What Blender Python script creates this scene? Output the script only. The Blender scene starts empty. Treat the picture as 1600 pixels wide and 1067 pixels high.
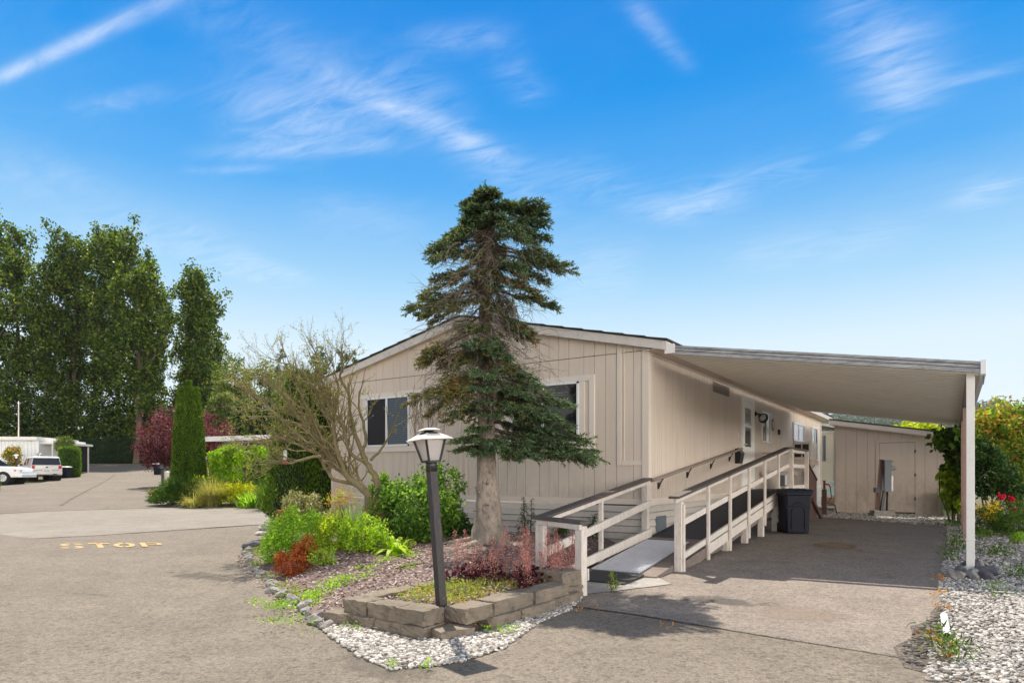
import bpy, bmesh, math, random
import numpy as np
from mathutils import Vector, Matrix
R = math.radians
SC = bpy.context.scene
COL = SC.collection
RNG = np.random.default_rng(7)
random.seed(7)
# ------------------------------------------------------------------ camera frame
CX, CY, CZ = 4.18, -10.25, 1.28
FP, HZ = 1027.0, 740.0
SN, CN = math.sin(R(33.9)), math.cos(R(33.9))
def W(px, py, z):
    """world point seen at photo pixel (px, py) at depth z"""
    X = (px - 800) / FP * z
    return Vector((CX - SN * z + CN * X, CY + CN * z + SN * X, CZ + (HZ - py) / FP * z))
def sstep(a, b, x):
    t = min(1, max(0, (x - a) / (b - a))); return t * t * (3 - 2 * t)
def gz(x, y):
    """height of the terrain"""
    zc = -SN * (x - CX) + CN * (y - CY); Xc = CN * (x - CX) + SN * (y - CY)
    h = -0.12 * min(1, max(0, -y / 4.5)) if y < 0 else min(.07, .017 * y)
    if zc > 12:
        w = sstep(.06, .3, -Xc / zc)
        h *= 1 - w * sstep(-2, 2, y)
        d = max(0, zc - 21)
        d = min(d, 70)
        h += w * (.02 * d + .00035 * d * d)
    return h
def G(px, z, up=0.0):
    p = W(px, 740, z); p.z = gz(p.x, p.y) + up; return p
def side(px, x=0.0):
    """y along a plane of constant x seen at column px, and its depth"""
    t = (px - 800) / FP; z = (CX - x) / (SN - CN * t)
    return CY + z * (CN + SN * t), z
def front(px, y=0.0):
    t = (px - 800) / FP; z = (y - CY) / (CN + SN * t)
    return CX + z * (-SN + CN * t), z
def HH(py, z): return CZ + (HZ - py) / FP * z

# ------------------------------------------------------------------ materials
def newmat(name):
    m = bpy.data.materials.new(name); m.use_nodes = True
    nt = m.node_tree; b = nt.nodes['Principled BSDF']
    return m, nt, b
def nd(nt, typ, **kw):
    n = nt.nodes.new(typ)
    for k, v in kw.items(): setattr(n, k, v)
    return n
def setin(n, **kw):
    for k, v in kw.items(): n.inputs[k].default_value = v
def ramp(nt, fac, stops):
    r = nd(nt, 'ShaderNodeValToRGB'); e = r.color_ramp.elements
    while len(e) < len(stops): e.new(.5)
    for i, (p, c) in enumerate(stops):
        e[i].position = p; e[i].color = (*c, 1) if len(c) == 3 else c
    nt.links.new(fac, r.inputs[0]); return r.outputs[0]
def noise(nt, scale, detail=4, rough=.6, vec=None, dim='3D'):
    n = nd(nt, 'ShaderNodeTexNoise'); n.inputs['Scale'].default_value = scale
    n.inputs['Detail'].default_value = detail; n.inputs['Roughness'].default_value = rough
    if vec is not None: nt.links.new(vec, n.inputs['Vector'])
    return n.outputs['Fac']
def pos(nt, scale=None):
    g = nd(nt, 'ShaderNodeNewGeometry').outputs['Position']
    if scale is None: return g
    m = nd(nt, 'ShaderNodeMapping'); m.inputs['Scale'].default_value = scale
    nt.links.new(g, m.inputs['Vector']); return m.outputs[0]
def mix(nt, fac, a, b, mode='MIX'):
    m = nd(nt, 'ShaderNodeMix', data_type='RGBA', blend_type=mode)
    for s, v in ((0, fac), (6, a), (7, b)):
        if hasattr(v, 'type') and hasattr(v, 'is_linked'): nt.links.new(v, m.inputs[s])
        elif s == 0: m.inputs[0].default_value = v
        else: m.inputs[s].default_value = (*v, 1)
    return m.outputs[2]
def math_(nt, op, a, b=None, c=None, clamp=False):
    m = nd(nt, 'ShaderNodeMath', operation=op); m.use_clamp = clamp
    for i, v in enumerate((a, b, c)):
        if v is None: continue
        if hasattr(v, 'is_linked'): nt.links.new(v, m.inputs[i])
        else: m.inputs[i].default_value = v
    return m.outputs[0]
def bump(nt, b, h, strength=.3, dist=.01):
    n = nd(nt, 'ShaderNodeBump'); setin(n, Strength=strength, Distance=dist)
    nt.links.new(h, n.inputs['Height']); nt.links.new(n.outputs[0], b.inputs['Normal'])
def paint(name, c, rough=.6, var=.12, scale=3., grime=None, grime_amt=.4, metal=0., bumpy=.1, stretch=(1, 1, 1), fine=60, bdist=.004):
    """painted / plain surface with soft mottling, fine grain and optional stains"""
    m, nt, b = newmat(name)
    v = pos(nt, stretch)
    n1 = noise(nt, scale, 5, .6, v); n2 = noise(nt, fine, 3, .7, v)
    lo = tuple(max(0, x * (1 - var)) for x in c); hi = tuple(min(1, x * (1 + var)) for x in c)
    col = ramp(nt, n1, [(.3, lo), (.7, hi)])
    col = mix(nt, .25, col, ramp(nt, n2, [(.3, lo), (.7, hi)]))
    if grime:
        g = noise(nt, scale * 2.3, 8, .75, v)
        f = ramp(nt, g, [(.52, (0, 0, 0)), (.72, (grime_amt,) * 3)])
        col = mix(nt, f, col, grime)
    nt.links.new(col, b.inputs['Base Color'])
    setin(b, Roughness=rough, Metallic=metal)
    if bumpy: bump(nt, b, n2, bumpy, bdist)
    return m
def leafmat(name, stops, trans=.35, rough=.45, tint=None):
    """leaves: every leaf takes its own colour from the ramp, light passes through"""
    m, nt, b = newmat(name)
    g = nd(nt, 'ShaderNodeNewGeometry')
    col = ramp(nt, g.outputs['Random Per Island'], stops)
    n = noise(nt, 1.2, 3, .6, g.outputs['Position'])
    col = mix(nt, 1.0, col, ramp(nt, n, [(.3, (.95, .97, .9)), (.7, (1.55, 1.5, 1.38))]), 'MULTIPLY')
    nt.links.new(col, b.inputs['Base Color']); setin(b, Roughness=rough)
    b.inputs['Specular IOR Level'].default_value = .12
    t = nd(nt, 'ShaderNodeBsdfTranslucent')
    tc = mix(nt, 1.0, col, tint or (1.5, 1.55, .75), 'MULTIPLY')
    nt.links.new(tc, t.inputs['Color'])
    mx = nd(nt, 'ShaderNodeMixShader'); mx.inputs[0].default_value = trans
    nt.links.new(b.outputs[0], mx.inputs[1]); nt.links.new(t.outputs[0], mx.inputs[2])
    nt.links.new(mx.outputs[0], nt.nodes['Material Output'].inputs['Surface'])
    return m
M = {}
def speckle(nt, scale, vec):
    v = nd(nt, 'ShaderNodeTexVoronoi'); v.inputs['Scale'].default_value = scale
    nt.links.new(vec, v.inputs['Vector']); return v
def asphalt(name, c, dark=.55, crack=True, stain=(.10, .09, .08), spk=1.0):
    m, nt, b = newmat(name); v = pos(nt)
    big = noise(nt, .35, 5, .6, v); mid = noise(nt, 2.2, 6, .65, v)
    base = ramp(nt, big, [(.3, tuple(x * .78 for x in c)), (.7, tuple(x * 1.16 for x in c))])
    base = mix(nt, .5, base, ramp(nt, mid, [(.3, tuple(x * .72 for x in c)), (.7, tuple(x * 1.22 for x in c))]))
    vo = speckle(nt, 85, v)
    base = mix(nt, .55 * spk, base, mix(nt, 1., base, ramp(nt, vo.outputs['Color'], [(.15, (.34, .33, .32)), (.5, (1, 1, 1)), (.9, (1.7, 1.65, 1.6))]), 'MULTIPLY'))
    vo2 = speckle(nt, 32, v)
    base = mix(nt, .65 * spk, base, mix(nt, 1., base, ramp(nt, vo2.outputs['Color'], [(.12, (.4, .4, .4)), (.4, (1, 1, 1)), (.92, (1.35, 1.3, 1.25))]), 'MULTIPLY'))
    st = noise(nt, .8, 7, .75, v)
    base = mix(nt, ramp(nt, st, [(.55, (0, 0, 0)), (.75, (dark * .5,) * 3)]), base, stain)
    if crack:
        w = nd(nt, 'ShaderNodeTexVoronoi', feature='DISTANCE_TO_EDGE'); w.inputs['Scale'].default_value = .38
        dn = nd(nt, 'ShaderNodeTexNoise'); dn.inputs['Scale'].default_value = 1.5; dn.inputs['Detail'].default_value = 6
        nt.links.new(v, dn.inputs['Vector'])
        mm = nd(nt, 'ShaderNodeMix', data_type='VECTOR'); mm.inputs[0].default_value = .35
        nt.links.new(v, mm.inputs[4]); nt.links.new(dn.outputs['Color'], mm.inputs[5])
        nt.links.new(mm.outputs[1], w.inputs['Vector'])
        f = ramp(nt, w.outputs['Distance'], [(0, (1, 1, 1)), (.006, (0, 0, 0))])
        gate = ramp(nt, noise(nt, .3, 2, .5, v), [(.56, (0, 0, 0)), (.62, (.7,) * 3)])
        f = mix(nt, 1., f, gate, 'MULTIPLY')
        base = mix(nt, f, base, (.06, .055, .05))
    nt.links.new(base, b.inputs['Base Color']); setin(b, Roughness=.9)
    b.inputs['Specular IOR Level'].default_value = .25
    bump(nt, b, vo.outputs['Distance'], .55, .006)
    return m

# ------------------------------------------------------------------ mesh collector
class MB:
    def __init__(s): s.v = []; s.f = []; s.mi = []; s.sm = []; s.arr = []
    def add(s, verts, faces, mi=0, smooth=False):
        o = len(s.v); s.v += [tuple(p) for p in verts]
        for f in faces: s.f.append([o + i for i in f]); s.mi.append(mi); s.sm.append(smooth)
        return s
    def box(s, a, b, mi=0, mat=None):
        """axis-aligned box from corner a to corner b, optionally moved by a matrix"""
        x0, y0, z0 = (min(a[i], b[i]) for i in range(3)); x1, y1, z1 = (max(a[i], b[i]) for i in range(3))
        vs = [Vector(p) for p in ((x0,y0,z0),(x1,y0,z0),(x1,y1,z0),(x0,y1,z0),(x0,y0,z1),(x1,y0,z1),(x1,y1,z1),(x0,y1,z1))]
        if mat is not None: vs = [mat @ p for p in vs]
        return s.add(vs, [(0,3,2,1),(4,5,6,7),(0,1,5,4),(1,2,6,5),(2,3,7,6),(3,0,4,7)], mi)
    def bar(s, p0, p1, w, h, up=(0, 0, 1), mi=0):
        """rectangular bar from p0 to p1, w across, h along up"""
        p0 = Vector(p0); p1 = Vector(p1); d = (p1 - p0).normalized(); up = Vector(up)
        sd = d.cross(up)
        if sd.length < 1e-5: sd = d.cross(Vector((0, 1, 0)))
        sd.normalize(); u = sd.cross(d).normalized()
        vs = []
        for p in (p0, p1):
            for a, b in ((-1,-1),(1,-1),(1,1),(-1,1)): vs.append(p + sd * (a * w / 2) + u * (b * h / 2))
        return s.add(vs, [(0,1,2,3),(7,6,5,4),(0,4,5,1),(1,5,6,2),(2,6,7,3),(3,7,4,0)], mi)
    def prism(s, poly, vec, mi=0, smooth=False):
        """planar polygon (3-D points) pushed along vec"""
        n = len(poly); a = [Vector(p) for p in poly]; v = Vector(vec)
        fs = [tuple(range(n - 1, -1, -1)), tuple(range(n, 2 * n))]
        o = len(s.v); s.add(a + [p + v for p in a], fs, mi)
        for i in range(n):
            j = (i + 1) % n; s.f.append([o + i, o + j, o + n + j, o + n + i]); s.mi.append(mi); s.sm.append(smooth)
        return s
    def tube(s, pts, rad, n=8, mi=0, cap=True, smooth=True):
        pts = [Vector(p) for p in pts]
        if not hasattr(rad, '__len__'): rad = [rad] * len(pts)
        o = len(s.v); prev = None
        for i, p in enumerate(pts):
            d = (pts[min(i + 1, len(pts) - 1)] - pts[max(i - 1, 0)]).normalized()
            if prev is None:
                a = d.cross(Vector((0, 0, 1)))
                if a.length < 1e-3: a = d.cross(Vector((0, 1, 0)))
            else: a = prev - d * prev.dot(d)
            a.normalize(); prev = a; b = d.cross(a)
            for k in range(n):
                t = 2 * math.pi * k / n; s.v.append(tuple(p + (a * math.cos(t) + b * math.sin(t)) * rad[i]))
        for i in range(len(pts) - 1):
            for k in range(n):
                k2 = (k + 1) % n
                s.f.append([o + i*n + k, o + i*n + k2, o + (i+1)*n + k2, o + (i+1)*n + k]); s.mi.append(mi); s.sm.append(smooth)
        if cap:
            s.f.append([o + k for k in range(n - 1, -1, -1)]); s.mi.append(mi); s.sm.append(False)
            e = o + (len(pts) - 1) * n
            s.f.append([e + k for k in range(n)]); s.mi.append(mi); s.sm.append(False)
        return s
    def cyl(s, p0, p1, r, n=16, mi=0): return s.tube([p0, p1], r, n, mi)
    def lathe(s, prof, c=(0,0,0), n=16, mi=0, mat=None, smooth=True, a0=0.):
        o = len(s.v); c = Vector(c)
        for r, z in prof:
            for k in range(n):
                t = 2 * math.pi * k / n + a0; p = Vector((r * math.cos(t), r * math.sin(t), z))
                if mat is not None: p = mat @ p
                s.v.append(tuple(p + c))
        for i in range(len(prof) - 1):
            for k in range(n):
                k2 = (k + 1) % n
                s.f.append([o + i*n + k, o + i*n + k2, o + (i+1)*n + k2, o + (i+1)*n + k]); s.mi.append(mi); s.sm.append(smooth)
        for i, rev in ((0, True), (len(prof) - 1, False)):
            if prof[i][0] > 1e-4:
                r = [o + i*n + k for k in range(n)]; s.f.append(r[::-1] if rev else r); s.mi.append(mi); s.sm.append(False)
        return s
    def rock(s, c, rx, ry, rz, seed=0, mi=0, sub=2, rough=.22, rot=0., smooth=False):
        bm = bmesh.new(); bmesh.ops.create_icosphere(bm, subdivisions=sub, radius=1)
        rg = random.Random(seed); ph = [rg.uniform(0, 6.28) for _ in range(9)]
        cr, sr = math.cos(rot), math.sin(rot)
        for v in bm.verts:
            p = v.co
            k = 1 + rough * (math.sin(2.3*p.x + ph[0]) * math.sin(2.9*p.y + ph[1]) + .7*math.sin(4.1*p.z + ph[2] + 2*p.x) * math.sin(3.7*p.x + ph[3]) + .35*rg.uniform(-1, 1))
            q = Vector((p.x * rx, p.y * ry, p.z * rz)) * k
            v.co = Vector((q.x*cr - q.y*sr, q.x*sr + q.y*cr, q.z)) + Vector(c)
        bm.verts.ensure_lookup_table()
        s.add([v.co for v in bm.verts], [[v.index for v in f.verts] for f in bm.faces], mi, smooth); bm.free(); return s
    def quads(s, V, mi=0):
        """numpy (N,4,3) array of quads"""
        s.arr.append((np.asarray(V, dtype=np.float32).reshape(-1, 4, 3), mi)); return s
ORG = {}
def build(name, mb, mats, parent=None, origin=None, local=False, bevel=0., kind=None, seg=2):
    """link the collected shape as ONE mesh object; world coordinates unless local"""
    if not isinstance(mats, (list, tuple)): mats = [mats]
    org = Vector((0, 0, 0))
    if parent is not None and not local: org = ORG.get(parent.name, Vector((0, 0, 0)))
    elif parent is None and origin is not None: org = Vector(origin)
    me = bpy.data.meshes.new(name)
    if mb.f and not mb.arr:
        off = Vector((0, 0, 0)) if local else org
        me.from_pydata([(p[0]-off.x, p[1]-off.y, p[2]-off.z) for p in mb.v], [], mb.f)
        me.polygons.foreach_set('material_index', mb.mi); me.polygons.foreach_set('use_smooth', mb.sm)
    else:
        V = [np.array(mb.v, dtype=np.float32).reshape(-1, 3)]; nv = len(mb.v)
        loops = []; ls = []; mi = list(mb.mi); sm = list(mb.sm); tot = 0; st = []
        for f in mb.f: st.append(tot); tot += len(f); loops += f
        L = [np.array(loops, dtype=np.int32)]; S = [np.array(st, dtype=np.int32)]; MI = [np.array(mi, dtype=np.int32)]; SMO = [np.array(sm, dtype=bool)]
        for q, k in mb.arr:
            n = len(q); V.append(q.reshape(-1, 3)); L.append(np.arange(nv, nv + 4*n, dtype=np.int32))
            S.append(np.arange(tot, tot + 4*n, 4, dtype=np.int32)); MI.append(np.full(n, k, dtype=np.int32)); SMO.append(np.zeros(n, dtype=bool))
            nv += 4*n; tot += 4*n
        V = np.concatenate(V)
        if not local: V = V - np.array(org, dtype=np.float32)
        L = np.concatenate(L); S = np.concatenate(S); MI = np.concatenate(MI); SMO = np.concatenate(SMO)
        me.vertices.add(len(V)); me.vertices.foreach_set('co', V.ravel())
        me.loops.add(len(L)); me.loops.foreach_set('vertex_index', L)
        me.polygons.add(len(S)); me.polygons.foreach_set('loop_start', S)
        me.polygons.foreach_set('material_index', MI); me.polygons.foreach_set('use_smooth', SMO)
        me.update(calc_edges=True)
    me.validate()
    for m in mats: me.materials.append(M[m] if isinstance(m, str) else m)
    o = bpy.data.objects.new(name, me); COL.objects.link(o)
    if parent is not None: o.parent = parent
    elif not local: o.location = org
    ORG[o.name] = org
    if bevel:
        b = o.modifiers.new('edge', 'BEVEL'); b.width = bevel; b.segments = seg; b.limit_method = 'ANGLE'; b.angle_limit = R(40)
    if kind: o['kind'] = kind
    return o
def tag(o, label, cat, group=None):
    o['label'] = label; o['category'] = cat
    if group: o['group'] = group
    return o
def thing(name, label, cat, loc, group=None, rot=0.):
    o = bpy.data.objects.new(name, None); COL.objects.link(o); o.location = loc; o.rotation_euler = (0, 0, rot)
    o.empty_display_size = .2
    ORG[o.name] = Vector(loc)
    return tag(o, label, cat, group)
def dup(o, parent=None):
    c = o.copy(); COL.objects.link(c); c.parent = parent
    for ch in list(o.children): dup(ch, c)
    return c
# ------------------------------------------------------------------ foliage helpers
def unit(n):
    d = RNG.normal(size=(n, 3)); return d / np.linalg.norm(d, axis=1, keepdims=True)
def leafq(P, L, Wd, axis=None, jit=1.0, flat=0.0):
    """rhombic leaves at points P: length L, width Wd (scalars or (lo,hi)), lying along axis with jitter"""
    P = np.asarray(P, float).reshape(-1, 3); n = len(P)
    def val(a): return RNG.uniform(a[0], a[1], (n, 1)) if hasattr(a, '__len__') else np.full((n, 1), a)
    L = val(L); Wd = val(Wd)
    d = unit(n) * jit
    if axis is not None: d = d + np.asarray(axis, float)
    d /= np.linalg.norm(d, axis=1, keepdims=True) + 1e-9
    r = unit(n); r[:, 2] += flat * 3
    s = np.cross(d, r); s /= np.linalg.norm(s, axis=1, keepdims=True) + 1e-9
    nrm = np.cross(s, d)
    tip = P + d * L; m = P + d * L * .45 + nrm * L * .08
    return np.stack([P, m + s * Wd / 2, tip, m - s * Wd / 2], 1)
def blob(c, r, n, shell=.55, zmin=None):
    """points filling an ellipsoid, thicker towards the outside"""
    d = unit(n); k = RNG.uniform(shell ** 3, 1, (n, 1)) ** (1/3)
    p = d * k * np.array(r) + np.array(c)
    if zmin is not None: p[:, 2] = np.maximum(p[:, 2], zmin + RNG.uniform(0, .05, n))
    return p
def clumps(c, r, nc, per, spread, shell=.5, zmin=None, lift=.0):
    """leaf points gathered in clumps through an ellipsoid, for an uneven outline"""
    C = blob(c, r, nc, shell, zmin); P = np.repeat(C, per, axis=0)
    sc = np.repeat(RNG.uniform(.6, 1.35, (nc, 1)), per, axis=0)
    P = P + unit(len(P)) * RNG.uniform(0, 1, (len(P), 1)) ** .5 * spread * sc
    if zmin is not None: P[:, 2] = np.maximum(P[:, 2], zmin + RNG.uniform(0, .06, len(P)))
    return P
def blades(base, n, L, Wd, spread=.6, up=1.0, bend=.5, seg=3, rad=.05):
    """grass-like arching blades from a base point -> quads"""
    base = np.array(base, float); out = []
    for i in range(n):
        a = RNG.uniform(0, 6.283); l = RNG.uniform(L[0], L[1]); w = RNG.uniform(Wd[0], Wd[1]); s = RNG.uniform(.15, 1) * spread
        d = np.array([math.cos(a) * s, math.sin(a) * s, up]); d /= np.linalg.norm(d)
        p = base + np.array([math.cos(a), math.sin(a), 0]) * RNG.uniform(0, rad)
        side_ = np.array([-math.sin(a), math.cos(a), 0]); b = RNG.uniform(.4, 1) * bend
        for k in range(seg):
            q = p + d * l / seg
            w0 = w * (1 - k / seg * .7); w1 = w * (1 - (k + 1) / seg * .9) if k < seg - 1 else .001
            out.append([p - side_*w0/2, p + side_*w0/2, q + side_*w1/2, q - side_*w1/2])
            d = d + np.array([math.cos(a)*s*b, math.sin(a)*s*b, -b*.75]); d /= np.linalg.norm(d); p = q
    return np.array(out)
def twig(mb, p, d, L, r, depth, kids=(2, 4), wob=.25, upb=.1, mi=0, n=4, ends=None, shrink=(.5, .75), spread=.7):
    """recursive branching limb"""
    pts = [Vector(p)]; d = Vector(d).normalized(); seg = 4
    for k in range(seg):
        d = (d + Vector(unit(1)[0]) * wob * .5 + Vector((0, 0, upb * .3))).normalized()
        pts.append(pts[-1] + d * L / seg)
    mb.tube(pts, [r * (1 - .55 * k / seg) for k in range(seg + 1)], n, mi, cap=False)
    if ends is not None and depth <= 1:
        for q in pts[1:]: ends.append(tuple(q))
    if depth > 0:
        for k in range(random.randint(*kids)):
            t = random.uniform(.35, 1); i = min(seg - 1, int(t * seg)); q = pts[i].lerp(pts[i+1], t * seg - i)
            nd_ = (d + Vector(unit(1)[0]) * spread).normalized()
            twig(mb, q, nd_, L * random.uniform(*shrink), r * .5, depth - 1, kids, wob, upb, mi, n if depth > 1 else 3, ends, shrink, spread)
# ------------------------------------------------------------------ ground sheets
def sheet(name, poly, mat, dz=0., step=1.0, hf=gz, rag=0., kind='structure'):
    pts = []
    n = len(poly); rg = random.Random(len(name) + n)
    for i in range(n):
        a = Vector((*poly[i], 0)); b = Vector((*poly[(i+1) % n], 0)); k = max(1, int((b - a).length / .25)) if rag else 1
        for j in range(k):
            p = a.lerp(b, j / k)
            if rag: p += Vector((rg.uniform(-rag, rag), rg.uniform(-rag, rag), 0))
            pts.append(p)
    bm = bmesh.new(); vs = [bm.verts.new(p) for p in pts]; bm.faces.new(vs)
    bmesh.ops.triangulate(bm, faces=bm.faces[:])
    for ax in (0, 1):
        lo = min(p[ax] for p in pts); hi = max(p[ax] for p in pts); k = math.ceil(lo / step)
        while k * step < hi:
            co = [0, 0, 0]; co[ax] = k * step; no = [0, 0, 0]; no[ax] = 1
            bmesh.ops.bisect_plane(bm, geom=bm.verts[:] + bm.edges[:] + bm.faces[:], plane_co=co, plane_no=no, dist=1e-6); k += 1
    for v in bm.verts: v.co.z = hf(v.co.x, v.co.y) + dz
    bmesh.ops.recalc_face_normals(bm, faces=bm.faces[:])
    if bm.faces and sum(f.normal.z for f in bm.faces) < 0: bmesh.ops.reverse_faces(bm, faces=bm.faces[:])
    me = bpy.data.meshes.new(name); bm.to_mesh(me); bm.free()
    for f in me.polygons: f.use_smooth = True
    me.materials.append(M[mat]); o = bpy.data.objects.new(name, me); COL.objects.link(o)
    if kind: o['kind'] = kind
    return o
def inside(x, y, poly):
    c = False; n = len(poly)
    for i in range(n):
        x0, y0 = poly[i]; x1, y1 = poly[i-1]
        if (y0 > y) != (y1 > y) and x < (x1 - x0) * (y - y0) / (y1 - y0) + x0: c = not c
    return c
def edgedist(x, y, poly):
    d = 9e9; n = len(poly)
    for i in range(n):
        x0, y0 = poly[i]; x1, y1 = poly[(i+1) % n]; dx, dy = x1 - x0, y1 - y0
        t = max(0, min(1, ((x-x0)*dx + (y-y0)*dy) / (dx*dx + dy*dy + 1e-12)))
        d = min(d, math.hypot(x - x0 - t*dx, y - y0 - t*dy))
    return d
def scatter(poly, n, acc=None):
    xs = [p[0] for p in poly]; ys = [p[1] for p in poly]; out = []
    while len(out) < n:
        x = random.uniform(min(xs), max(xs)); y = random.uniform(min(ys), max(ys))
        if inside(x, y, poly) and (acc is None or random.random() < acc(x, y)): out.append((x, y))
    return out
_ico = None
def pebbles(P, size, hf, dz=0., flat=.6):
    """many small crushed stones -> verts, faces as one mesh collector (fast)"""
    t = (1 + 5 ** .5) / 2
    v = np.array([(-1,t,0),(1,t,0),(-1,-t,0),(1,-t,0),(0,-1,t),(0,1,t),(0,-1,-t),(0,1,-t),(t,0,-1),(t,0,1),(-t,0,-1),(-t,0,1)], float); v /= np.linalg.norm(v[0])
    f = np.array([(0,11,5),(0,5,1),(0,1,7),(0,7,10),(0,10,11),(1,5,9),(5,11,4),(11,10,2),(10,7,6),(7,1,8),(3,9,4),(3,4,2),(3,2,6),(3,6,8),(3,8,9),(4,9,5),(2,4,11),(6,2,10),(8,6,7),(9,8,1)])
    n = len(P); P = np.array([(x, y, hf(x, y) + dz) for x, y in P])
    s = RNG.uniform(size[0], size[1], (n, 1, 1)) * RNG.uniform(.55, 1.2, (n, 1, 3)); s[:, :, 2] *= flat
    V = v[None] * (1 + RNG.uniform(-.22, .22, (n, 12, 1))) * s
    a = RNG.uniform(0, 6.283, n); ca, sa = np.cos(a)[:, None], np.sin(a)[:, None]
    tl = RNG.uniform(-.5, .5, n)[:, None]
    x = V[:, :, 0] * ca - V[:, :, 1] * sa; y = V[:, :, 0] * sa + V[:, :, 1] * ca; z = V[:, :, 2] + x * tl * .5
    V = np.stack([x, y, z], 2) + P[:, None, :]
    Fc = (f[None] + (np.arange(n) * 12)[:, None, None]).reshape(-1, 3)
    return V.reshape(-1, 3), Fc
def trimesh(name, V, Fc, mat, kind=None):
    me = bpy.data.meshes.new(name)
    me.vertices.add(len(V)); me.vertices.foreach_set('co', V.astype(np.float32).ravel())
    me.loops.add(Fc.size); me.loops.foreach_set('vertex_index', Fc.astype(np.int32).ravel())
    me.polygons.add(len(Fc)); me.polygons.foreach_set('loop_start', np.arange(0, Fc.size, 3, dtype=np.int32))
    me.update(calc_edges=True); me.validate(); me.materials.append(M[mat])
    o = bpy.data.objects.new(name, me); COL.objects.link(o)
    if kind: o['kind'] = kind
    return o
# ================================================================== materials
M['siding'] = paint('siding', (.645, .55, .465), .7, .05, 1.2, (.36, .29, .23), .18, stretch=(1, 1, .25))
M['siding_dark'] = paint('siding_dark', (.10, .085, .07), .8, .1)
M['siding_trim'] = paint('siding_trim', (.67, .585, .505), .65, .05, 1.5, (.36, .30, .24), .2)
M['casing'] = paint('casing', (.72, .65, .58), .6, .05, 2)
M['soffit'] = paint('soffit', (.66, .55, .46), .7, .05, 1.5)
M['fascia'] = paint('fascia', (.60, .56, .53), .65, .10, 3, (.22, .19, .17), .5)
M['shingle'] = paint('shingle', (.055, .05, .048), .95, .35, 6, bumpy=.5)
M['skirt'] = paint('skirt', (.52, .475, .425), .55, .06, 2, (.25, .22, .19), .3)
M['alu'] = paint('alu', (.78, .79, .80), .35, .05, 4)
M['white'] = paint('white', (.78, .76, .72), .5, .05, 2, (.45, .42, .38), .25)
M['door'] = paint('door', (.88, .86, .81), .4, .03, 2)
M['rail_paint'] = paint('rail_paint', (.63, .57, .51), .7, .14, 8, (.30, .25, .21), .75, stretch=(2, 2, .6), bumpy=.25)
M['rail_cap'] = paint('rail_cap', (.075, .058, .052), .6, .18, 5, (.22, .2, .19), .3, stretch=(1, 1, 1), bumpy=.2)
M['wall_rail'] = paint('wall_rail', (.26, .21, .17), .55, .1, 4)
M['deck_wood'] = paint('deck_wood', (.17, .135, .115), .85, .25, 5, (.33, .29, .25), .5, bumpy=.3)
M['deck_grip'] = paint('deck_grip', (.030, .031, .042), .85, .2, 4, bumpy=.3)
M['black_metal'] = paint('black_metal', (.016, .016, .018), .4, .2, 8)
M['black_rubber'] = paint('black_rubber', (.022, .022, .024), .8, .2, 8, bumpy=.3)
M['grey_metal'] = paint('grey_metal', (.13, .15, .17), .5, .08, 3)
M['bin_plastic'] = paint('bin_plastic', (.006, .008, .018), .5, .12, 4, (.03, .03, .035), .3)
M['bin_plastic'].node_tree.nodes['Principled BSDF'].inputs['Specular IOR Level'].default_value = .22
M['brown_wood'] = paint('brown_wood', (.095, .045, .035), .7, .2, 4, (.05, .03, .025), .5, stretch=(2, 2, .4))
M['post_brown'] = paint('post_brown', (.34, .22, .185), .7, .12, 4, (.14, .09, .075), .4)
M['lamp_post'] = paint('lamp_post', (.030, .026, .027), .55, .3, 9, (.13, .085, .07), .7, stretch=(3, 3, .5), bumpy=.3)
M['lamp_hood'] = paint('lamp_hood', (.62, .56, .52), .5, .07, 12, (.34, .3, .28), .4)
M['block'] = paint('block', (.205, .168, .126), .95, .34, 5, (.05, .043, .034), .95, bumpy=.8, fine=110)
M['stone_grey'] = paint('stone_grey', (.27, .255, .235), .85, .35, 9, (.13, .12, .11), .7, bumpy=.5)
M['stone_white'] = paint('stone_white', (.42, .40, .37), .8, .1, 14)
M['stone_dark'] = paint('stone_dark', (.085, .082, .095), .8, .25, 8, (.2, .19, .2), .4, bumpy=.4)
M['car_white'] = paint('car_white', (.80, .80, .80), .22, .01, 1, bumpy=0)
M['car_silver'] = paint('car_silver', (.60, .585, .555), .25, .02, 1, metal=.35, bumpy=0)
M['tyre'] = paint('tyre', (.018, .018, .018), .8, .2, 6)
M['chrome'] = paint('chrome', (.62, .63, .65), .25, .05, 5, metal=.8, bumpy=0)
M['red_lens'] = paint('red_lens', (.42, .02, .02), .2, .1, 5, bumpy=0)
M['plum_wall'] = paint('plum_wall', (.16, .10, .08), .8, .15, 2)
M['fence_brown'] = paint('fence_brown', (.17, .065, .045), .75, .2, 3, stretch=(3, 3, .5))
M['cream'] = paint('cream', (.66, .58, .45), .7, .04, 2)
M['turquoise'] = paint('turquoise', (.50, .67, .68), .6, .05, 3)
M['orange_red'] = paint('orange_red', (.40, .10, .06), .7, .15, 3)
M['lichen_bark'] = paint('lichen_bark', (.18, .145, .08), .9, .3, 14, (.38, .355, .14), .6, bumpy=.6)
M['bark'] = paint('bark', (.115, .085, .062), .95, .3, 9, (.04, .032, .026), .6, bumpy=.8, stretch=(2, 2, .6))
M['fir_bark'] = paint('fir_bark', (.29, .245, .20), .95, .5, 7, (.06, .045, .036), .95, bumpy=1., fine=26, stretch=(1, 1, .55), bdist=.03)
M['fir_bark_shaded'] = paint('fir_bark_shaded', (.115, .085, .062), .95, .4, 9, (.22, .18, .14), .6, bumpy=1., fine=30, stretch=(1, 1, .55), bdist=.02)  # dark brown upper bark, with the foliage's shade put into the colour
M['dead_twig'] = paint('dead_twig', (.20, .17, .13), .9, .25, 12, (.34, .29, .22), .6)
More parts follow.
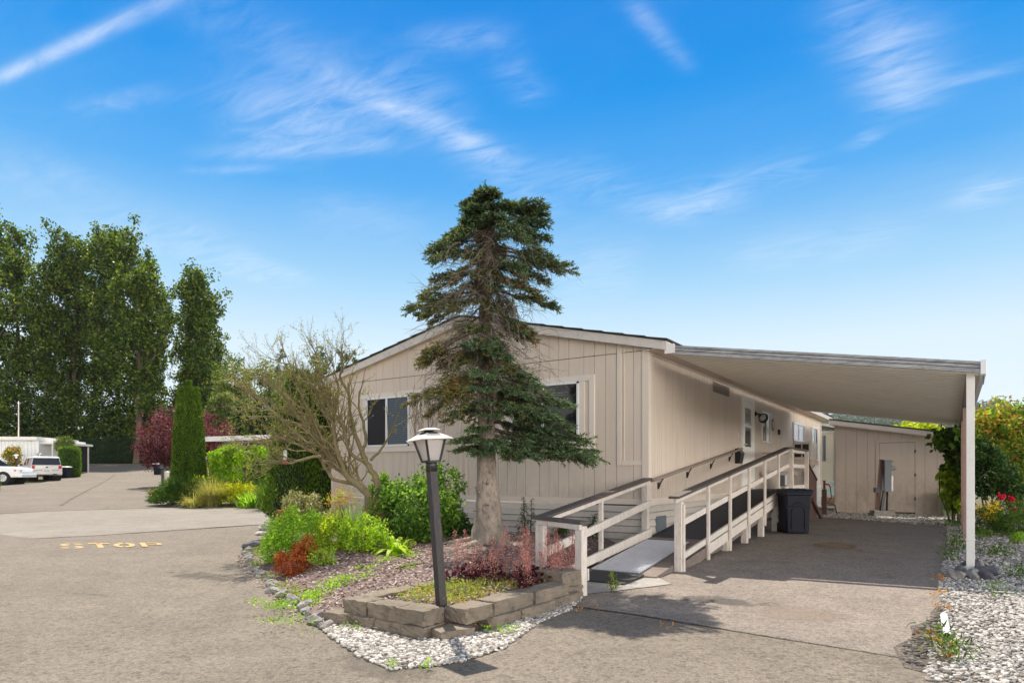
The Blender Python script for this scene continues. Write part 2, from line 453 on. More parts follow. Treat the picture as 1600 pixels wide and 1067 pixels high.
M['twig_brown'] = paint('twig_brown', (.09, .06, .045), .9, .3, 12)
M['pipe_white'] = paint('pipe_white', (.80, .79, .77), .4, .03, 4)
M['plaque'] = paint('plaque', (.82, .82, .80), .5, .02, 4, bumpy=0)
M['plaque_frame'] = paint('plaque_frame', (.085, .06, .05), .6, .1, 6)
M['yellow_paint'] = paint('yellow_paint', (.50, .315, .12), .85, .12, 12, (.28, .23, .17), .9)
M['pink_post'] = paint('pink_post', (.40, .27, .23), .75, .1, 4)
M['carport_under'] = paint('carport_under', (.93, .91, .86), .55, .05, 2)
M['rib_shade'] = paint('rib_shade', (.70, .66, .58), .7, .1, 3)
M['dark_void'] = paint('dark_void', (.012, .012, .012), .9, .1)
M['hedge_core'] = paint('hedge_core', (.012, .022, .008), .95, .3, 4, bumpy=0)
M['green_plastic'] = paint('green_plastic', (.20, .27, .16), .6, .1, 3)
M['red_plastic'] = paint('red_plastic', (.55, .03, .03), .4, .05, 5, bumpy=0)

def mk_galv():
    m, nt, b = newmat('galvanised'); v = pos(nt, (1.2, 4, 30))
    n = noise(nt, 2.2, 8, .75, v); n2 = noise(nt, 9, 6, .8, pos(nt))
    c = ramp(nt, n, [(.35, (.13, .135, .145)), (.52, (.36, .365, .375)), (.66, (.58, .58, .58))])
    c = mix(nt, ramp(nt, n2, [(.52, (0, 0, 0)), (.64, (.8,) * 3)]), c, (.20, .20, .21))
    nt.links.new(c, b.inputs['Base Color']); setin(b, Roughness=.5, Metallic=.15)
    M['galvanised'] = m
mk_galv()
def splash(name, z0, h):
    """dirt splashed up a wall from the ground"""
    nt = M[name].node_tree; b = nt.nodes['Principled BSDF']; v = pos(nt); s = nd(nt, 'ShaderNodeSeparateXYZ'); nt.links.new(v, s.inputs[0])
    t = math_(nt, 'DIVIDE', math_(nt, 'SUBTRACT', z0 + h, s.outputs[2]), h, clamp=True)
    n = ramp(nt, noise(nt, 7, 7, .75, pos(nt, (1, 1, .5))), [(.38, (0, 0, 0)), (.7, (1, 1, 1))])
    st_ = ramp(nt, noise(nt, 5, 5, .7, pos(nt, (1.6, 1.6, .12))), [(.5, (0, 0, 0)), (.75, (.16,) * 3)])
    f = math_(nt, 'MAXIMUM', math_(nt, 'MULTIPLY', math_(nt, 'MULTIPLY', t, n), .55), st_)
    old = b.inputs['Base Color'].links[0].from_socket; nt.links.new(mix(nt, f, old, (.30, .235, .18)), b.inputs['Base Color'])
splash('siding', .75, .7); splash('skirt', .0, .7)
def mk_glass(name, c, rough=.06, spec=.6):
    m, nt, b = newmat(name); setin(b, Roughness=rough); b.inputs['Base Color'].default_value = (*c, 1)
    b.inputs['Specular IOR Level'].default_value = spec
    M[name] = m
mk_glass('glass_dark', (.010, .012, .016)); mk_glass('glass_screen', (.026, .024, .026), .55, .2)
mk_glass('glass_car', (.012, .016, .028), .05, .7); mk_glass('glass_grey', (.30, .29, .28), .2, .4)
mk_glass('glass_bright', (.55, .56, .55), .12, .5)
def mk_lampglass():
    m, nt, b = newmat('lamp_glass'); b.inputs['Base Color'].default_value = (.72, .68, .66, 1); setin(b, Roughness=.35)
    t = nd(nt, 'ShaderNodeBsdfTranslucent'); t.inputs['Color'].default_value = (.8, .76, .74, 1)
    mx = nd(nt, 'ShaderNodeMixShader'); mx.inputs[0].default_value = .55
    nt.links.new(b.outputs[0], mx.inputs[1]); nt.links.new(t.outputs[0], mx.inputs[2]); nt.links.new(mx.outputs[0], nt.nodes['Material Output'].inputs['Surface'])
    M['lamp_glass'] = m
mk_lampglass()
def mk_blind():
    m, nt, b = newmat('blinds'); w = nd(nt, 'ShaderNodeTexWave', wave_type='BANDS', bands_direction='Z'); w.inputs['Scale'].default_value = 7
    nt.links.new(pos(nt), w.inputs['Vector'])
    c = ramp(nt, w.outputs['Fac'], [(.3, (.020, .036, .052)), (.7, (.045, .075, .105))])
    nt.links.new(c, b.inputs['Base Color']); setin(b, Roughness=.1); M['blinds'] = m
mk_blind()
M['asphalt'] = asphalt('asphalt', (.190, .163, .132), .35, spk=.75)
M['asphalt_light'] = asphalt('asphalt_light', (.25, .224, .19), .2, spk=.45)
M['asphalt_drive'] = asphalt('asphalt_drive', (.228, .196, .170), 1.1, spk=.7, stain=(.085, .077, .07))
M['asphalt_broken'] = asphalt('asphalt_broken', (.12, .105, .09), .9, spk=1.5)
def soil(name, a, b_, c, sc=6, bs=.6):
    m, nt, b = newmat(name); v = pos(nt)
    n = noise(nt, sc, 8, .75, v); n2 = noise(nt, sc * 9, 4, .7, v); n3 = noise(nt, .9, 4, .6, v)
    col = ramp(nt, n, [(.3, a), (.5, b_), (.72, c)])
    col = mix(nt, .45, col, ramp(nt, n2, [(.3, a), (.7, c)]))
    col = mix(nt, 1., col, ramp(nt, n3, [(.3, (.8,) * 3), (.7, (1.15,) * 3)]), 'MULTIPLY')
    nt.links.new(col, b.inputs['Base Color']); setin(b, Roughness=.95); bump(nt, b, n2, bs, .02); M[name] = m
soil('mulch_soil', (.08, .055, .045), (.20, .145, .125), (.36, .27, .24), 9)
soil('earth', (.05, .05, .025), (.10, .10, .045), (.17, .16, .07), 3)
soil('gravel_soil', (.16, .15, .14), (.30, .285, .265), (.48, .46, .43), 25)
soil('dirt', (.16, .11, .06), (.22, .15, .085), (.27, .19, .11), 5, .2)
soil('concrete', (.26, .24, .22), (.33, .31, .285), (.40, .38, .35), 8, .3)
def stones(name, stops):
    m, nt, b = newmat(name); g = nd(nt, 'ShaderNodeNewGeometry')
    c = ramp(nt, g.outputs['Random Per Island'], stops); n = noise(nt, 60, 4, .6, g.outputs['Position'])
    c = mix(nt, 1., c, ramp(nt, n, [(.3, (.85,) * 3), (.7, (1.08,) * 3)]), 'MULTIPLY')
    nt.links.new(c, b.inputs['Base Color']); setin(b, Roughness=.85); M[name] = m
stones('pebble_white', [(0, (.11, .095, .08)), (.25, (.30, .275, .24)), (.7, (.52, .49, .445)), (1, (.70, .67, .63))])
stones('pebble_grey', [(0, (.10, .09, .085)), (.3, (.30, .28, .255)), (.75, (.50, .47, .43)), (1, (.66, .63, .59))])
stones('bark_chips', [(0, (.10, .065, .055)), (.3, (.30, .205, .18)), (.7, (.50, .37, .33)), (1, (.68, .57, .52))])
stones('asphalt_crumbs', [(0, (.045, .04, .037)), (.6, (.12, .105, .09)), (1, (.26, .24, .21))])

# ================================================================== ground
def CW(X, z): return (CX - SN * z + CN * X, CY + CN * z + SN * X)
def PX(px, z): return CW((px - 800) / FP * z, z)
sheet('ground', [(-420, -120), (260, -120), (260, 420), (-420, 420)], 'earth', -.06, 10)
sheet('valley_floor', [(-740, -150), (880, -150), (880, 1240), (-740, 1240)], 'earth', 0, 200, lambda x, y: -1.0)
GARDEN = [(.86, -6.82), (.45, -6.72), (-.16, -6.48), (-.7, -6.2), (-1.28, -5.86), (-2.2, -5.45), (-3.3, -4.85), (-4.6, -4.2), (-5.8, -3.45), (-7.5, -2.0), (-9.2, -.6),
          (-10.3, .5), (-10.6, 3), (-10.6, 18), (-7.0, 18), (-7.0, .6), (-.15, .6), (-.15, -2.2), (.1, -3.3), (.72, -3.62), (.86, -4.15), (.92, -4.9), (1.15, -5.9), (1.1, -6.5)]
sheet('street', [(14, -3.6), (4.4, -3.4), (.8, -3.2), (0, -2.6), (-3, -3), (-10, 1.5), (-10.2, 40), (-22, 40), PX(285, 24.3), PX(268, 26), PX(250, 60), PX(244, 85), PX(120, 85),
                 PX(118, 56), PX(60, 44), PX(-60, 38), PX(-500, 32), PX(-700, 9), (-9, -22), (14, -22)], 'asphalt', 0, 2)
sheet('cross_street', [PX(-420, 11.6), PX(-200, 12.6), PX(0, 13.9), PX(150, 14.6), PX(300, 15.7), (-10.25, .1), (-10.45, 3), (-10.45, 40), (-19.5, 40), (-18.2, 8), PX(415, 24.6), PX(340, 24.1), PX(285, 23.6),
                       PX(240, 23.4), PX(120, 22.4), PX(0, 21.5), PX(-200, 20.4), PX(-420, 19)], 'asphalt_light', .005, 1.5, rag=.03)
DRIVE = [(.6, -4.16), (1.6, -4.2), (3.0, -4.38), (4.06, -4.5), (4.03, -3.7), (4.1, -2.8), (4.04, -1.0), (4.08, 3), (4.1, 6.3), (3.95, 7.8), (2.6, 8.9), (1.3, 9.8), (-.1, 10.2), (-.1, -2.6), (.45, -3.4)]
sheet('driveway', DRIVE, 'asphalt_drive', .008, 1.0, rag=.012)
sheet('pavement_seam', [(.75, -4.2), (1.6, -4.222), (3.0, -4.4), (4.05, -4.52), (4.05, -4.5), (3.0, -4.375), (1.6, -4.195), (.75, -4.175)], 'asphalt_broken', .013, 1.0, rag=.006)
sheet('broken_pavement_edge', [(3.88, -4.75), (4.2, -4.9), (4.25, -2.6), (4.04, -2.3), (3.98, -2.7), (4.0, -3.1), (3.86, -3.4), (3.9, -3.8), (3.76, -4.2)], 'asphalt_broken', .012, 1.0, rag=.035)
def soft_stain(name, col, cen, rad, amt):
    """a thin worn stain that fades out unevenly"""
    m, nt, b = newmat(name); v = pos(nt); n = noise(nt, 3.5, 7, .7, v); n2 = noise(nt, 60, 3, .7, v)
    c = mix(nt, .5, col, mix(nt, 1., col, ramp(nt, n2, [(.3, (.6,) * 3), (.7, (1.4,) * 3)]), 'MULTIPLY')); nt.links.new(c, b.inputs['Base Color']); setin(b, Roughness=.9)
    s = nd(nt, 'ShaderNodeSeparateXYZ'); nt.links.new(v, s.inputs[0])
    dx = math_(nt, 'DIVIDE', math_(nt, 'SUBTRACT', s.outputs[0], cen[0]), rad[0]); dy = math_(nt, 'DIVIDE', math_(nt, 'SUBTRACT', s.outputs[1], cen[1]), rad[1])
    d = math_(nt, 'SQRT', math_(nt, 'ADD', math_(nt, 'MULTIPLY', dx, dx), math_(nt, 'MULTIPLY', dy, dy)))
    a = math_(nt, 'SUBTRACT', math_(nt, 'ADD', 1.0, math_(nt, 'MULTIPLY', math_(nt, 'SUBTRACT', n, .5), 2.4)), d)
    a = math_(nt, 'MULTIPLY', math_(nt, 'MULTIPLY', a, 2.2, clamp=True), amt)
    t = nd(nt, 'ShaderNodeBsdfTransparent'); mx = nd(nt, 'ShaderNodeMixShader'); nt.links.new(a, mx.inputs[0]); nt.links.new(t.outputs[0], mx.inputs[1]); nt.links.new(b.outputs[0], mx.inputs[2])
    nt.links.new(mx.outputs[0], nt.nodes['Material Output'].inputs['Surface']); M[name] = m
def stain(name, px, py, rad, col, amt, dz):
    p = None
    for z in (8.,):
        zz = z
        for _ in range(6):
            p = W(px, 740, zz); zz = (CZ - gz(p.x, p.y)) * FP / (py - HZ)
        p = W(px, 740, zz)
    soft_stain(name, col, (p.x, p.y), rad, amt)
    sheet(name, [(p.x + 1.9*rad[0]*math.cos(a), p.y + 1.9*rad[1]*math.sin(a)) for a in np.linspace(0, 6.283, 17)[:-1]], name, dz, 1.0)
dp = W(1306, 852, 11.3)
stain('dirt_patch', 1306, 853, (.38, .55), (.24, .15, .075), .85, .0125)
stain('worn_patch', 1130, 940, (.55, .22), (.095, .085, .078), .6, .0135)
stain('oil_stain', 1250, 960, (.5, .35), (.30, .235, .18), .5, .0115)
stain('tyre_wear', 620, 1030, (.55, .5), (.12, .105, .088), .3, .0065)
stain('kerb_dirt', 370, 890, (.7, .9), (.10, .085, .068), .5, .007)
RIGHT_GRAVEL = [(4.03, -5.2), (7, -5.2), (14, 0), (14, 16), (0, 16), (-.2, 10.3), (1.3, 9.75), (2.6, 8.85), (3.9, 7.8), (4.06, 6.3), (4.04, 3), (4.0, -1), (4.06, -2.8), (4.0, -3.7)]
sheet('gravel_bed', RIGHT_GRAVEL, 'gravel_soil', .004, 1.0)
sheet('concrete_pad', [(-.05, -2.75), (.5, -3.5), (.75, -3.55), (1.35, -2.55), (1.0, -2.2), (-.05, -2.2)], 'concrete', .016, 1.0, rag=.02)

def strip(name, pts, w_, mat, dz, rag=.02):
    a = []; b = []
    for i, p in enumerate(pts):
        q = pts[min(i+1, len(pts)-1)]; o = pts[max(i-1, 0)]; dx, dy = q[0]-o[0], q[1]-o[1]; l = math.hypot(dx, dy) or 1
        a.append((p[0] - dy/l*w_/2, p[1] + dx/l*w_/2)); b.append((p[0] + dy/l*w_/2, p[1] - dx/l*w_/2))
    return sheet(name, a + b[::-1], mat, dz, 1.5, rag=rag)
strip('tar_seam', [PX(95, 24.6), PX(112, 29), PX(140, 37), PX(165, 47), PX(182, 60)], .10, 'asphalt_broken', .006, .03)
strip('street_seam', [PX(-60, 21.2), PX(0, 21.6), PX(60, 22.0), PX(110, 22.4), PX(180, 23.0), PX(240, 23.45)], .22, 'asphalt_broken', .0085, .06)
strip('near_seam', [PX(0, 13.86), PX(150, 14.56), PX(300, 15.66), PX(405, 16.5)], .07, 'asphalt_broken', .0085, .025)
PL = [(-.46, -5.84), (.34, -5.84), (.48, -5.62), (.54, -3.9), (.0, -3.4), (-.46, -4.4)]
def bed(x, y):
    """height of the planted bed: edged low at the street, mounded round the fir"""
    d = edgedist(x, y, GARDEN)
    base = gz(x, y)
    t = .17 + .05 * sstep(-5, -1, y)
    r2 = (x + 1.6) ** 2 + (y + 2.2) ** 2
    h = base + .0 + (t) * sstep(0, .9, d) + .10 * math.exp(-r2 / 1.4) * sstep(0, .8, d)
    if x > -.7 and y < -3.2:
        k = sstep(-.7, -.45, x) * sstep(-3.2, -3.8, y)
        if inside(x, y, PL): h = h * (1 - k) + k * .06
        elif (y < -5.6 or x > .42) and x > -.62: h = base + .015 * (1 - k)
        else: pass
    return h + .018 * math.sin(5.1*x + 2*y) * math.sin(4.3*y - x) * sstep(0, .5, d)
sheet('garden_bed', GARDEN, 'mulch_soil', .012, .16, bed, rag=.02)
# white pebbles round the block wall, grey gravel beside the drive
BAND = [(.86, -6.86), (.4, -6.74), (-.16, -6.5), (-.8, -6.16), (-1.0, -5.9), (-.62, -5.92), (-.6, -6.06), (.42, -6.08), (.66, -5.85), (.68, -4.1), (.64, -3.75), (.76, -3.75), (.92, -4.3), (.96, -5), (1.2, -5.95), (1.12, -6.5)]
V, Fc = pebbles(scatter(BAND, 4600), (.009, .028), bed, .012); trimesh('pebble_band', V, Fc, 'pebble_white', 'stuff')
GR = [(4.02, -5.0), (4.75, -5.2), (5.2, 0), (6.6, 10), (4.05, 8), (4.1, 3), (4.02, -1), (4.1, -2.8), (4.02, -3.7)]
V, Fc = pebbles(scatter(GR, 15000, lambda x, y: 1 if y < 1 else .45), (.012, .027), gz, .012); trimesh('gravel', V, Fc, 'pebble_grey', 'stuff')
GB = [(.0, 10.3), (1.3, 9.7), (2.6, 8.8), (4.1, 7.6), (4.3, 13.9), (-.0, 15)]
V, Fc = pebbles(scatter(GB, 6000), (.018, .035), gz, .012); trimesh('shed_gravel', V, Fc, 'pebble_grey', 'stuff')
V, Fc = pebbles(scatter([(3.9, -4.7), (4.15, -4.8), (4.2, -2.4), (4.08, -2.0), (4.02, -2.9), (3.92, -3.4), (3.84, -4.1)], 320), (.008, .03), gz, .015); trimesh('asphalt_crumbs', V, Fc, 'asphalt_crumbs', 'stuff')
V, Fc = pebbles(scatter([(-.9, -6.4), (-1.3, -6.05), (-3.4, -5.05), (-5.9, -3.7), (-5.6, -3.3), (-3.1, -4.7), (-.7, -6.0)], 420), (.008, .03), gz, .01, .3); trimesh('leaf_litter', V, Fc, 'bark_chips', 'stuff')
# bark chips: thin flakes lying every which way
def chips(poly, n, hf, L, Wd):
    P = np.array([(x, y, hf(x, y) + .018) for x, y in scatter(poly, n)])
    a = RNG.uniform(0, 6.283, n); ax = np.stack([np.cos(a), np.sin(a), RNG.uniform(-.25, .35, n)], 1)
    return leafq(P, L, Wd, ax * 3, .3, flat=.8)
CH = [(-.6, -6.2), (-1.3, -5.7), (-3.4, -4.7), (-4.5, -3.6), (-4.5, -2), (-3, -.6), (-.2, -.3), (-.2, -2.4), (.0, -3.4), (.55, -4), (.4, -5.9)]
b_ = MB(); b_.quads(chips(CH, 15000, bed, (.03, .085), (.012, .032))); build('bark_mulch', b_, 'bark_chips', kind='stuff')
# ================================================================== the mobile home
home = thing('mobile_home', 'long beige mobile home with low gabled front behind the fir tree', 'house', (-3.85, 0, .1))
WL, WR, DEP = -7.7, 0.0, 17.0
SB, ST = .765, 3.30
XM = (WL + WR) / 2; PK = 4.36; EV = 3.41; SL = (PK - EV) / 4.21
def roofz(x): return PK - SL * abs(x - XM)          # top line of the fascia
seam = 3.32
w = MB()
w.prism([(WL, .03, SB), (WR - .03, .03, SB), (WR - .03, .03, roofz(WR) - .12), (XM, .03, PK - .12), (WL, .03, roofz(WL) - .12)], (0, DEP - .06, 0), 1)
rg = random.Random(3)
x = WL + .1; k = 0
while x < WR - .1:
    nx = min(WR - .1, x + (.205, .205, .205, .30)[k % 4] * rg.uniform(.97, 1.03)); k += 1
    a, b = x + .004, nx - .004
    w.box((a, .004, SB + .1), (b, .03, seam - .006))
    zt = [roofz(a) - .1, roofz(b) - .1]
    if min(zt) > seam + .02:
        w.prism([(a, .004, seam + .006), (b, .004, seam + .006), (b, .004, zt[1]), (a, .004, zt[0])], (0, .026, 0))
    x = nx
y = .10; k = 0                                       # right side: narrow vertical grooves
while y < DEP - .1:
    wd = .102 if y < 9 else .2; k += 1
    ny = min(DEP - .1, y + wd); w.box((-.03, y + (.008 if k % 12 == 1 else .004), SB), (-.004 - .002 * (k % 5 == 2), ny - .004, ST + .02)); y = ny
build('siding', w, ['siding', 'siding_dark'], home)
t = MB()
t.box((WR - .105, -.016, SB), (WR + .016, .03, roofz(0) - .1)); t.box((-.03, .032, SB), (WR + .016, .105, ST)); t.box((WL - .016, -.016, .1), (WL + .09, .03, roofz(WL) - .1))
t.box((-.03, DEP - .1, SB), (.016, DEP, ST))
t.box((WL + .1, -.012, SB), (WR - .108, .03, SB + .098)); t.box((0, .108, SB - .015), (.012, DEP - .102, SB + .10))
t.box((0, .108, ST - .05), (.02, DEP - .11, ST - .002))
for a, b in ((-.52, -.108), (WL + .1, WL + .50)):      # raised panel frames at both front corners
    inner = a if a > -1 else b
    t.box((inner - .04, -.015, 1.42), (inner + .04, .004, roofz(inner) - .12)); t.box((min(a, b) + (.045 if a > -1 else 0), -.014, 1.42), (max(a, b) - (0 if a > -1 else .045), .004, 1.50))
t.box((-.44, -.011, 1.5), (-.425, .004, 3.4)); t.box((-3.96, -.012, SB + .1), (-3.91, .004, 4.1)); t.box((-3.82, -.012, SB + .1), (-3.77, .004, 4.1))
build('corner_trim', t, 'siding_trim', home, bevel=.004)
s = MB()                                              # lapped metal skirting
for i in range(7):
    z1 = SB - .02 - i * .115; z0 = z1 - .104
    s.prism([(WL + .1, -.004, z1), (WL + .1, .016, z1), (WL + .1, -.0, z0), (WL + .1, -.026, z0)], (-WL - .104, 0, 0))
    s.prism([(-.012, .0, z1), (-.03, .0, z1), (-.03, .0, z0), (.012, .0, z0)], (0, DEP, 0))
for xx in (-5.3, -2.4): s.box((xx, -.032, .1), (xx + .02, -.02, SB - .02))
build('skirting', s, 'skirt', home)
v = MB(); v.box((.0, .32, .30), (.018, .78, .56));
for i in range(5): v.box((.018, .34, .32 + i * .047), (.024, .76, .345 + i * .047))
build('skirting_vent', v, 'grey_metal', home)
# roof
r = MB(); XL, XR, Y0, Y1 = -8.28, .36, -.13, 17.35
for xa, sgn in ((XL, -1), (XR, 1)):
    za = roofz(xa)
    r.prism([(xa + sgn*.02, Y0 - .03, za + .004), (XM, Y0 - .03, PK + .004), (XM, Y0 - .03, PK + .022), (xa + sgn*.02, Y0 - .03, za + .02)], (0, Y1 - Y0 + .06, 0))
    n = 11
    for i in range(n):                                # the shingle butts make a stepped edge
        q = i / n; xx = xa + (XM - xa) * q; zz = roofz(xx)
        r.prism([(xx + sgn*.03, Y0 - .045, zz + .012), (xx - sgn*.38, Y0 - .045, roofz(xx - sgn*.38) + .018), (xx - sgn*.38, Y0 - .045, roofz(xx - sgn*.38) + .024), (xx + sgn*.03, Y0 - .045, zz + .032)], (0, Y1 - Y0 + .09, 0))
roof = build('roof', r, 'shingle', home)
f = MB()
for xa in (XL, XR):
    f.prism([(xa, Y0, roofz(xa)), (XM, Y0, PK), (XM, Y0, PK - .16), (xa, Y0, roofz(xa) - .145)], (0, .04, 0))
f.box((XR - .03, Y0 + .045, roofz(XR) - .14), (XR, Y1, roofz(XR) - .004)); f.box((XL, Y0 + .045, roofz(XL) - .14), (XL + .03, Y1, roofz(XL) - .004))
build('fascia', f, 'fascia', roof, bevel=.003)
f = MB(); f.box((.0, Y0 + .045, ST - .004), (XR - .032, Y1, ST + .012)); f.box((XL + .032, Y0 + .045, ST - .02), (WL, Y1, ST - .002))
for xa, xb in ((XL, XM), (XM, XR)):
    f.prism([(xa, Y0 + .045, roofz(xa) - .135), (xb, Y0 + .045, roofz(xb) - .135), (xb, Y0 + .045, roofz(xb) - .115), (xa, Y0 + .045, roofz(xa) - .115)], (0, .12, 0))
build('soffit', f, 'soffit', roof)
# front windows
def fwindow(x0, x1, z0, z1, panes, label):
    c = MB()
    c.box((x0 - .30, -.030, z1), (x1 + .30, .004, z1 + .10)); c.box((x0 - .30, -.030, z0 - .12), (x1 + .30, .004, z0))
    for a in (x0 - .11, x1): c.box((a, -.028, z0), (a + .11, .004, z1))
    for a in (x0 - .30, x1 + .20): c.box((a, -.028, z0), (a + .10, .004, z1))
    for a in (x0 - .2, x1 + .11): c.box((a, -.006, z0), (a + .09, .004, z1), 1)
    win = build('window', c, ['casing', 'soffit'], home, bevel=.003); win['label'] = label
    g = MB(); fr = .035
    g.box((x0, -.045, z0), (x0 + fr, -.0, z1)); g.box((x1 - fr, -.045, z0), (x1, 0, z1)); g.box((x0, -.045, z1 - fr), (x1, 0, z1)); g.box((x0, -.045, z0), (x1, 0, z0 + fr))
    xm = (x0 + x1) / 2 - .02; g.box((xm - .022, -.04, z0 + fr), (xm + .022, 0, z1 - fr))
    build('frame', g, 'alu', win)
    for (a, b), m in zip(((x0 + fr, xm - .022), (xm + .022, x1 - fr)), panes):
        p = MB(); p.box((a, -.016, z0 + fr), (b, -.008, z1 - fr)); build('pane', p, m, win)
fwindow(-6.56, -5.28, 1.87, 2.93, ('glass_screen', 'blinds'), 'sliding window with a dark screen left and blinds right')
fwindow(-2.72, -1.28, 1.82, 2.90, ('glass_dark', 'glass_dark'), 'dark sliding window half hidden by fir branches')
# number plate (its first digits are hidden by a branch)
p = MB(); p.box((-7.60, -.022, 1.45), (-7.26, -.012, 1.66)); pf = build('number_plaque', p, 'plaque_frame', home)
p = MB(); p.box((-7.575, -.028, 1.475), (-7.285, -.022, 1.635)); build('face', p, 'plaque', pf)
def text_mesh(name, s, size, loc, rot, mat, parent=None, ext=.002, spacing=1.0, scale=(1, 1, 1), align='LEFT'):
    cu = bpy.data.curves.new(name, 'FONT'); cu.body = s; cu.size = size; cu.extrude = ext; cu.space_character = spacing; cu.align_x = align
    o = bpy.data.objects.new(name + '_src', cu); COL.objects.link(o)
    dg = bpy.context.evaluated_depsgraph_get(); me = bpy.data.meshes.new_from_object(o.evaluated_get(dg)); bpy.data.objects.remove(o)
    me.transform(Matrix.Translation(Vector(loc)) @ Matrix.Rotation(rot[2], 4, 'Z') @ Matrix.Rotation(rot[0], 4, 'X') @ Matrix.Diagonal((*scale, 1)))
    org = ORG[parent.name] if parent else Vector((0, 0, 0)); me.transform(Matrix.Translation(-org))
    me.materials.clear(); me.materials.append(M[mat]); me.name = name
    q = bpy.data.objects.new(name, me); COL.objects.link(q); q.parent = parent; ORG[q.name] = org
    return q
text_mesh('digits', '231', .13, (-7.495, -.0295, 1.51), (R(90), 0, 0), 'plaque_frame', pf, .001, 1.15, (.78, 1, 1))
# right side: vent, door, windows
def sbox(mb, y0, y1, z0, z1, d, x=0., mi=0): mb.box((x, y0, z0), (x + d, y1, z1), mi)
vt = MB(); sbox(vt, 3.5, 4.69, 3.00, 3.21, .012)
for i in range(9): vt.bar((.016, 3.54, 3.025 + i*.021), (.016, 4.65, 3.025 + i*.021), .012, .006)
build('vent', vt, ['wall_rail'], home)
d = MB(); sbox(d, 5.62, 5.74, .92, 3.0, .06); sbox(d, 6.60, 6.74, .92, 3.0, .06); sbox(d, 5.62, 6.74, 3.0, 3.13, .06)
dr = build('door', d, 'door', home, bevel=.004); dr['label'] = 'white storm door with two tall panes'
p = MB(); p.box((.004, 5.745, .95), (.05, 6.595, 1.93)); p.box((.004, 5.745, 2.86), (.05, 6.595, 2.995)); p.box((.004, 5.745, 1.93), (.05, 5.87, 2.86)); p.box((.004, 6.47, 1.93), (.05, 6.595, 2.86)); p.box((.004, 5.87, 2.40), (.05, 6.47, 2.45))
build('panel', p, 'door', dr, bevel=.003)
p = MB(); p.box((.02, 5.87, 2.45), (.028, 6.47, 2.86)); build('pane', p, 'glass_grey', dr)
p = MB(); p.box((.02, 5.87, 1.93), (.028, 6.47, 2.40)); build('pane', p, 'glass_dark', dr)
p = MB(); p.cyl((.05, 5.80, 1.98), (.10, 5.80, 1.98), .02); p.bar((.10, 5.80, 1.98), (.10, 5.92, 1.98), .02, .02); build('handle', p, 'chrome', dr)
def swindow(y0, y1, z0, z1, mats, label, fr=.045):
    g = MB()
    for a, b, c, e in ((y0, y1, z1 - fr, z1), (y0, y1, z0, z0 + fr), (y0, y0 + fr, z0 + fr, z1 - fr), (y1 - fr, y1, z0 + fr, z1 - fr)): sbox(g, a, b, c, e, .045)
    ym = (y0 + y1) / 2; sbox(g, ym - .02, ym + .02, z0 + fr, z1 - fr, .035)
    win = build('window', g, 'alu', home); win['label'] = label
    for a, b, m in ((y0 + fr, ym - .02, mats[0]), (ym + .02, y1 - fr, mats[1])):
        p = MB(); sbox(p, a, b, z0 + fr, z1 - fr, .012, .004); build('pane', p, m, win)
swindow(7.62, 8.62, 2.10, 2.92, ('glass_dark', 'glass_bright'), 'small sliding window past the door')
swindow(11.7, 13.5, 2.32, 2.90, ('glass_bright', 'glass_bright'), 'wide pale window above the air conditioner')
swindow(14.9, 16.0, 1.75, 2.95, ('glass_bright', 'glass_dark'), 'window nearest the far corner')
p = MB(); p.box((0, 5.42, 2.12), (.02, 5.48, 2.24)); build('doorbell', p, 'white', home)

# ---- things hung on the side wall
o = thing('spotlight', 'black round spotlight fixed to the beige wall beside the door', 'wall lamp', (0, 7.0, 2.78))
p = MB(); p.lathe([(.0, 0), (.06, 0), (.06, .03), (.03, .05)], (0, 7.0, 2.80), 14, mat=Matrix.Rotation(R(90), 3, 'Y')); p.tube([(.03, 7.0, 2.80), (.12, 6.98, 2.78), (.16, 6.97, 2.74)], .018); build('bracket', p, 'black_metal', o)
mt = Matrix.Rotation(R(-52), 3, 'Z') @ Matrix.Rotation(R(115), 3, 'Y')
p = MB(); p.lathe([(.0, -.14), (.05, -.13), (.07, -.06), (.115, .05), (.125, .09), (.11, .09), (.10, .05)], (.19, 6.94, 2.70), 18, mat=mt); sh = build('shade', p, 'black_metal', o)
p = MB(); p.lathe([(0, .06), (.06, .058), (.10, .05)], (.19, 6.94, 2.70), 18, mat=mt); build('bulb', p, 'glass_bright', o)
o = thing('wall_plate', 'small round tan plate hung on the wall right of the side window', 'wall ornament', (0, 8.95, 2.62))
p = MB(); p.lathe([(0, 0), (.16, 0), (.17, .02), (.13, .025), (.12, .015), (0, .015)], (0, 8.95, 2.64), 20, mat=Matrix.Rotation(R(90), 3, 'Y')); build('rim', p, 'wall_rail', o)
p = MB(); p.lathe([(0, .012), (.11, .018), (.03, .03), (0, .035)], (0, 8.95, 2.64), 14, mat=Matrix.Rotation(R(90), 3, 'Y')); build('face', p, 'casing', o)
p = MB(); p.box((0, 9.62, 2.40), (.05, 9.72, 2.55)); p.box((.05, 9.64, 2.42), (.06, 9.70, 2.53)); tag(build('outlet_box', p, 'black_metal', origin=(0, 9.67, 2.4), bevel=.005), 'tiny dark outlet box on the wall past the side window', 'outlet box')
o = thing('letter_box', 'dark metal letter box hung on the wall left of the white door', 'letter box', (0, 5.3, 1.55))
p = MB(); p.prism([(0, 5.17, 1.52), (.10, 5.17, 1.52), (.14, 5.17, 1.74), (.05, 5.17, 1.86), (0, 5.17, 1.86)], (0, .28, 0)); build('body', p, 'black_metal', o, bevel=.005)
p = MB(); p.prism([(.055, 5.16, 1.865), (.145, 5.16, 1.745), (.15, 5.16, 1.755), (.06, 5.16, 1.875)], (0, .30, 0)); build('lid', p, 'grey_metal', o)
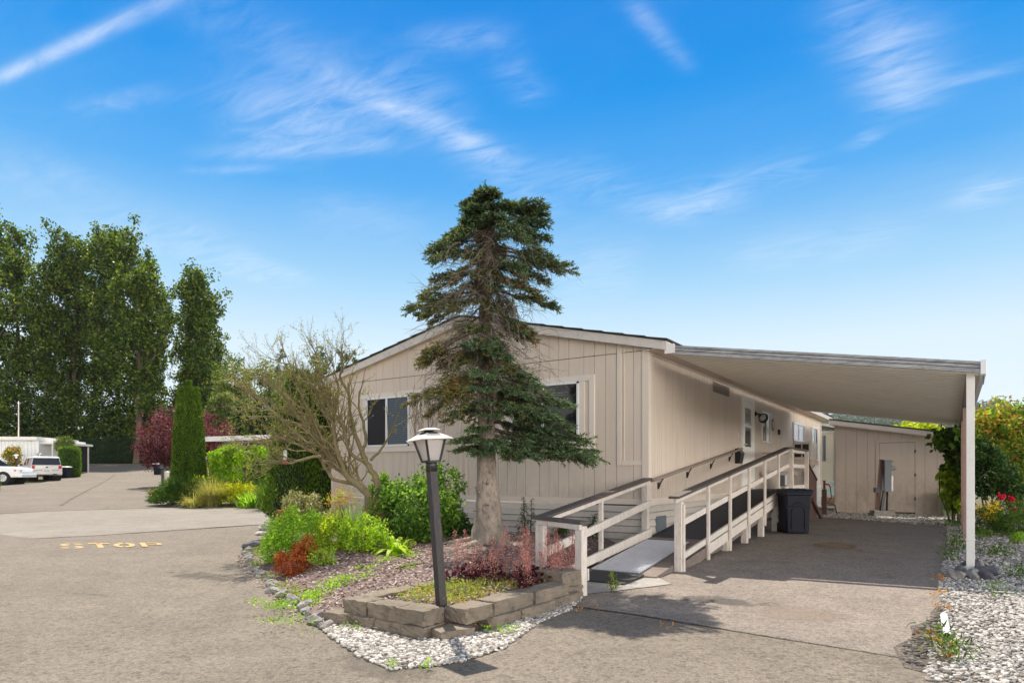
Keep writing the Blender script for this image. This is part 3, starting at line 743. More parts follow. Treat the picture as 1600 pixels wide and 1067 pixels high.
o = thing('meter_box', 'small grey electrical box low on the wall behind the ramp rail', 'meter box', (0, 10.1, .95))
p = MB(); p.box((0, 9.95, .92), (.12, 10.25, 1.3)); build('body', p, 'grey_metal', o, bevel=.01); p = MB(); p.box((.122, 9.97, .95), (.13, 10.23, 1.27)); p.cyl((.05, 10.1, .6), (.05, 10.1, .92), .02); build('cover', p, 'alu', o)
# air conditioner
o = thing('air_conditioner', 'boxy window air conditioner jutting from the side wall on a shelf', 'air conditioner', (0, 12.3, 1.7))
p = MB(); p.box((.0, 11.75, 1.72), (.52, 12.75, 2.28)); build('body', p, 'casing', o, bevel=.015)
p = MB(); p.box((.05, 11.742, 1.80), (.24, 11.75, 2.2)); p.box((.28, 11.742, 1.80), (.46, 11.75, 2.2)); build('side_grille', p, 'black_metal', o)
p = MB()
for i in range(12): p.bar((.525, 11.8, 1.77 + i*.04), (.525, 12.7, 1.77 + i*.04), .015, .014)
build('back_grille', p, 'alu', o)
p = MB(); p.box((0, 11.65, 1.55), (.56, 12.85, 1.715)); build('shelf', p, 'soffit', o); 
for yy in (11.9, 12.6):
    p = MB(); p.bar((.03, yy, 1.2), (.5, yy, 1.55), .04, .04, (0, 1, 0)); build('brace', p, 'soffit', o)

# ================================================================== wheelchair ramp
RX = 1.10; DY0, DY1, DYE = -2.30, 5.42, 7.42
def deckz(y): return -.03 + .120 * (min(y, DY1) - DY0)
def capz(y): return 1.01 + .1235 * (min(y, DY1) + 1.6)
ramp_ = thing('wheelchair_ramp', 'long wooden access ramp with white railings rising along the side wall', 'ramp', (.55, 1.5, 0))
def slab(x0, x1, y0, y1, th, up=0., mi=0):
    m = MB(); m.prism([(x0, y0, deckz(y0) + up), (x0, y1, deckz(y1) + up), (x0, y1, deckz(y1) + up - th), (x0, y0, deckz(y0) + up - th)], (x1 - x0, 0, 0), mi); return m
build('lower_deck', slab(.03, RX - .06, DY0, -.02, .09), 'deck_wood', ramp_)
m = slab(.03, RX - .06, -.02, DY1, .09); m.box((.03, DY1, deckz(DY1) - .09), (RX - .06, DYE, deckz(DY1))); build('upper_deck', m, 'deck_grip', ramp_)
m = MB()
for x0 in (.05, RX - .10):                              # joists below the deck
    m.prism([(x0, DY0 + .4, deckz(DY0 + .4) - .095), (x0, DY1, deckz(DY1) - .095), (x0, DY1, deckz(DY1) - .27), (x0, 0.4, deckz(.4) - .26), (x0, DY0 + 1.2, deckz(DY0+1.2) - .12)], (.04, 0, 0)); m.box((x0, DY1, deckz(DY1) - .27), (x0 + .04, DYE, deckz(DY1) - .095))
build('joist', m, 'deck_wood', ramp_)
def rail(name, x, y0, y1, off0, off1, th, mat, face=0.):
    m = MB(); ys = [y0] + ([DY1] if y0 < DY1 < y1 else []) + [y1]
    for a, b in zip(ys[:-1], ys[1:]):
        m.prism([(x, a, capz(a) + off0), (x, b, capz(b) + off0), (x, b, capz(b) + off1), (x, a, capz(a) + off1)], (th, 0, 0))
    return build(name, m, mat, ramp_, bevel=.004)
rail('handrail_cap', RX - .075, -1.82, DYE + .06, -.035, 0, .15, 'rail_cap')
rail('handrail', RX - .03, -1.74, DYE, -.105, -.038, .04, 'rail_paint')
rail('middle_rail', RX - .03, -1.52, DYE, -.46, -.37, .038, 'rail_paint')
def drail(name, x, y0, y1, o0, o1, th, mat):
    m = MB(); ys = [y0] + ([DY1] if y0 < DY1 < y1 else []) + [y1]
    for a, b in zip(ys[:-1], ys[1:]): m.prism([(x, a, deckz(a) + o0), (x, b, deckz(b) + o0), (x, b, deckz(b) + o1), (x, a, deckz(a) + o1)], (th, 0, 0))
    return build(name, m, mat, ramp_, bevel=.003)
drail('kerb_rail', RX - .035, -1.52, DYE, .03, .115, .038, 'rail_paint')
drail('skirt_board', RX - .035, -.42, DYE, -.15, .006, .04, 'rail_paint')
drail('lower_skirt', RX - .034, -1.55, -.46, -.17, -.01, .04, 'deck_wood')
posts = [-.44, .72, 1.92, 3.12, 4.32]
m = MB(); g0 = gz(RX, -1.6); m.box((RX - .055, -1.66, g0 - .1), (RX + .045, -1.54, capz(-1.6) - .105)); m.box((RX + .045, -1.625, g0 - .05), (RX + .075, -1.575, capz(-1.6) - .14)); build('newel_post', m, 'rail_paint', ramp_, bevel=.006)
for yy in posts:
    g0 = gz(RX, yy); m = MB()
    m.box((RX + .012, yy - .035, max(g0 - .02, deckz(yy) - .35)), (RX + .05, yy + .035, capz(yy) - .04))
    if deckz(yy) > .28: m.box((RX - .09, yy - .085, g0 - .05), (RX + .0115, yy + .035, deckz(yy) - .155))
    build('post', m, 'rail_paint', ramp_, bevel=.004)
for yy in (DY1 + .10, DYE - .04):
    m = MB(); m.box((RX - .0, yy - .05, gz(RX, yy)), (RX + .09, yy + .05, capz(yy) - .04)); build('post', m, 'rail_paint', ramp_, bevel=.004)
m = MB(); m.box((.06, DYE - .0, deckz(9) + .35), (RX, DYE + .035, deckz(9) + .45)); m.box((.06, DYE, capz(9) - .10), (RX, DYE + .035, capz(9) - .04)); build('end_rail', m, 'rail_paint', ramp_, bevel=.004)
# left railing in front of the house and its short return
def lcap(y): return 1.215 + .1325 * y
lr = MB(); lr.prism([(-.09, -3.42, lcap(-3.42) - .035), (-.09, .0, lcap(0) - .035), (-.09, 0, lcap(0)), (-.09, -3.42, lcap(-3.42))], (.16, 0, 0)); build('handrail_cap', lr, 'rail_cap', ramp_, bevel=.004)
lr = MB(); lr.prism([(-.02, -3.36, lcap(-3.36) - .105), (-.02, -.02, lcap(0) - .105), (-.02, -.02, lcap(0) - .038), (-.02, -3.36, lcap(-3.36) - .038)], (.04, 0, 0)); build('handrail', lr, 'rail_paint', ramp_, bevel=.004)
lr = MB(); lr.prism([(.02, -3.3, lcap(-3.3) - .50), (.02, -.02, lcap(0) - .47), (.02, -.02, lcap(0) - .36), (.02, -3.3, lcap(-3.3) - .39)], (.04, 0, 0)); build('middle_rail', lr, 'rail_paint', ramp_, bevel=.004)
lr = MB(); lr.prism([(.022, -2.75, deckz(-2.75) + .06), (.022, .0, deckz(0) + .0), (.022, .0, deckz(0) + .14), (.022, -2.75, deckz(-2.75) + .18)], (.04, 0, 0)); build('kerb_rail', lr, 'rail_paint', ramp_, bevel=.004)
for yy, w_ in ((-3.35, .10), (-1.7, .05), (-.06, .09)):
    lr = MB(); lr.box((-.03 - w_/2, yy - w_/2, -.1), (-.03 + w_/2 + .01, yy + w_/2, lcap(yy) - .105)); build('post', lr, 'rail_paint', ramp_, bevel=.005)
px_, py_ = .69, -3.66
ca = Vector((-.03, -3.38, lcap(-3.4) - .02)); cb = Vector((px_ + .06, py_ - .01, lcap(-3.4) - .035))
lr = MB(); lr.bar(ca + Vector((-.05, 0, 0)), cb, .15, .036); build('return_cap', lr, 'rail_cap', ramp_, bevel=.004)
lr = MB(); lr.bar(ca - Vector((0, .05, .05)), cb - Vector((.03, .05, .05)), .04, .06); build('return_rail', lr, 'rail_paint', ramp_, bevel=.004)
lr = MB(); mt = Matrix.Translation((px_, py_, 0)) @ Matrix.Rotation(R(-12), 4, 'Z'); lr.box((-.05, -.05, -.2), (.05, .05, lcap(-3.4) - .072), mat=mt); build('return_post', lr, 'rail_paint', ramp_, bevel=.006)
lr = MB(); lr.box((-.0, -3.32, .02), (.60, -3.28, .16)); build('toe_board', lr, 'rail_paint', ramp_, bevel=.004)
# wall handrail with brackets
o = thing('wall_handrail', 'thin brown handrail bracketed to the side wall above the ramp', 'handrail', (.05, 2.8, 1.2))
def wr(y): return 1.195 + .126 * y
m = MB(); m.prism([(.05, .03, wr(0) - .05), (.05, 5.5, wr(5.5) - .05), (.05, 5.5, wr(5.5)), (.05, .03, wr(0))], (.05, 0, 0)); build('rail', m, 'wall_rail', o, bevel=.012)
for yy in (.45, 1.9, 3.35, 4.7):
    m = MB(); m.tube([(.018, yy - .02, wr(yy) - .20), (.04, yy, wr(yy) - .12), (.075, yy + .03, wr(yy) - .05)], .012, 8); m.box((.0, yy - .04, wr(yy) - .23), (.018, yy, wr(yy) - .12)); build('bracket', m, 'black_metal', o)
# mats on the ramp
def ramp_mat(name, x0, x1, y0, y1, mat, label, ribs, cat='mat', skew=0.):
    m = MB(); n = 10
    def z(y): return deckz(y) if y > DY0 else max(gz(.5, y) + .02, deckz(DY0) + (y - DY0) * .16)
    m.prism([(x0, y0, z(y0) + .004), (x0, y1, z(y1) + .004), (x0, y1, z(y1) + .014), (x0, y0, z(y0) + .014)], (x1 - x0, 0, 0))
    if ribs:
        k = int((y1 - y0) / .058)
        for i in range(k):
            y = y0 + (i + .5) * (y1 - y0) / k
            for a in range(12):
                xa = x0 + (x1 - x0) * (a + .08) / 12; xb = x0 + (x1 - x0) * (a + .92) / 12
                m.bar((xa, y, z(y) + .022), (xb, y, z(y) + .022), .034, .016, mi=1)
    return tag(build(name, m, ['grey_metal' if ribs else mat, mat], origin=((x0+x1)/2, (y0+y1)/2, z((y0+y1)/2))), label, cat)
M['mat_light'] = paint('mat_light', (.56, .56, .60), .6, .08, 5, (.3, .3, .33), .4)
ramp_mat('ribbed_mat', .10, .80, -2.26, -.32, 'mat_light', 'pale ribbed plastic mat lying on the foot of the ramp', True)
ramp_mat('rubber_mat', .16, .88, -2.92, -2.29, 'black_rubber', 'black rubber doormat in front of the ramp', False)
# steps down from the landing, boarded in brown
o = thing('side_steps', 'dark red-brown boarded steps behind the ramp landing', 'steps', (.6, 8.1, 0))
m = MB()
for i in range(10):
    y0 = DYE + .06 + i * .135; zt = 1.55 - (y0 - DYE) * .33
    m.prism([(RX + .02, y0, .08), (RX + .02, y0 + .128, .08), (RX + .02, y0 + .128, zt - .042), (RX + .02, y0, zt)], (.03, 0, 0))
build('side_panel', m, 'brown_wood', o)
m = MB(); m.prism([(RX + .0, DYE + .04, 1.56), (RX, DYE + 1.42, 1.10), (RX, DYE + 1.42, 1.14), (RX, DYE + .04, 1.60)], (.07, 0, 0)); build('cap', m, 'brown_wood', o)
for i in range(4):
    m = MB(); m.box((.1, DYE + .08 + i*.32, .72 - i*.2), (RX, DYE + .38 + i*.32, .76 - i*.2)); build('tread', m, 'brown_wood', o)
m = MB(); m.bar((RX + .08, DYE + .6, .62), (RX + .12, DYE + 1.75, .06), .06, .10); build('brace', m, 'brown_wood', o)

# ================================================================== carport
cp = thing('carport', 'flat metal carport roof sloping from the mobile home over the driveway', 'carport', (4.36, 5.5, 0))
CX0, CX1, CY0, CY1 = .37, 4.46, -.05, 11.4; CZ0, CZ1 = 3.22, 2.56
def cz(x): return CZ0 + (CZ1 - CZ0) * (x - CX0) / (CX1 - CX0)
m = MB(); PT = .205; n = int((CY1 - CY0 - .1) / PT); prof = []
for i in range(n):                                       # ribbed pans running down the slope, front and lower rib faces coloured as shade
    y = CY0 + .06 + i * PT
    prof += [(y, 0), (y + .055, 0), (y + .060, -.014), (y + .085, -.014), (y + .09, 0), (y + .16, 0), (y + .163, -.007), (y + .18, -.007)]
prof.append((CY0 + .06 + n * PT, 0))
for k, ((ya, za), (yb, zb)) in enumerate(zip(prof[:-1], prof[1:])):
    for dz, rev, mi in ((0, False, 2 if k % 8 in (1, 2) else 0), (.012, True, 1)):
        q = [(CX0, ya, cz(CX0) + za + dz), (CX1, ya, cz(CX1) + za + dz), (CX1, yb, cz(CX1) + zb + dz), (CX0, yb, cz(CX0) + zb + dz)]
        m.add(q, [(0, 1, 2, 3) if rev else (3, 2, 1, 0)], mi)
build('roof_pans', m, ['carport_under', 'galvanised', 'rib_shade'], cp)
def edge(y, back=1):
    m = MB()
    for a, b, dpt in ((-.01, .035, .05), (.035, .05, .025), (.05, .082, .045), (.082, .097, .025), (.097, .13, .05)):
        m.prism([(CX0 - .02, y, cz(CX0) + a), (CX1 + .02, y, cz(CX1) + a), (CX1 + .02, y, cz(CX1) + b), (CX0 - .02, y, cz(CX0) + b)], (0, -dpt * back, 0))
    return m
build('front_fascia', edge(CY0), 'galvanised', cp); build('rear_fascia', edge(CY1, -1), 'galvanised', cp)
m = MB(); m.box((CX1 + .0, CY0 - .06, CZ1 - .03), (CX1 + .06, CY1 + .05, CZ1 + .15)); build('gutter', m, 'alu', cp, bevel=.004)
m = MB(); m.box((CX0 - .045, CY0 - .07, cz(CX0) - .015), (CX0 + .12, CY0 - .052, cz(CX0) + .135)); build('end_cap', m, 'white', cp)
m = MB(); m.prism([(CX1 - .15, CY0 + .25, cz(CX1 - .15) - .10), (CX1 - .08, CY0 + .25, cz(CX1 - .08) - .10), (CX1 - .08, CY0 + .25, cz(CX1 - .08) - .004), (CX1 - .15, CY0 + .25, cz(CX1 - .15) - .004)], (0, CY1 - .2, 0)); build('beam', m, 'wall_rail', cp)
xp = 4.36
for i, yy in enumerate((.12, 3.9, 7.6, 11.2)):
    m = MB(); top = cz(xp) - .13 if i else cz(xp) - .005
    w_ = .045
    m.box((xp - w_, yy - w_, gz(xp, yy) - .05), (xp + w_, yy + w_, top))
    m.box((xp - w_ - .008, yy - w_ - .008, gz(xp, yy) + .42), (xp + w_ + .008, yy + w_ + .008, gz(xp, yy) + .435))
    q = build('post', m, 'white' if i == 0 else 'post_brown', cp, bevel=.004)
    if i == 0: q['label'] = 'white front post standing in grey rocks'
q = W(1536, 590, 7.95)
m = MB(); m.tube([(4.50, .1, 2.56), (4.50, .1, 2.50), (4.495, .1, 2.42)], [.012, .012, .004], 6); build('drip_spout', m, 'grey_metal', cp)
# ================================================================== road lettering
def onground(px, py, up):
    z = 12.
    for _ in range(6):
        p = W(px, 740, z); h = gz(p.x, p.y); z = (CZ - h) * FP / (py - HZ)
    p = W(px, 740, z); return Vector((p.x, p.y, gz(p.x, p.y) + up))
def ring(c, r0, r1, a0, a1, n=10):
    o = [(c[0] + r1[0]*math.cos(t), c[1] + r1[1]*math.sin(t)) for t in np.linspace(a0, a1, n)]
    return [(o[i], o[i+1], (c[0] + r0[0]*math.cos(b), c[1] + r0[1]*math.sin(b)), (c[0] + r0[0]*math.cos(a), c[1] + r0[1]*math.sin(a)))
            for i, (a, b) in enumerate(zip(np.linspace(a0, a1, n)[:-1], np.linspace(a0, a1, n)[1:]))]
PI = math.pi
LET = {'S': ring((.5, .74), (.28, .12), (.5, .26), .25, 1.35) + ring((.5, .74), (.28, .12), (.5, .26), 1.8, 4.35) + ring((.5, .26), (.28, .12), (.5, .26), -1.25, 1.25) + ring((.5, .26), (.28, .12), (.5, .26), 3.4, 4.4),
       'T': [((0, 1), (.46, 1), (.46, .80), (0, .80)), ((.54, 1), (1, 1), (1, .80), (.54, .80)), ((.36, .76), (.64, .76), (.64, 0), (.36, 0))],
       'O': ring((.5, .5), (.24, .25), (.5, .5), 1.72, 4.56) + ring((.5, .5), (.24, .25), (.5, .5), -1.42, 1.42),
       'P': [((0, 1), (.28, 1), (.28, 0), (0, 0)), ((.34, 1), (.65, 1), (.65, .84), (.34, .84)), ((.34, .55), (.65, .55), (.65, .40), (.34, .40))] + ring((.65, .70), (.14, .15), (.36, .30), -PI/2, PI/2)}
m = MB()
for ch, xa, xb, yt, yb in (('S', 95.5, 133, 849.6, 857), ('T', 138.5, 172, 849, 856), ('O', 179, 213.5, 848.6, 855.4), ('P', 219, 253.5, 848.2, 854.4)):
    for q in LET[ch]:
        vs = [onground(xa + (xb - xa) * u + (1 - v_) * 5 * (ch in 'TP') - 2, yb + (yt - yb) * v_, .011) for u, v_ in q]
        n_ = (vs[1] - vs[0]).cross(vs[2] - vs[0]).z
        m.add(vs if n_ > 0 else vs[::-1], [(0, 1, 2, 3)])
o = build('road_lettering', m, 'yellow_paint', kind='structure')

# ================================================================== retaining wall blocks
def blk(c, L, Dp, H, rot, label, zb):
    m = MB(); rg = random.Random(hash(label) % 999 if False else len(label) + int(c[0]*100))
    hx, hy = L/2, Dp/2
    bm = bmesh.new(); bmesh.ops.create_cube(bm, size=1)
    bmesh.ops.subdivide_edges(bm, edges=bm.edges[:], cuts=5, use_grid_fill=True)
    for v in bm.verts:
        p = v.co.copy(); q = Vector((p.x * L, p.y * Dp, p.z * H))
        edge_ = sum(abs(abs(k) - .5) < 1e-3 for k in p)
        q += Vector((rg.uniform(-1, 1), rg.uniform(-1, 1), rg.uniform(-.5, .5))) * (.0055 if edge_ < 2 else .010)
        if edge_ >= 2: q *= .985
        v.co = q
    mt = Matrix.Translation((c[0], c[1], zb + H/2)) @ Matrix.Rotation(R(rot), 4, 'Z')
    m.add([mt @ v.co for v in bm.verts], [[v.index for v in f.verts] for f in bm.faces]); bm.free()
    return tag(build('garden_block', m, 'block', origin=(c[0], c[1], zb), bevel=0), label, 'garden block', 'concrete blocks of the planter wall')
B0, BH, BT = -.135, .115, .132
z1 = B0 + BH; z2 = z1 + BT
for a in [((-.42, -5.90), .30, .24, BT, 0, 'upper block at the left end of the planter front', z1), ((-.06, -5.90), .36, .25, BT, 1, 'second upper block from the left on the planter front', z1),
          ((.29, -5.91), .33, .26, BT, -2, 'upper block with the near corner, left of the lamp post', z1),
          ((.58, -5.58), .25, .36, BT, -4, 'upper block just right of the lamp post', z1), ((.60, -5.05), .24, .62, BT, -3, 'long upper block right of the lamp post', z1), ((.645, -4.40), .24, .60, BT, -4, 'upper block beside the pink flowers', z1),
          ((-.58, -6.02), .26, .22, BH, 6, 'low block sticking out at the far left of the planter', B0 + .015), ((-.31, -5.95), .34, .25, BH, -5, 'lower course block under the left end of the planter front', B0 + .004), ((.04, -5.92), .34, .25, BH, 0, 'lower course block in the middle of the planter front', B0), ((.34, -5.93), .27, .27, BH, 1, 'lower course block under the near corner', B0 - .002),
          ((.60, -5.86), .27, .32, BH, -24, 'loose block jutting out below the lamp post', B0 - .012), ((.64, -5.25), .25, .44, BH, -3, 'lower course block right of the jutting block', B0 + .008), ((.67, -4.72), .25, .58, BH, -3, 'lower course block under the pink flowers', B0 + .012), ((.69, -4.16), .24, .50, BH, -4, 'lower course block nearest the ramp', B0 + .02),
          ((.52, -3.88), .38, .36, .16, -8, 'tall grey block beside the white ramp post', z2 - .06), ((.55, -3.86), .36, .34, .15, -8, 'block below the tall grey one by the ramp post', z2 - .212),
          ((-.54, -5.42), .20, .66, BT, 1, 'near block of the planter side against the mulch', z1 - .01), ((-.52, -4.75), .20, .64, BT, 0, 'far block of the planter side against the mulch', z1 - .005)]:
    blk(*a)
# ================================================================== lamp post
def lamp(base, lean, label, big=True, group=None, scale=1.0):
    b = Vector(base); o = thing('lamp_post', label, 'lamp post', b, group); lx = Vector(lean)
    H = 1.37
    rot = Matrix.Rotation(R(33.9 + 40), 3, 'Z')
    def at(z): return b + Vector((lx.x * z / H, lx.y * z / H, z))
    m = MB(); w_ = .039
    vs = []
    for z in (-.1, H):
        c = at(z)
        for sx, sy in ((-1,-1),(1,-1),(1,1),(-1,1)): vs.append(c + rot @ Vector((sx*w_, sy*w_, 0)))
    m.add(vs, [(3,2,1,0),(4,5,6,7),(0,1,5,4),(1,2,6,5),(2,3,7,6),(3,0,4,7)]); build('post', m, 'lamp_post', o, bevel=.006)
    tl = Vector((lx.x / H, lx.y / H, 1)).normalized()
    q = Vector((0, 0, 1)).rotation_difference(tl).to_matrix() @ rot; c = at(H - .05)
    m = MB(); m.lathe([(.052, -.02), (.052, .08), (.04, .085)], c, 16, mat=q); build('collar', m, 'black_metal', o)
    z0, z1_, r0, r1 = .075, .268, .080, .140                 # half diagonals of the glass body
    s2 = math.pi / 4
    m = MB(); m.lathe([(.02, z0 - .012), (r0 + .012, z0 - .012), (r0 + .014, z0 + .006), (.02, z0 + .006)], c, 4, mat=q, smooth=False, a0=s2)
    for k in range(4):
        t = s2 + k * math.pi / 2; u = Vector((math.cos(t), math.sin(t), 0))
        m.bar(c + q @ (u * (r0 + .004) + Vector((0, 0, z0))), c + q @ (u * (r1 + .004) + Vector((0, 0, z1_))), .018, .018, up=q @ u)
    build('frame', m, 'black_metal', o)
    m = MB(); m.lathe([(r0 - .006, z0 + .006), (r1 - .006, z1_)], c, 4, mat=q, smooth=False, a0=s2); build('glass', m, 'lamp_glass', o)
    m = MB(); m.lathe([(.018, z0), (.02, z0 + .06), (.028, z0 + .09), (.03, z0 + .13), (.012, z0 + .15)], c, 10, mat=q); build('bulb', m, 'white', o)
    m = MB(); m.lathe([(.215, z1_ - .004), (.218, z1_ + .002), (.15, z1_ + .035), (.085, z1_ + .060), (.08, z1_ + .056), (.14, z1_ + .03), (.21, z1_ - .002)], c, 4, mat=q, smooth=False, a0=s2); hood = build('hood', m, 'lamp_hood', o)
    m = MB(); m.lathe([(.088, z1_ + .054), (.075, z1_ + .066), (.045, z1_ + .072), (.045, z1_ + .09), (.0, z1_ + .09)], c, 12, mat=q); build('neck', m, 'black_metal', hood)
    m = MB(); m.lathe([(.105, z1_ + .084), (.107, z1_ + .089), (.05, z1_ + .106), (0, z1_ + .11)], c, 4, mat=q, smooth=False, a0=s2); build('crown_cap', m, 'lamp_hood', hood)
    if big:
        m = MB(); m.tube([c + q @ Vector((0, 0, z1_ + .11)), c + q @ Vector((.0, .0, z1_ + .20))], .004, 6); build('finial', m, 'black_metal', hood)
    return o
lampo = lamp((.335, -5.66, .0), (-.083, -.056, 0), 'weathered wooden lamp post with pale metal lantern leaning in the planter')
for px, z, lab in ((28, 47.5, 'far lamp post with white hood between the white pickup and the silver car'), (64, 56, 'far lamp post showing its white hood above the silver car roof'), (95, 57, 'far lamp post in front of the white awning post beside the clipped hedge')):
    c = dup(lampo); c.location = G(px, z); c['label'] = lab; c['group'] = 'lamp posts along the far street'; c.scale = (1.15, 1.15, 1.15)
    for k in c.children:
        if k.name.startswith(('glass', 'hood')):
            k.data = k.data.copy(); k.data.materials[0] = M['white']
lampo['group'] = 'lamp posts'

# ================================================================== stones, rocks, pipe
rg = random.Random(11)
edge_pts = [(-.5, -6.30), (-1.28, -5.88), (-2.2, -5.47), (-3.3, -4.88), (-4.6, -4.22), (-5.8, -3.5), (-7.4, -2.1)]
names = 0
for (xa, ya), (xb, yb) in zip(edge_pts[:-1], edge_pts[1:]):
    n = max(2, int(math.hypot(xb - xa, yb - ya) / .145))
    for i in range(n):
        t = (i + rg.uniform(.2, .8)) / n; x = xa + (xb - xa) * t + rg.uniform(-.04, .04); y = ya + (yb - ya) * t + rg.uniform(-.04, .04)
        near = y < -5.2; s = rg.uniform(.04, .085) * (1.0 if near else .9)
        m = MB(); m.rock((x, y, gz(x, y) + s * .35), s * 1.15, s * .8, s * .72, seed=i * 7 + int(x * 31), rot=rg.uniform(0, 3), sub=2, rough=.3)
        tag(build('edging_stone', m, 'stone_grey', origin=(x, y, gz(x, y))), 'rough grey stone in the row edging the garden along the street', 'stone', 'stones edging the garden')
m = MB(); p = G(396, 11.8); m.rock((p.x, p.y, p.z + .06), .26, .10, .10, 5, rot=R(20), rough=.15); tag(build('flat_stone', m, 'stone_dark', origin=p), 'dark flat stone slab at the left edge of the bright green shrub', 'stone')
for i, (px, z, s, lab) in enumerate(((416, 15.2, .17, 'pale rock at the garden corner, nearest the tall green column'), (425, 14.6, .12, 'small pale rock below the tall green column'), (409, 14.2, .10, 'smallest pale rock at the street corner of the garden'))):
    p = G(px, z); m = MB(); m.rock((p.x, p.y, p.z + s*.3), s*1.3, s, s*.6, 20 + i, rough=.3); tag(build('corner_rock', m, 'stone_white', origin=p), lab, 'stone')
p = W(818, 912, 7.35); m = MB(); m.rock((p.x, p.y, .10), .13, .07, .045, 31, rot=.5, rough=.25); tag(build('white_rock', m, 'stone_white', origin=(p.x, p.y, .07)), 'white rock lying in the planter below the pink flowers', 'stone')
for i, (px, py, s, lab) in enumerate(((1517, 882, .095, 'dark rock right against the white post'), (1502, 893, .10, 'flat dark rock left of the white post'), (1520, 897, .12, 'largest grey rock in front of the white post'), (1537, 893, .11, 'dark rock just right of the white post'), (1552, 889, .075, 'small dark rock farthest right of the white post'), (1541, 899, .10, 'light grey rock in front of the dark rocks'), (1490, 897, .10, 'pale rock farthest left of the white post'))):
    z = 1.24 * FP / (py - HZ); p = G(px, z); m = MB(); m.rock((p.x, p.y, p.z + s*.35), s*1.1, s*.8, s*.75, 40 + i, rot=i, rough=.28)
    tag(build('post_rock', m, 'stone_dark' if 'dark' in lab else 'stone_grey', origin=p), lab, 'rock', 'rocks round the carport post')
pa, pb = onground(1475, 966, .03), onground(1480, 1000, .035)
o = thing('drain_pipe', 'short white plastic pipe lying at the edge of the gravel', 'pipe', pa)
m = MB(); m.tube([pa, pb], .030, 16, cap=False); m.tube([pb, pa], .026, 16, cap=False); build('tube', m, 'pipe_white', o)
m = MB(); m.cyl(pb - (pb - pa).normalized() * .02, pb - (pb - pa).normalized() * .015, .0265, 14); build('bore_shade', m, 'dark_void', o)  # black disc standing for the shade inside the pipe

# ================================================================== bin
o = thing('trash_bin', 'dark navy wheeled trash bin standing against the ramp posts', 'bin', (1.47, 4.12, gz(1.47, 4.12)), rot=R(33.9 - 6))
def rr(w_, d_, z, r=.05, n=5):
    out = []
    for cx_, cy_, a in ((w_/2 - r, d_/2 - r, 0), (-w_/2 + r, d_/2 - r, 90), (-w_/2 + r, -d_/2 + r, 180), (w_/2 - r, -d_/2 + r, 270)):
        for k in range(n): t = R(a + 90 * k / (n - 1)); out.append((cx_ + r*math.cos(t), cy_ + r*math.sin(t), z))
    return out
def loft(m, rings, mi=0, cap=True, smooth=False):
    n = len(rings[0]); o_ = len(m.v)
    for r_ in rings: m.v += [tuple(p) for p in r_]
    for i in range(len(rings) - 1):
        for k in range(n):
            k2 = (k + 1) % n; m.f.append([o_ + i*n + k, o_ + i*n + k2, o_ + (i+1)*n + k2, o_ + (i+1)*n + k]); m.mi.append(mi); m.sm.append(smooth)
    if cap:
        m.f.append([o_ + k for k in range(n - 1, -1, -1)]); m.f.append([o_ + (len(rings)-1)*n + k for k in range(n)]); m.mi += [mi, mi]; m.sm += [False, False]
    return m
m = loft(MB(), [rr(.44, .48, .02), rr(.45, .49, .06), rr(.515, .58, .78), rr(.55, .62, .79), rr(.555, .625, .84)])
pts = [(-.13, .10)] + [(-.13 + .0, .10 + .30)] + [(.13 * math.cos(t), .44 + .13 * math.sin(t)) for t in np.linspace(PI, 0, 9)] + [(.13, .10)]
def bf(x, z): return (x, -(.245 + .05 * z) - .004, z)
m.tube([bf(x, z) for x, z in pts], .011, 6)
m.tube([bf(x, z) for x, z in [(-.22, .53), (-.13, .56), (-.06, .62), (0, .635), (.06, .62), (.13, .56), (.22, .53)]], .009, 6)
build('body', m, 'bin_plastic', o, local=True, bevel=.004)
m = loft(MB(), [rr(.575, .65, .842), rr(.58, .66, .875), rr(.50, .58, .90), rr(.40, .46, .905)])
for xx in (-.13, 0, .13): m.box((xx - .03, -.30, .885), (xx + .03, .26, .912))
build('lid', m, 'bin_plastic', o, local=True, bevel=.006)
m = MB(); m.tube([(-.2, .30, .80), (-.2, .38, .84), (.2, .38, .84), (.2, .30, .80)], .015, 8); build('handle', m, 'bin_plastic', o, local=True)
for sx in (-1, 1):
    m = MB(); m.cyl((sx*.25, .24, .10), (sx*.20, .24, .10), .10, 16); build('wheel', m, 'black_rubber', o, local=True)

# ================================================================== shed
SY = 12.5
o = thing('garden_shed', 'beige wooden shed with a plain door beyond the driveway', 'shed', (2.6, SY, .07)); shed = o
def sroof(x): return 2.96 - .168 * (x - 1.1)
m = MB(); m.prism([(1.1, SY + .03, .03), (4.3, SY + .03, .03), (4.3, SY + .03, sroof(4.3) - .15), (1.1, SY + .03, sroof(1.1) - .15)], (0, 2.6, 0), 1)
x = 1.1
while x < 4.28:
    nx = min(4.3, x + .298)
    m.prism([(x + .003, SY, .05), (nx - .003, SY, .05), (nx - .003, SY, sroof(nx) - .15), (x + .003, SY, sroof(x) - .15)], (0, .03, 0)); x = nx
for j in range(8): m.box((1.07, SY + .03 + j*.3, .05), (1.1, SY + .324 + j*.3, sroof(1.1) - .15))
build('wall', m, ['siding', 'siding_dark'], o)
m = MB(); m.prism([(.95, SY - .20, sroof(.95) - .02), (4.45, SY - .20, sroof(4.45) - .02), (4.45, SY - .20, sroof(4.45) + .02), (.95, SY - .20, sroof(.95) + .02)], (0, 3.0, 0)); rf = build('roof', m, 'shingle', o)
m = MB(); m.prism([(.95, SY - .18, sroof(.95) - .17), (4.45, SY - .18, sroof(4.45) - .17), (4.45, SY - .18, sroof(4.45) - .022), (.95, SY - .18, sroof(.95) - .022)], (0, .04, 0)); m.box((.95, SY - .135, sroof(.95) - .17), (.99, SY + 2.7, sroof(.95) - .022))
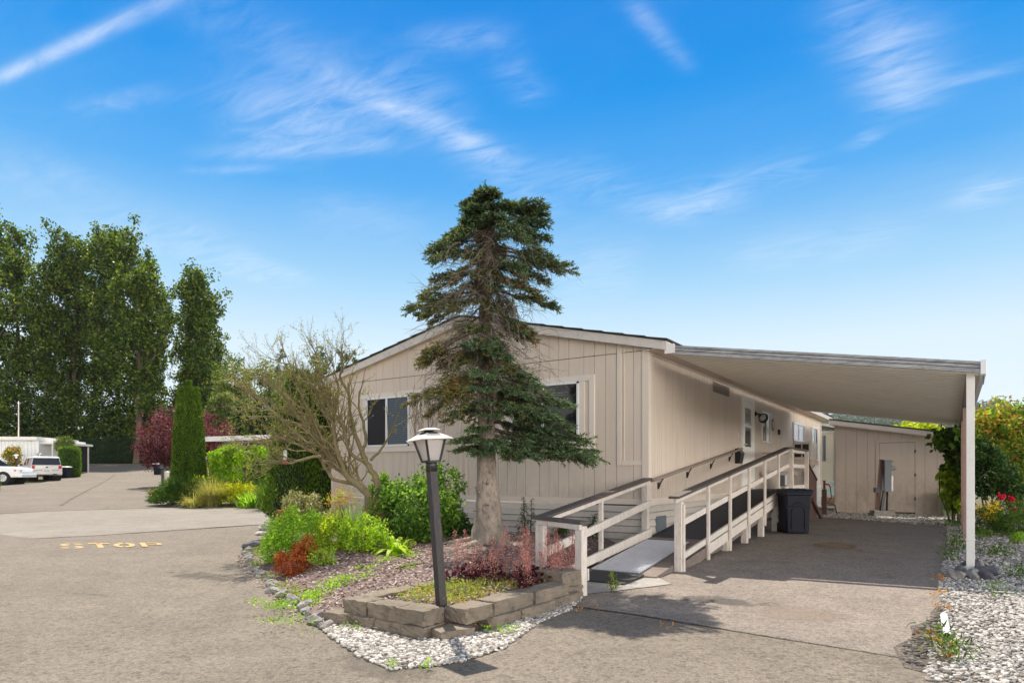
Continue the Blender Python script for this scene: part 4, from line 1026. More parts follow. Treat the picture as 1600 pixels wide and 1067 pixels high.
m.prism([(1.0, SY - .135, sroof(1) - .145), (4.4, SY - .135, sroof(4.4) - .145), (4.4, SY - .135, sroof(4.4) - .13), (1.0, SY - .135, sroof(1) - .13)], (0, .13, 0)); build('fascia', m, 'siding_trim', rf)
xa = front(1374, SY)[0]; xb = front(1430, SY)[0]; zt = HH(691, front(1400, SY)[1])
m = MB(); m.box((xa - .09, SY - .022, .08), (xa, SY, zt + .09)); m.box((xb, SY - .022, .08), (xb + .09, SY, zt + .09)); m.box((xa, SY - .022, zt), (xb, SY, zt + .09))
fr_ = build('door_frame', m, 'siding', o, bevel=.004)
m = MB(); m.box((xa + .008, SY - .012, .14), (xb - .008, SY + .003, zt - .012)); m.box((xa, SY - .004, .09), (xb, SY + .004, zt), 1); dr = build('door', m, ['siding', 'siding_dark'], o, bevel=.003)
m = MB(); m.lathe([(.025, 0), (.012, .02), (.028, .045), (.02, .06), (0, .062)], (xa + .09, SY - .012, HH(749, 20.3)), 12, mat=Matrix.Rotation(R(90), 3, 'X')); build('knob', m, 'alu', dr)
for zz in (.5, 1.2, 1.9):
    m = MB(); m.box((xb - .02, SY - .03, zz), (xb + .02, SY - .012, zz + .09)); build('hinge', m, 'siding_dark', dr)
# electric pedestal
p0 = Vector((2.47, 11.2, gz(2.47, 11.2)))
o = thing('electric_pedestal', 'grey electric meter box on a leaning post in front of the shed', 'electric meter', p0, rot=R(33.9))
m = MB(); m.box((-.30, -.16, -.02), (.32, .16, .10)); m.box((-.27, -.14, .10), (.31, .14, .17)); build('base', m, 'stone_grey', o, local=True, bevel=.01)
m = MB(); m.bar((-.12, .0, .15), (.0, .0, 1.62), .11, .05, (0, 1, 0)); build('board', m, 'brown_wood', o, local=True)
m = MB(); m.bar((-.02, -.02, .15), (.07, -.02, .72), .075, .075, (0, 1, 0)); m.cyl((.15, 0, .15), (.17, 0, .72), .028, 10); build('conduit', m, 'black_metal', o, local=True)
m = MB(); m.box((.035, -.10, .70), (.235, .10, 1.56)); m.prism([(.03, -.11, 1.56), (.30, -.11, 1.54), (.24, -.11, 1.60), (.03, -.11, 1.61)], (0, .22, 0)); build('cabinet', m, 'grey_metal', o, local=True, bevel=.006)
m = MB(); m.box((.237, -.09, .72), (.28, .09, 1.15)); build('hatch', m, 'alu', o, local=True)
m = MB(); m.cyl((.236, 0, 1.38), (.30, 0, 1.38), .085, 16); m.cyl((.30, 0, 1.38), (.38, 0, 1.38), .072, 16); build('meter', m, 'glass_grey', o, local=True)
m = MB(); m.box((-.20, -.05, .68), (-.07, .05, .82)); build('junction_box', m, 'black_metal', o, local=True)
# green bin by shed corner
xg = front(1483, SY - .35)[0]
m = MB(); mt = Matrix.Translation((xg, SY - .35, .07)); m = loft(MB(), [[mt @ Vector(q) for q in rr(.34, .34, 0)], [mt @ Vector(q) for q in rr(.40, .40, .62)], [mt @ Vector(q) for q in rr(.43, .43, .63)], [mt @ Vector(q) for q in rr(.43, .43, .68)], [mt @ Vector(q) for q in rr(.36, .36, .69)]])
tag(build('yard_tub', m, 'green_plastic', origin=(xg, SY - .35, .07)), 'dull green tub by the shed corner under the big-leaved shrub', 'tub')
# rusty standpipe with hose
p = W(1288, 740, 19.5); g0 = gz(p.x, p.y)
o = thing('standpipe', 'rusty brown standpipe with a hose at the far corner of the home', 'standpipe', (p.x, p.y, g0))
m = MB(); m.box((p.x - .06, p.y - .05, g0), (p.x + .06, p.y + .05, g0 + .75)); m.cyl((p.x, p.y, g0 + .7), (p.x, p.y, g0 + 1.0), .03, 8); build('post', m, 'brown_wood', o)
m = MB(); m.tube([(p.x, p.y, g0 + .9), (p.x + .12, p.y - .03, g0 + .9), (p.x + .16, p.y - .03, g0 + .84)], .025, 8); m.lathe([(.05, 0), (.05, .015)], (p.x, p.y, g0 + 1.0), 8); build('tap', m, 'red_plastic', o)
m = MB(); m.tube([(p.x + .16, p.y - .03, g0 + .84), (p.x + .2, p.y - .05, g0 + .5), (p.x + .1, p.y - .1, g0 + .35), (p.x + .3, p.y - .1, g0 + .3), (p.x + .35, p.y - .12, g0 + .05)], .014, 6); build('hose', m, 'black_rubber', o)
# cream neighbour behind
NY = 20.5
xa, za = front(1271, NY); xb, zb = front(1307, NY); g0 = gz(xb, NY)
zt = HH(676, zb)
o = thing('neighbour_house', 'cream lap-sided house glimpsed between the home and the shed', 'house', ((xa + xb)/2, NY, g0))
m = MB(); n = 17
for i in range(n):
    a = g0 + .3 + (zt - g0 - .3) * i / n; b = g0 + .3 + (zt - g0 - .3) * (i + 1) / n
    m.prism([(xa - 4, NY - .02, a), (xa - 4, NY + .02, a), (xa - 4, NY + .02, b), (xa - 4, NY - .0, b)], (xb - xa + 4, 0, 0)); m.prism([(xb + .02, NY, a), (xb - .02, NY, a), (xb - .02, NY, b), (xb, NY, b)], (0, 7, 0))
m.box((xa - 4, NY + .02, g0 - .2), (xb - .02, NY + 7, zt)); build('wall', m, 'cream', o)
m = MB(); m.box((xb - .08, NY - .04, g0 + .1), (xb + .035, NY - .021, zt)); m.box((xa - 4, NY - .03, zt), (xb + .03, NY + 7, zt + .10)); build('trim', m, 'white', o)
m = MB(); m.prism([(xb + .5, NY - .5, zt + .06), (xb - 3.2, NY - .5, zt + .95), (xb - 3.2, NY - .5, zt + 1.05), (xb + .5, NY - .5, zt + .16)], (0, 8, 0)); build('roof', m, 'fascia', o)
xs = front(1287, NY)[0]; xs2 = front(1290.5, NY)[0]
m = MB(); m.box((xs, NY - .06, HH(720, zb)), (xs2, NY - .02, HH(680, zb))); build('window', m, 'grey_metal', o)
# turquoise gate
GY = 18.6; xa, z_ = front(1291, GY); xb = front(1313, GY)[0]
o = thing('gate', 'pale turquoise wooden gate with a diagonal brace beyond the home', 'gate', ((xa + xb)/2, GY, gz(xa, GY)))
zt, zb_ = HH(750, z_), HH(774, z_)
m = MB(); m.box((xa, GY - .02, zt - .09), (xb, GY + .02, zt)); m.box((xa, GY - .02, zb_), (xb, GY + .02, zb_ + .09)); m.box((xa, GY - .019, zb_ + .09), (xa + .09, GY + .02, zt - .09)); m.box((xb - .09, GY - .019, zb_ + .09), (xb, GY + .02, zt - .09)); m.bar((xa + .07, GY - .01, zb_ + .07), (xb - .07, GY - .01, zt - .07), .09, .03, (0, 1, 0)); build('frame', m, 'turquoise', o)
m = MB(); k = 7
for i in range(k): a = xa + .09 + (xb - xa - .18) * i / k; m.box((a + .01, GY + .022, zb_), (a + (xb - xa - .18) / k - .01, GY + .04, zt)); 
build('boards', m, 'turquoise', o)
m = MB(); z0 = gz(xa, GY); m.box((xa - .3, GY - .3, z0), (xb + 1, GY + .05, zb_ - .22)); m.box((xa - .3, GY - .34, zb_ - .215), (xb + 1, GY + .05, zb_ - .05), 0); tag(build('plank_step', m, 'post_brown', origin=(xa, GY, z0)), 'red-brown plank step below the turquoise gate', 'step')

# ================================================================== vehicles
def wheel(parent, x, y, r, w_, sgn, spokes=6):
    mt = Matrix.Translation((x, y, r)) @ Matrix.Rotation(R(-90 * sgn), 4, 'X')
    m = MB(); m.lathe([(r*.62, -w_/2), (r*.92, -w_/2), (r, -w_/2 + .04), (r, w_/2 - .04), (r*.92, w_/2), (r*.64, w_/2), (r*.60, w_/2 - .05)], mt.translation, 24, mat=mt.to_3x3()); wh = build('wheel', m, 'tyre', parent, local=True)
    m = MB(); mm = mt.to_3x3()
    m.lathe([(0, w_/2 - .07), (r*.60, w_/2 - .07), (r*.64, w_/2 + .002), (r*.58, w_/2 + .004), (r*.55, w_/2 - .03)], mt.translation, 24, mat=mm)
    for k in range(spokes):
        t = 2*PI*k/spokes; m.bar(mt @ Vector((r*.1*math.cos(t), r*.1*math.sin(t), w_/2 - .02)), mt @ Vector((r*.58*math.cos(t), r*.58*math.sin(t), w_/2 - .015)), r*.17, .03, mm @ Vector((0, 0, 1)))
    m.lathe([(0, w_/2 + .01), (r*.14, w_/2 + .006), (r*.16, w_/2 - .03)], mt.translation, 12, mat=mm)
    build('rim', m, 'chrome', wh, local=True); return wh
def body(sections, bev=.04):
    """car shell from side sections: list of (x, half width low, half width high, z low, z high)"""
    rings = []
    for x, wl, wh, zl, zh in sections:
        rings.append([(x, wl*.96, zl), (x, wl, zl + .12), (x, wl, (zl + zh)/2), (x, wh, zh - .05), (x, wh*.93, zh), (x, -wh*.93, zh), (x, -wh, zh - .05), (x, -wl, (zl + zh)/2), (x, -wl, zl + .12), (x, -wl*.96, zl)])
    return loft(MB(), [r[::-1] for r in rings], smooth=False)
def arch(m, x, r, hw, mi):  # near-black discs standing for the shade in the wheel wells
    for s in (-1, 1):
        mt = Matrix.Translation((x, s * (hw - .28), r*.96)) @ Matrix.Rotation(R(90), 4, 'X'); m.lathe([(0, -.285), (r*1.17, -.285), (r*1.17, .285), (0, .285)], mt.translation, 24, mi, mat=mt.to_3x3())
# silver wagon seen from behind
pc = G(63.5, 49.0)
o = thing('silver_car', 'boxy silver wagon parked with its tail to the street, licence plate showing', 'car', pc, rot=R(168))
m = body([(-2.46, .86, .84, .42, 1.02), (-2.44, .94, .93, .36, 1.08), (-2.1, .96, .95, .30, 1.10), (1.3, .96, .95, .28, 1.10), (2.0, .95, .92, .30, 1.06), (2.45, .90, .86, .36, .98), (2.55, .80, .76, .42, .90)]); arch(m, -1.45, .36, .965, 1); arch(m, 1.5, .36, .965, 1); build('body', m, ['car_silver', 'dark_void'], o, local=True, bevel=.02)
m = loft(MB(), [[(-2.36, .86, 1.09), (-2.36, -.86, 1.09), (1.5, -.86, 1.09), (1.5, .86, 1.09)][::-1], [(-2.2, .76, 1.60), (-2.2, -.76, 1.60), (.75, -.76, 1.60), (.75, .76, 1.60)][::-1]]); cab = build('windows', m, 'glass_car', o, local=True, bevel=.01)
m = loft(MB(), [[(-2.26, .785, 1.57), (-2.26, -.785, 1.57), (.8, -.785, 1.57), (.8, .785, 1.57)][::-1], [(-2.30, .79, 1.63), (-2.30, -.79, 1.63), (.75, -.78, 1.63), (.75, .78, 1.63)][::-1], [(-2.1, .68, 1.70), (-2.1, -.68, 1.70), (.4, -.68, 1.71), (.4, .68, 1.71)][::-1]])
for s in (-1, 1):
    for xx in (-2.28, -1.1, .1): m.bar((xx, s*.875, 1.08), (xx + .10, s*.775, 1.6), .09, .02, (0, s, .2))
build('roof', m, 'car_white', o, local=True, bevel=.015)
for s in (-1, 1):
    m = MB(); m.box((-2.475, s*.80 - .09, .80), (-2.30, s*.80 + .10, 1.04)); build('tail_light', m, 'red_lens', o, local=True, bevel=.01)
    m = MB(); m.box((1.0, s*.95, 1.05), (1.14, s*1.12, 1.20)); build('mirror', m, 'black_metal', o, local=True, bevel=.03)
m = MB(); m.box((-2.47, -.72, .70), (-2.44, .72, .735)); build('trim_strip', m, 'grey_metal', o, local=True)
m = MB(); m.box((-2.55, -.93, .38), (-2.40, .93, .62)); bp = build('bumper', m, 'car_silver', o, local=True, bevel=.04); m = MB(); m.box((-2.556, -.6, .385), (-2.551, -.35, .45)); build('tow_cover', m, 'dark_void', bp, local=True)
m = MB(); m.box((-2.475, -.26, .53 + .09), (-2.46, .26, .66 + .07)); m.box((-2.48, -.20, .65), (-2.475, .20, .70), 1); build('licence_plate', m, ['plaque', 'grey_metal'], o, local=True)
m = MB(); m.lathe([(0, .0), (.095, .0), (.10, -.012)], (-2.478, 0, .905), 20, mat=Matrix.Rotation(R(-90), 3, 'Y') @ Matrix.Diagonal((.45, 1, 1))); build('badge', m, 'glass_car', o, local=True)
for x in (-1.45, 1.5):
    for s in (-1, 1): wheel(o, x, s*.885, .36, .24, s)
# white pickup, nose to the street
pc = G(-19, 43.4)
o = thing('white_pickup', 'white pickup truck with alloy wheels cut off by the left frame edge', 'car', pc, rot=R(33.9 + 9))
m = body([(-2.9, .9, .88, .50, 1.16), (-2.0, .95, .93, .42, 1.18), (.7, .95, .92, .40, 1.17), (1.0, .95, .90, .40, 1.15), (1.9, .94, .86, .42, 1.09), (2.30, .92, .82, .44, 1.00), (2.42, .86, .78, .46, .78)]); arch(m, 1.42, .38, .955, 1); arch(m, -1.75, .38, .955, 1); build('body', m, ['car_white', 'dark_void'], o, local=True, bevel=.02)
m = loft(MB(), [[(-.95, .84, 1.16), (-.95, -.84, 1.16), (.95, -.84, 1.14), (.95, .84, 1.14)][::-1], [(-.8, .70, 1.68), (-.8, -.70, 1.68), (.20, -.70, 1.70), (.20, .70, 1.70)][::-1]]); build('windows', m, 'glass_car', o, local=True)
m = loft(MB(), [[(-.85, .73, 1.66), (-.85, -.73, 1.66), (.26, -.73, 1.67), (.26, .73, 1.67)][::-1], [(-.7, .62, 1.74), (-.7, -.62, 1.74), (.05, -.62, 1.75), (.05, .62, 1.75)][::-1]]); build('roof', m, 'car_white', o, local=True)
for s in (-1, 1):
    m = MB(); m.box((2.2, s*.74 - .12, .76), (2.40, s*.74 + .12, .92)); build('headlight', m, 'glass_bright', o, local=True, bevel=.02)
    m = MB(); m.box((2.02, s*.885 - .02, .80), (2.16, s*.885 + .03, .90)); build('side_marker', m, 'red_lens', o, local=True)
m = MB(); m.box((2.2, -.90, .42), (2.50, .90, .66)); build('bumper', m, 'car_white', o, local=True, bevel=.05)
for x in (-1.75, 1.42):
    for s in (-1, 1): wheel(o, x, s*.865, .38, .26, s)

# ================================================================== houses across the street
def local_thing(name, label, cat, px, z, rot): return thing(name, label, cat, G(px, z), rot=R(rot))
o = local_thing('white_mobile_home', 'white mobile home with vertical siding at the left edge of the street', 'house', 10, 56, 33.9 + 6)
H_ = 3.0
m = MB(); m.box((-7, .05, 0), (2.4, 6, H_)); x = -7
while x < 2.35: m.box((x + .02, 0, .3), (x + .28, .05, H_)); x += .3
build('wall', m, 'alu', o, local=True)
m = MB(); m.box((-7.2, -.35, H_), (2.6, 6.2, H_ + .30)); build('roof', m, 'white', o, local=True, bevel=.01)
m = MB(); m.box((-1.9, -.04, .6), (-.95, -.005, 2.5)); build('door', m, 'orange_red', o, local=True)
m = MB(); m.box((-.95, -.35, .0), (-.62, -.04, H_ + .0)); build('porch_post', m, 'white', o, local=True)
o = local_thing('awning', 'white carport awning on thin posts at the end of the white mobile home', 'awning', 75, 58, 33.9 + 6)
m = MB(); m.box((-1.3, -1.2, 2.62), (1.75, 4.0, 2.80)); m.box((-1.2, -.9, 2.80), (1.1, 4, 3.02)); build('roof', m, 'white', o, local=True, bevel=.01)
for xx, yy in ((.95, -1.0), (1.4, -.2), (-1.2, 3.8), (1.4, 3.8)):
    m = MB(); m.box((xx - .06, yy - .06, 0), (xx + .06, yy + .06, 2.62)); build('post', m, 'white', o, local=True)
m = MB(); m.box((-1.25, 3.4, .2), (1.5, 3.5, 2.6)); build('shade_panel', m, 'dark_void', o, local=True)  # near-black sheet painted in for the shade under the awning
m = MB(); m.box((-1.3, 1.2, .75), (.9, 2.0, .95)); build('counter', m, 'casing', o, local=True)
o = local_thing('covered_boat', 'grey covered hull stored under the white awning', 'boat', 70, 58.8, 33.9 + 6)
m = MB(); m.rock((0, .6, 1.55), 1.15, .7, .55, 3, sub=3, rough=.05, smooth=True); build('cover', m, 'casing', o, local=True); m = MB(); m.box((-.8, .2, .2), (.8, 1, 1.1)); build('trailer', m, 'grey_metal', o, local=True)
m = MB(); p = G(29, 57); m.tube([p, p + Vector((0, 0, 6.4))], [.06, .04], 8); m.tube([p + Vector((-.2, 0, 6.2)), p + Vector((.2, .1, 6.2))], .02, 6); tag(build('antenna_pole', m, 'casing', origin=p), 'thin bare pole rising above the white mobile home roof', 'pole')
o = local_thing('kerb_bin', 'dark trash bin with a white lid beside the clipped green hedge', 'bin', 102.5, 52, 33.9)
m = loft(MB(), [rr(.5, .5, 0), rr(.62, .62, .82)]); build('body', m, 'bin_plastic', o, local=True); m = loft(MB(), [rr(.68, .68, .82), rr(.68, .68, .86), rr(.5, .5, .92)]); build('lid', m, 'white', o, local=True)
o = local_thing('street_bin', 'dark bin half hidden under the red plum tree', 'bin', 247, 58, 33.9)
m = loft(MB(), [rr(.5, .5, 0), rr(.62, .62, .9)]); build('body', m, 'bin_plastic', o, local=True); m = loft(MB(), [rr(.68, .68, .9), rr(.68, .68, .94), rr(.5, .5, 1.0)]); build('lid', m, 'alu', o, local=True)
o = local_thing('mailbox_stand', 'dark mailbox post with a shelf under the plum tree', 'mailbox', 254, 40, 33.9 + 10)
m = MB(); m.box((-.06, -.06, 0), (.06, .06, 1.35)); build('post', m, 'black_metal', o, local=True); m = MB(); m.box((-.15, -.1, .02), (.45, .12, .12)); build('foot', m, 'black_metal', o, local=True); m = MB(); m.prism([(-.10, -.2, 1.1), (.10, -.2, 1.1), (.10, -.2, 1.25), (.05, -.2, 1.33), (-.05, -.2, 1.33), (-.10, -.2, 1.25)], (0, .45, 0)); build('box', m, 'grey_metal', o, local=True)
m = MB(); p = G(262, 36); m.box((p.x - .09, p.y - .09, p.z), (p.x + .09, p.y + .09, p.z + .95)); m.lathe([(.13, .95), (.13, 1.0), (0, 1.06)], p, 4, smooth=False, a0=.78); tag(build('bollard', m, 'casing', origin=p, bevel=.01), 'pale stubby post between the mailbox and the tall green conifer', 'post')
# brown house with white awning edge behind the weeping tree
o = local_thing('brown_house', 'brown house with a white flat awning behind the weeping green tree', 'house', 378, 37, 33.9 - 24)
m = MB(); m.box((-4.2, 4, 0), (9, 10, 2.9)); build('wall', m, 'plum_wall', o, local=True)
m = MB(); m.box((-2.9, -.2, 2.78), (2.6, 4.2, 2.95)); m.box((-2.95, -.3, 2.72), (2.65, -.2, 3.0)); build('awning_roof', m, 'white', o, local=True)
m = MB(); m.box((2.4, 2.6, 2.9), (9, 10, 3.3)); build('roof', m, 'casing', o, local=True)
for xx in (-2.4, 2.2):
    m = MB(); m.box((xx - .06, 0, 0), (xx + .06, .12, 2.72)); build('post', m, 'fence_brown', o, local=True)
o = local_thing('picket_rail', 'red-brown wooden picket rail behind the golden juniper', 'fence', 352, 33, 33.9 - 8)
m = MB(); m.box((-1.4, 0, .15), (1.6, .05, .3)); m.box((-1.4, 0, 1.35), (1.6, .05, 1.45)); build('rail', m, 'fence_brown', o, local=True)
m = MB()
for i in range(17): m.box((-1.4 + i*.18, -.03, .1), (-1.31 + i*.18, .0, 1.4))
build('pickets', m, 'fence_brown', o, local=True)
m = MB(); m.box((-1.4, -.02, .0), (1.6, .06, .15)); m.box((-1.4, .06, .0), (1.6, .1, .85)); build('panel', m, 'fence_brown', o, local=True)
o = local_thing('planter_box', 'red-brown wooden planter box behind the weeping tree trunk', 'planter', 392, 29, 33.9 - 5)
m = MB(); m.box((-1.0, 0, 0), (.9, .5, .72)); build('side', m, 'fence_brown', o, local=True, bevel=.01); m = MB(); m.box((-1.05, -.04, .72), (.95, .54, .78)); build('rim', m, 'fence_brown', o, local=True)
# hummingbird feeder hanging from the bare tree
p = W(445.5, 703, 11.2)
o = thing('bird_feeder', 'small bird feeder with a red base hanging in the bare tree', 'bird feeder', p - Vector((0, 0, .26)))
m = MB(); m.lathe([(.03, -.17), (.035, -.1), (.03, -.01), (.015, 0)], p, 12); build('bottle', m, 'glass_bright', o)
m = MB(); m.lathe([(.0, -.25), (.05, -.24), (.055, -.2), (.03, -.17)], p, 12); build('base', m, 'red_plastic', o); m = MB(); m.tube([p, p + Vector((0, 0, .22))], .003, 4); build('wire', m, 'black_metal', o)
# ================================================================== leaf materials
def lv(name, a, b, c, **k): M[name] = leafmat(name, [(0, a), (.5, b), (1, c)], **k)
lv('fir_needles', (.030, .060, .032), (.06, .10, .055), (.19, .215, .11), trans=.2, rough=.6)
lv('fir_lush', (.028, .072, .038), (.065, .135, .07), (.23, .31, .16), trans=.2, rough=.55)
lv('fir_old', (.09, .075, .03), (.17, .14, .05), (.22, .21, .07), trans=.2)
lv('fir_rust', (.16, .05, .02), (.22, .08, .035), (.27, .12, .05), trans=.15)
lv('poplar_leaf', (.014, .030, .008), (.042, .078, .014), (.16, .205, .035), trans=.42, rough=.4)
lv('understory_leaf', (.010, .026, .010), (.030, .06, .020), (.14, .19, .03), trans=.4)
lv('willow_leaf', (.05, .075, .025), (.085, .12, .035), (.15, .18, .06), trans=.4)
lv('hazy_leaf', (.045, .070, .055), (.065, .095, .070), (.095, .125, .08), trans=.25)
lv('conifer_hazed', (.06, .09, .085), (.09, .125, .115), (.14, .17, .13), trans=.2)  # conifer green with distance haze put into the colour
lv('hedge_leaf', (.010, .022, .010), (.016, .034, .013), (.030, .055, .018), trans=.15)
lv('bright_hedge', (.03, .075, .008), (.06, .13, .012), (.13, .21, .03), trans=.35)
lv('thuja', (.022, .052, .010), (.045, .09, .013), (.11, .17, .02), trans=.25)
lv('thuja_edge', (.05, .10, .012), (.09, .16, .018), (.16, .23, .03), trans=.35)
lv('plum_leaf', (.035, .014, .022), (.075, .028, .036), (.20, .09, .10), trans=.35, rough=.55, tint=(1.7, .8, .7))
lv('weeping_leaf', (.075, .16, .01), (.15, .28, .015), (.30, .42, .04), trans=.45)
lv('juniper_dark', (.020, .055, .012), (.035, .085, .015), (.07, .13, .022), trans=.2)
lv('juniper_gold', (.28, .32, .012), (.50, .50, .018), (.70, .62, .04), trans=.35)
lv('grass_tan', (.14, .15, .05), (.24, .23, .08), (.36, .32, .14), trans=.35)
lv('grass_green', (.035, .075, .015), (.06, .12, .02), (.12, .18, .035), trans=.35)
lv('grass_pale', (.25, .26, .07), (.38, .36, .10), (.48, .44, .16), trans=.35)
lv('mint', (.10, .21, .018), (.19, .34, .03), (.33, .47, .07), trans=.4)
lv('lime', (.17, .25, .014), (.30, .38, .02), (.50, .48, .04), trans=.4)
lv('glossy', (.030, .080, .016), (.075, .165, .026), (.22, .33, .07), trans=.4, rough=.4)
lv('rhodo', (.12, .13, .06), (.24, .24, .13), (.42, .40, .26), trans=.25, rough=.25)
lv('rhodo_brown', (.14, .055, .03), (.22, .095, .05), (.30, .16, .09), trans=.25)
lv('rust_shrub', (.11, .028, .010), (.22, .058, .018), (.36, .115, .03), trans=.3, tint=(1.5, 1, .7))
lv('hosta', (.26, .40, .010), (.30, .45, .015), (.42, .52, .03), trans=.45)
lv('nandina', (.30, .10, .035), (.42, .18, .05), (.40, .30, .09), trans=.35)
lv('dark_leaf', (.018, .045, .014), (.034, .075, .02), (.075, .13, .03), trans=.25, rough=.3)
lv('heuchera_flower', (.34, .14, .13), (.46, .25, .23), (.58, .39, .36), trans=.4, tint=(1.3, .9, .85))
lv('heuchera_leaf', (.025, .008, .016), (.045, .012, .022), (.11, .03, .035), trans=.25, tint=(1.6, .7, .7))
lv('weed', (.09, .15, .02), (.17, .24, .035), (.32, .34, .07), trans=.4)
lv('weed_dry', (.28, .20, .06), (.40, .26, .07), (.44, .36, .14), trans=.35)
lv('vine_maple', (.06, .12, .02), (.15, .22, .035), (.30, .34, .06), trans=.45)
lv('vine_orange', (.30, .09, .03), (.38, .20, .05), (.42, .34, .07), trans=.45)
lv('big_leaf', (.025, .06, .015), (.05, .10, .02), (.12, .19, .03), trans=.4)
lv('big_leaf_lit', (.10, .17, .018), (.19, .28, .025), (.34, .40, .05), trans=.5)  # brighter copy of big_leaf, sunlight put into the leaf colour
lv('yellow_flower', (.45, .30, .01), (.62, .42, .015), (.70, .52, .05), trans=.4)
lv('rose_flower', (.38, .01, .04), (.55, .015, .07), (.65, .04, .11), trans=.3)
lv('lichen_leaf', (.12, .14, .03), (.20, .21, .05), (.30, .29, .10), trans=.4)

def foliage(name, parent, quads, mats):
    m = MB()
    if not isinstance(quads, list): quads = [quads]
    for i, q in enumerate(quads): m.quads(q, i)
    return build(name, m, mats, parent)
def stems(parent, base, top_c, r, n, rad, mat='twig_brown', name='stalk'):
    m = MB(); b = Vector(base)
    for i in range(n):
        e = Vector(top_c) + Vector(unit(1)[0]) * r * .7; s = b + Vector((random.uniform(-.08, .08), random.uniform(-.08, .08), -.03)) * (1 + r)
        mid = s.lerp(e, .5) + Vector((random.uniform(-1, 1), random.uniform(-1, 1), .3)) * .12 * (e - s).length
        m.tube([s, mid, e], [rad, rad * .7, rad * .3], 5, cap=False)
    return build(name, m, mat, parent)
def shrub(name, label, cat, base, rx, ry, h, nc, per, spread, L, Wd, mats, shell=.45, nstem=8, srad=.008, group=None, flat=0., z0=.0, zoff=.5, mix_=None):
    base = Vector(base); o = thing(name, label, cat, base, group)
    c = (base.x, base.y, base.z + z0 + (h - z0) * zoff); r = (rx, ry, (h - z0) * (1 - zoff) * .92)
    P = clumps(c, r, nc, per, spread, shell, base.z + .02)
    if not isinstance(mats, list): mats = [mats]
    if len(mats) == 1: Q = [leafq(P, L, Wd, (0, 0, .35), 1, flat)]
    else:
        k = RNG.random(len(P)) < (mix_ if mix_ is not None else .5); Q = [leafq(P[~k], L, Wd, (0, 0, .35), 1, flat), leafq(P[k], L, Wd, (0, 0, .35), 1, flat)]
    foliage('foliage', o, Q, mats); stems(o, base, c, min(r), nstem, srad); return o

# ================================================================== the fir in the middle
Z0 = 9.9
def TP(px, py, dz=0): return W(px, py, Z0 + dz)
sil = [(288, 752, 752), (300, 740, 775), (312, 720, 826), (328, 714, 848), (350, 712, 850), (368, 690, 852), (382, 671, 862), (402, 666, 876), (420, 672, 902), (436, 676, 868), (460, 655, 858), (482, 638, 878), (500, 658, 872), (530, 652, 850), (560, 640, 855), (585, 630, 872), (610, 628, 892), (640, 634, 905), (665, 642, 925), (690, 650, 942), (715, 712, 946)]
def silx(py):
    for (a, l0, r0), (b, l1, r1) in zip(sil[:-1], sil[1:]):
        if a <= py <= b: t = (py - a) / (b - a); return l0 + (l1 - l0) * t, r0 + (r1 - r0) * t
    return sil[-1][1:] if py > 400 else sil[0][1:]
fb = TP(764, 838); fb.z = bed(fb.x, fb.y) - .05
fir = thing('fir_tree', 'tall scruffy fir with bare lower trunk and mossy drooping branches before the house', 'fir tree', fb)
tr_px = [(764, 842), (764, 832), (763, 812), (762, 785), (761, 750), (760, 700), (759, 640), (758, 560), (758, 480), (759, 420), (764, 370), (771, 340), (768, 310), (757, 292)]
tr_r = [.29, .245, .21, .185, .15, .135, .118, .10, .08, .065, .052, .038, .022, .008]
m = MB(); pts = [TP(*q) for q in tr_px]; pts[0].z = fb.z
bm_n = 22; o_ = len(m.v); rgt = random.Random(5)
fine = []; fr_ = []
for i in range(len(pts) - 1):
    for k in range(5): fine.append(pts[i].lerp(pts[i+1], k/5)); fr_.append(tr_r[i] + (tr_r[i+1] - tr_r[i]) * k/5)
fine.append(pts[-1]); fr_.append(tr_r[-1])
for i, (p, r) in enumerate(zip(fine, fr_)):
    for k in range(bm_n):
        t = 2*PI*k/bm_n; flare = 1 + (.28 * max(0, 1 - i/8)) * max(0, math.sin(4*t + .6)) + .06*math.sin(3*t + i*.4) + .03*math.sin(7*t + i*1.3) + rgt.uniform(-.035, .035)
        m.v.append((p.x + r*flare*math.cos(t), p.y + r*flare*math.sin(t), p.z))
for i in range(len(fine) - 1):
    for k in range(bm_n):
        k2 = (k+1) % bm_n; m.f.append([i*bm_n + k, i*bm_n + k2, (i+1)*bm_n + k2, (i+1)*bm_n + k]); m.mi.append(0); m.sm.append(True)
rt = Vector((fb.x, fb.y, fb.z))
for a, L_ in ((2.2, .55), (3.6, .6), (4.6, .8), (5.6, .5)):
    q = [rt + Vector((math.cos(a)*d_, math.sin(a)*d_, .05)) for d_ in (.2, .2 + L_*.5, .2 + L_)]
    for v_ in q: v_.z = bed(v_.x, v_.y) + .02
    m.tube(q, [.07, .045, .02], 8)
for k in range(26):                                  # knots and branch stubs on the bare trunk
    py = rgt.uniform(660, 815); a = rgt.uniform(0, 6.28); i = min(range(len(fine)), key=lambda j: abs(fine[j].z - TP(0, py).z)); p = fine[i]; r = fr_[i]
    d_ = Vector((math.cos(a), math.sin(a), .15)); m.tube([p + d_*r*.9, p + d_*(r + rgt.uniform(.015, .07))], [rgt.uniform(.012, .03), .008], 6)
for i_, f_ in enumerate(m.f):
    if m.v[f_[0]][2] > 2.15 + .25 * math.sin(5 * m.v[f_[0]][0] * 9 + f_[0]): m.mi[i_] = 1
build('trunk', m, ['fir_bark', 'fir_bark_shaded'], fir)
def trunk_at(z):
    for a, b in zip(fine[:-1], fine[1:]):
        if a.z <= z <= b.z: return a.lerp(b, (z - a.z) / max(1e-6, b.z - a.z))
    return fine[-1] if z > fine[-1].z else fine[0]
Rv = Vector((CN, SN, 0)); Av = Vector((-SN, CN, 0))
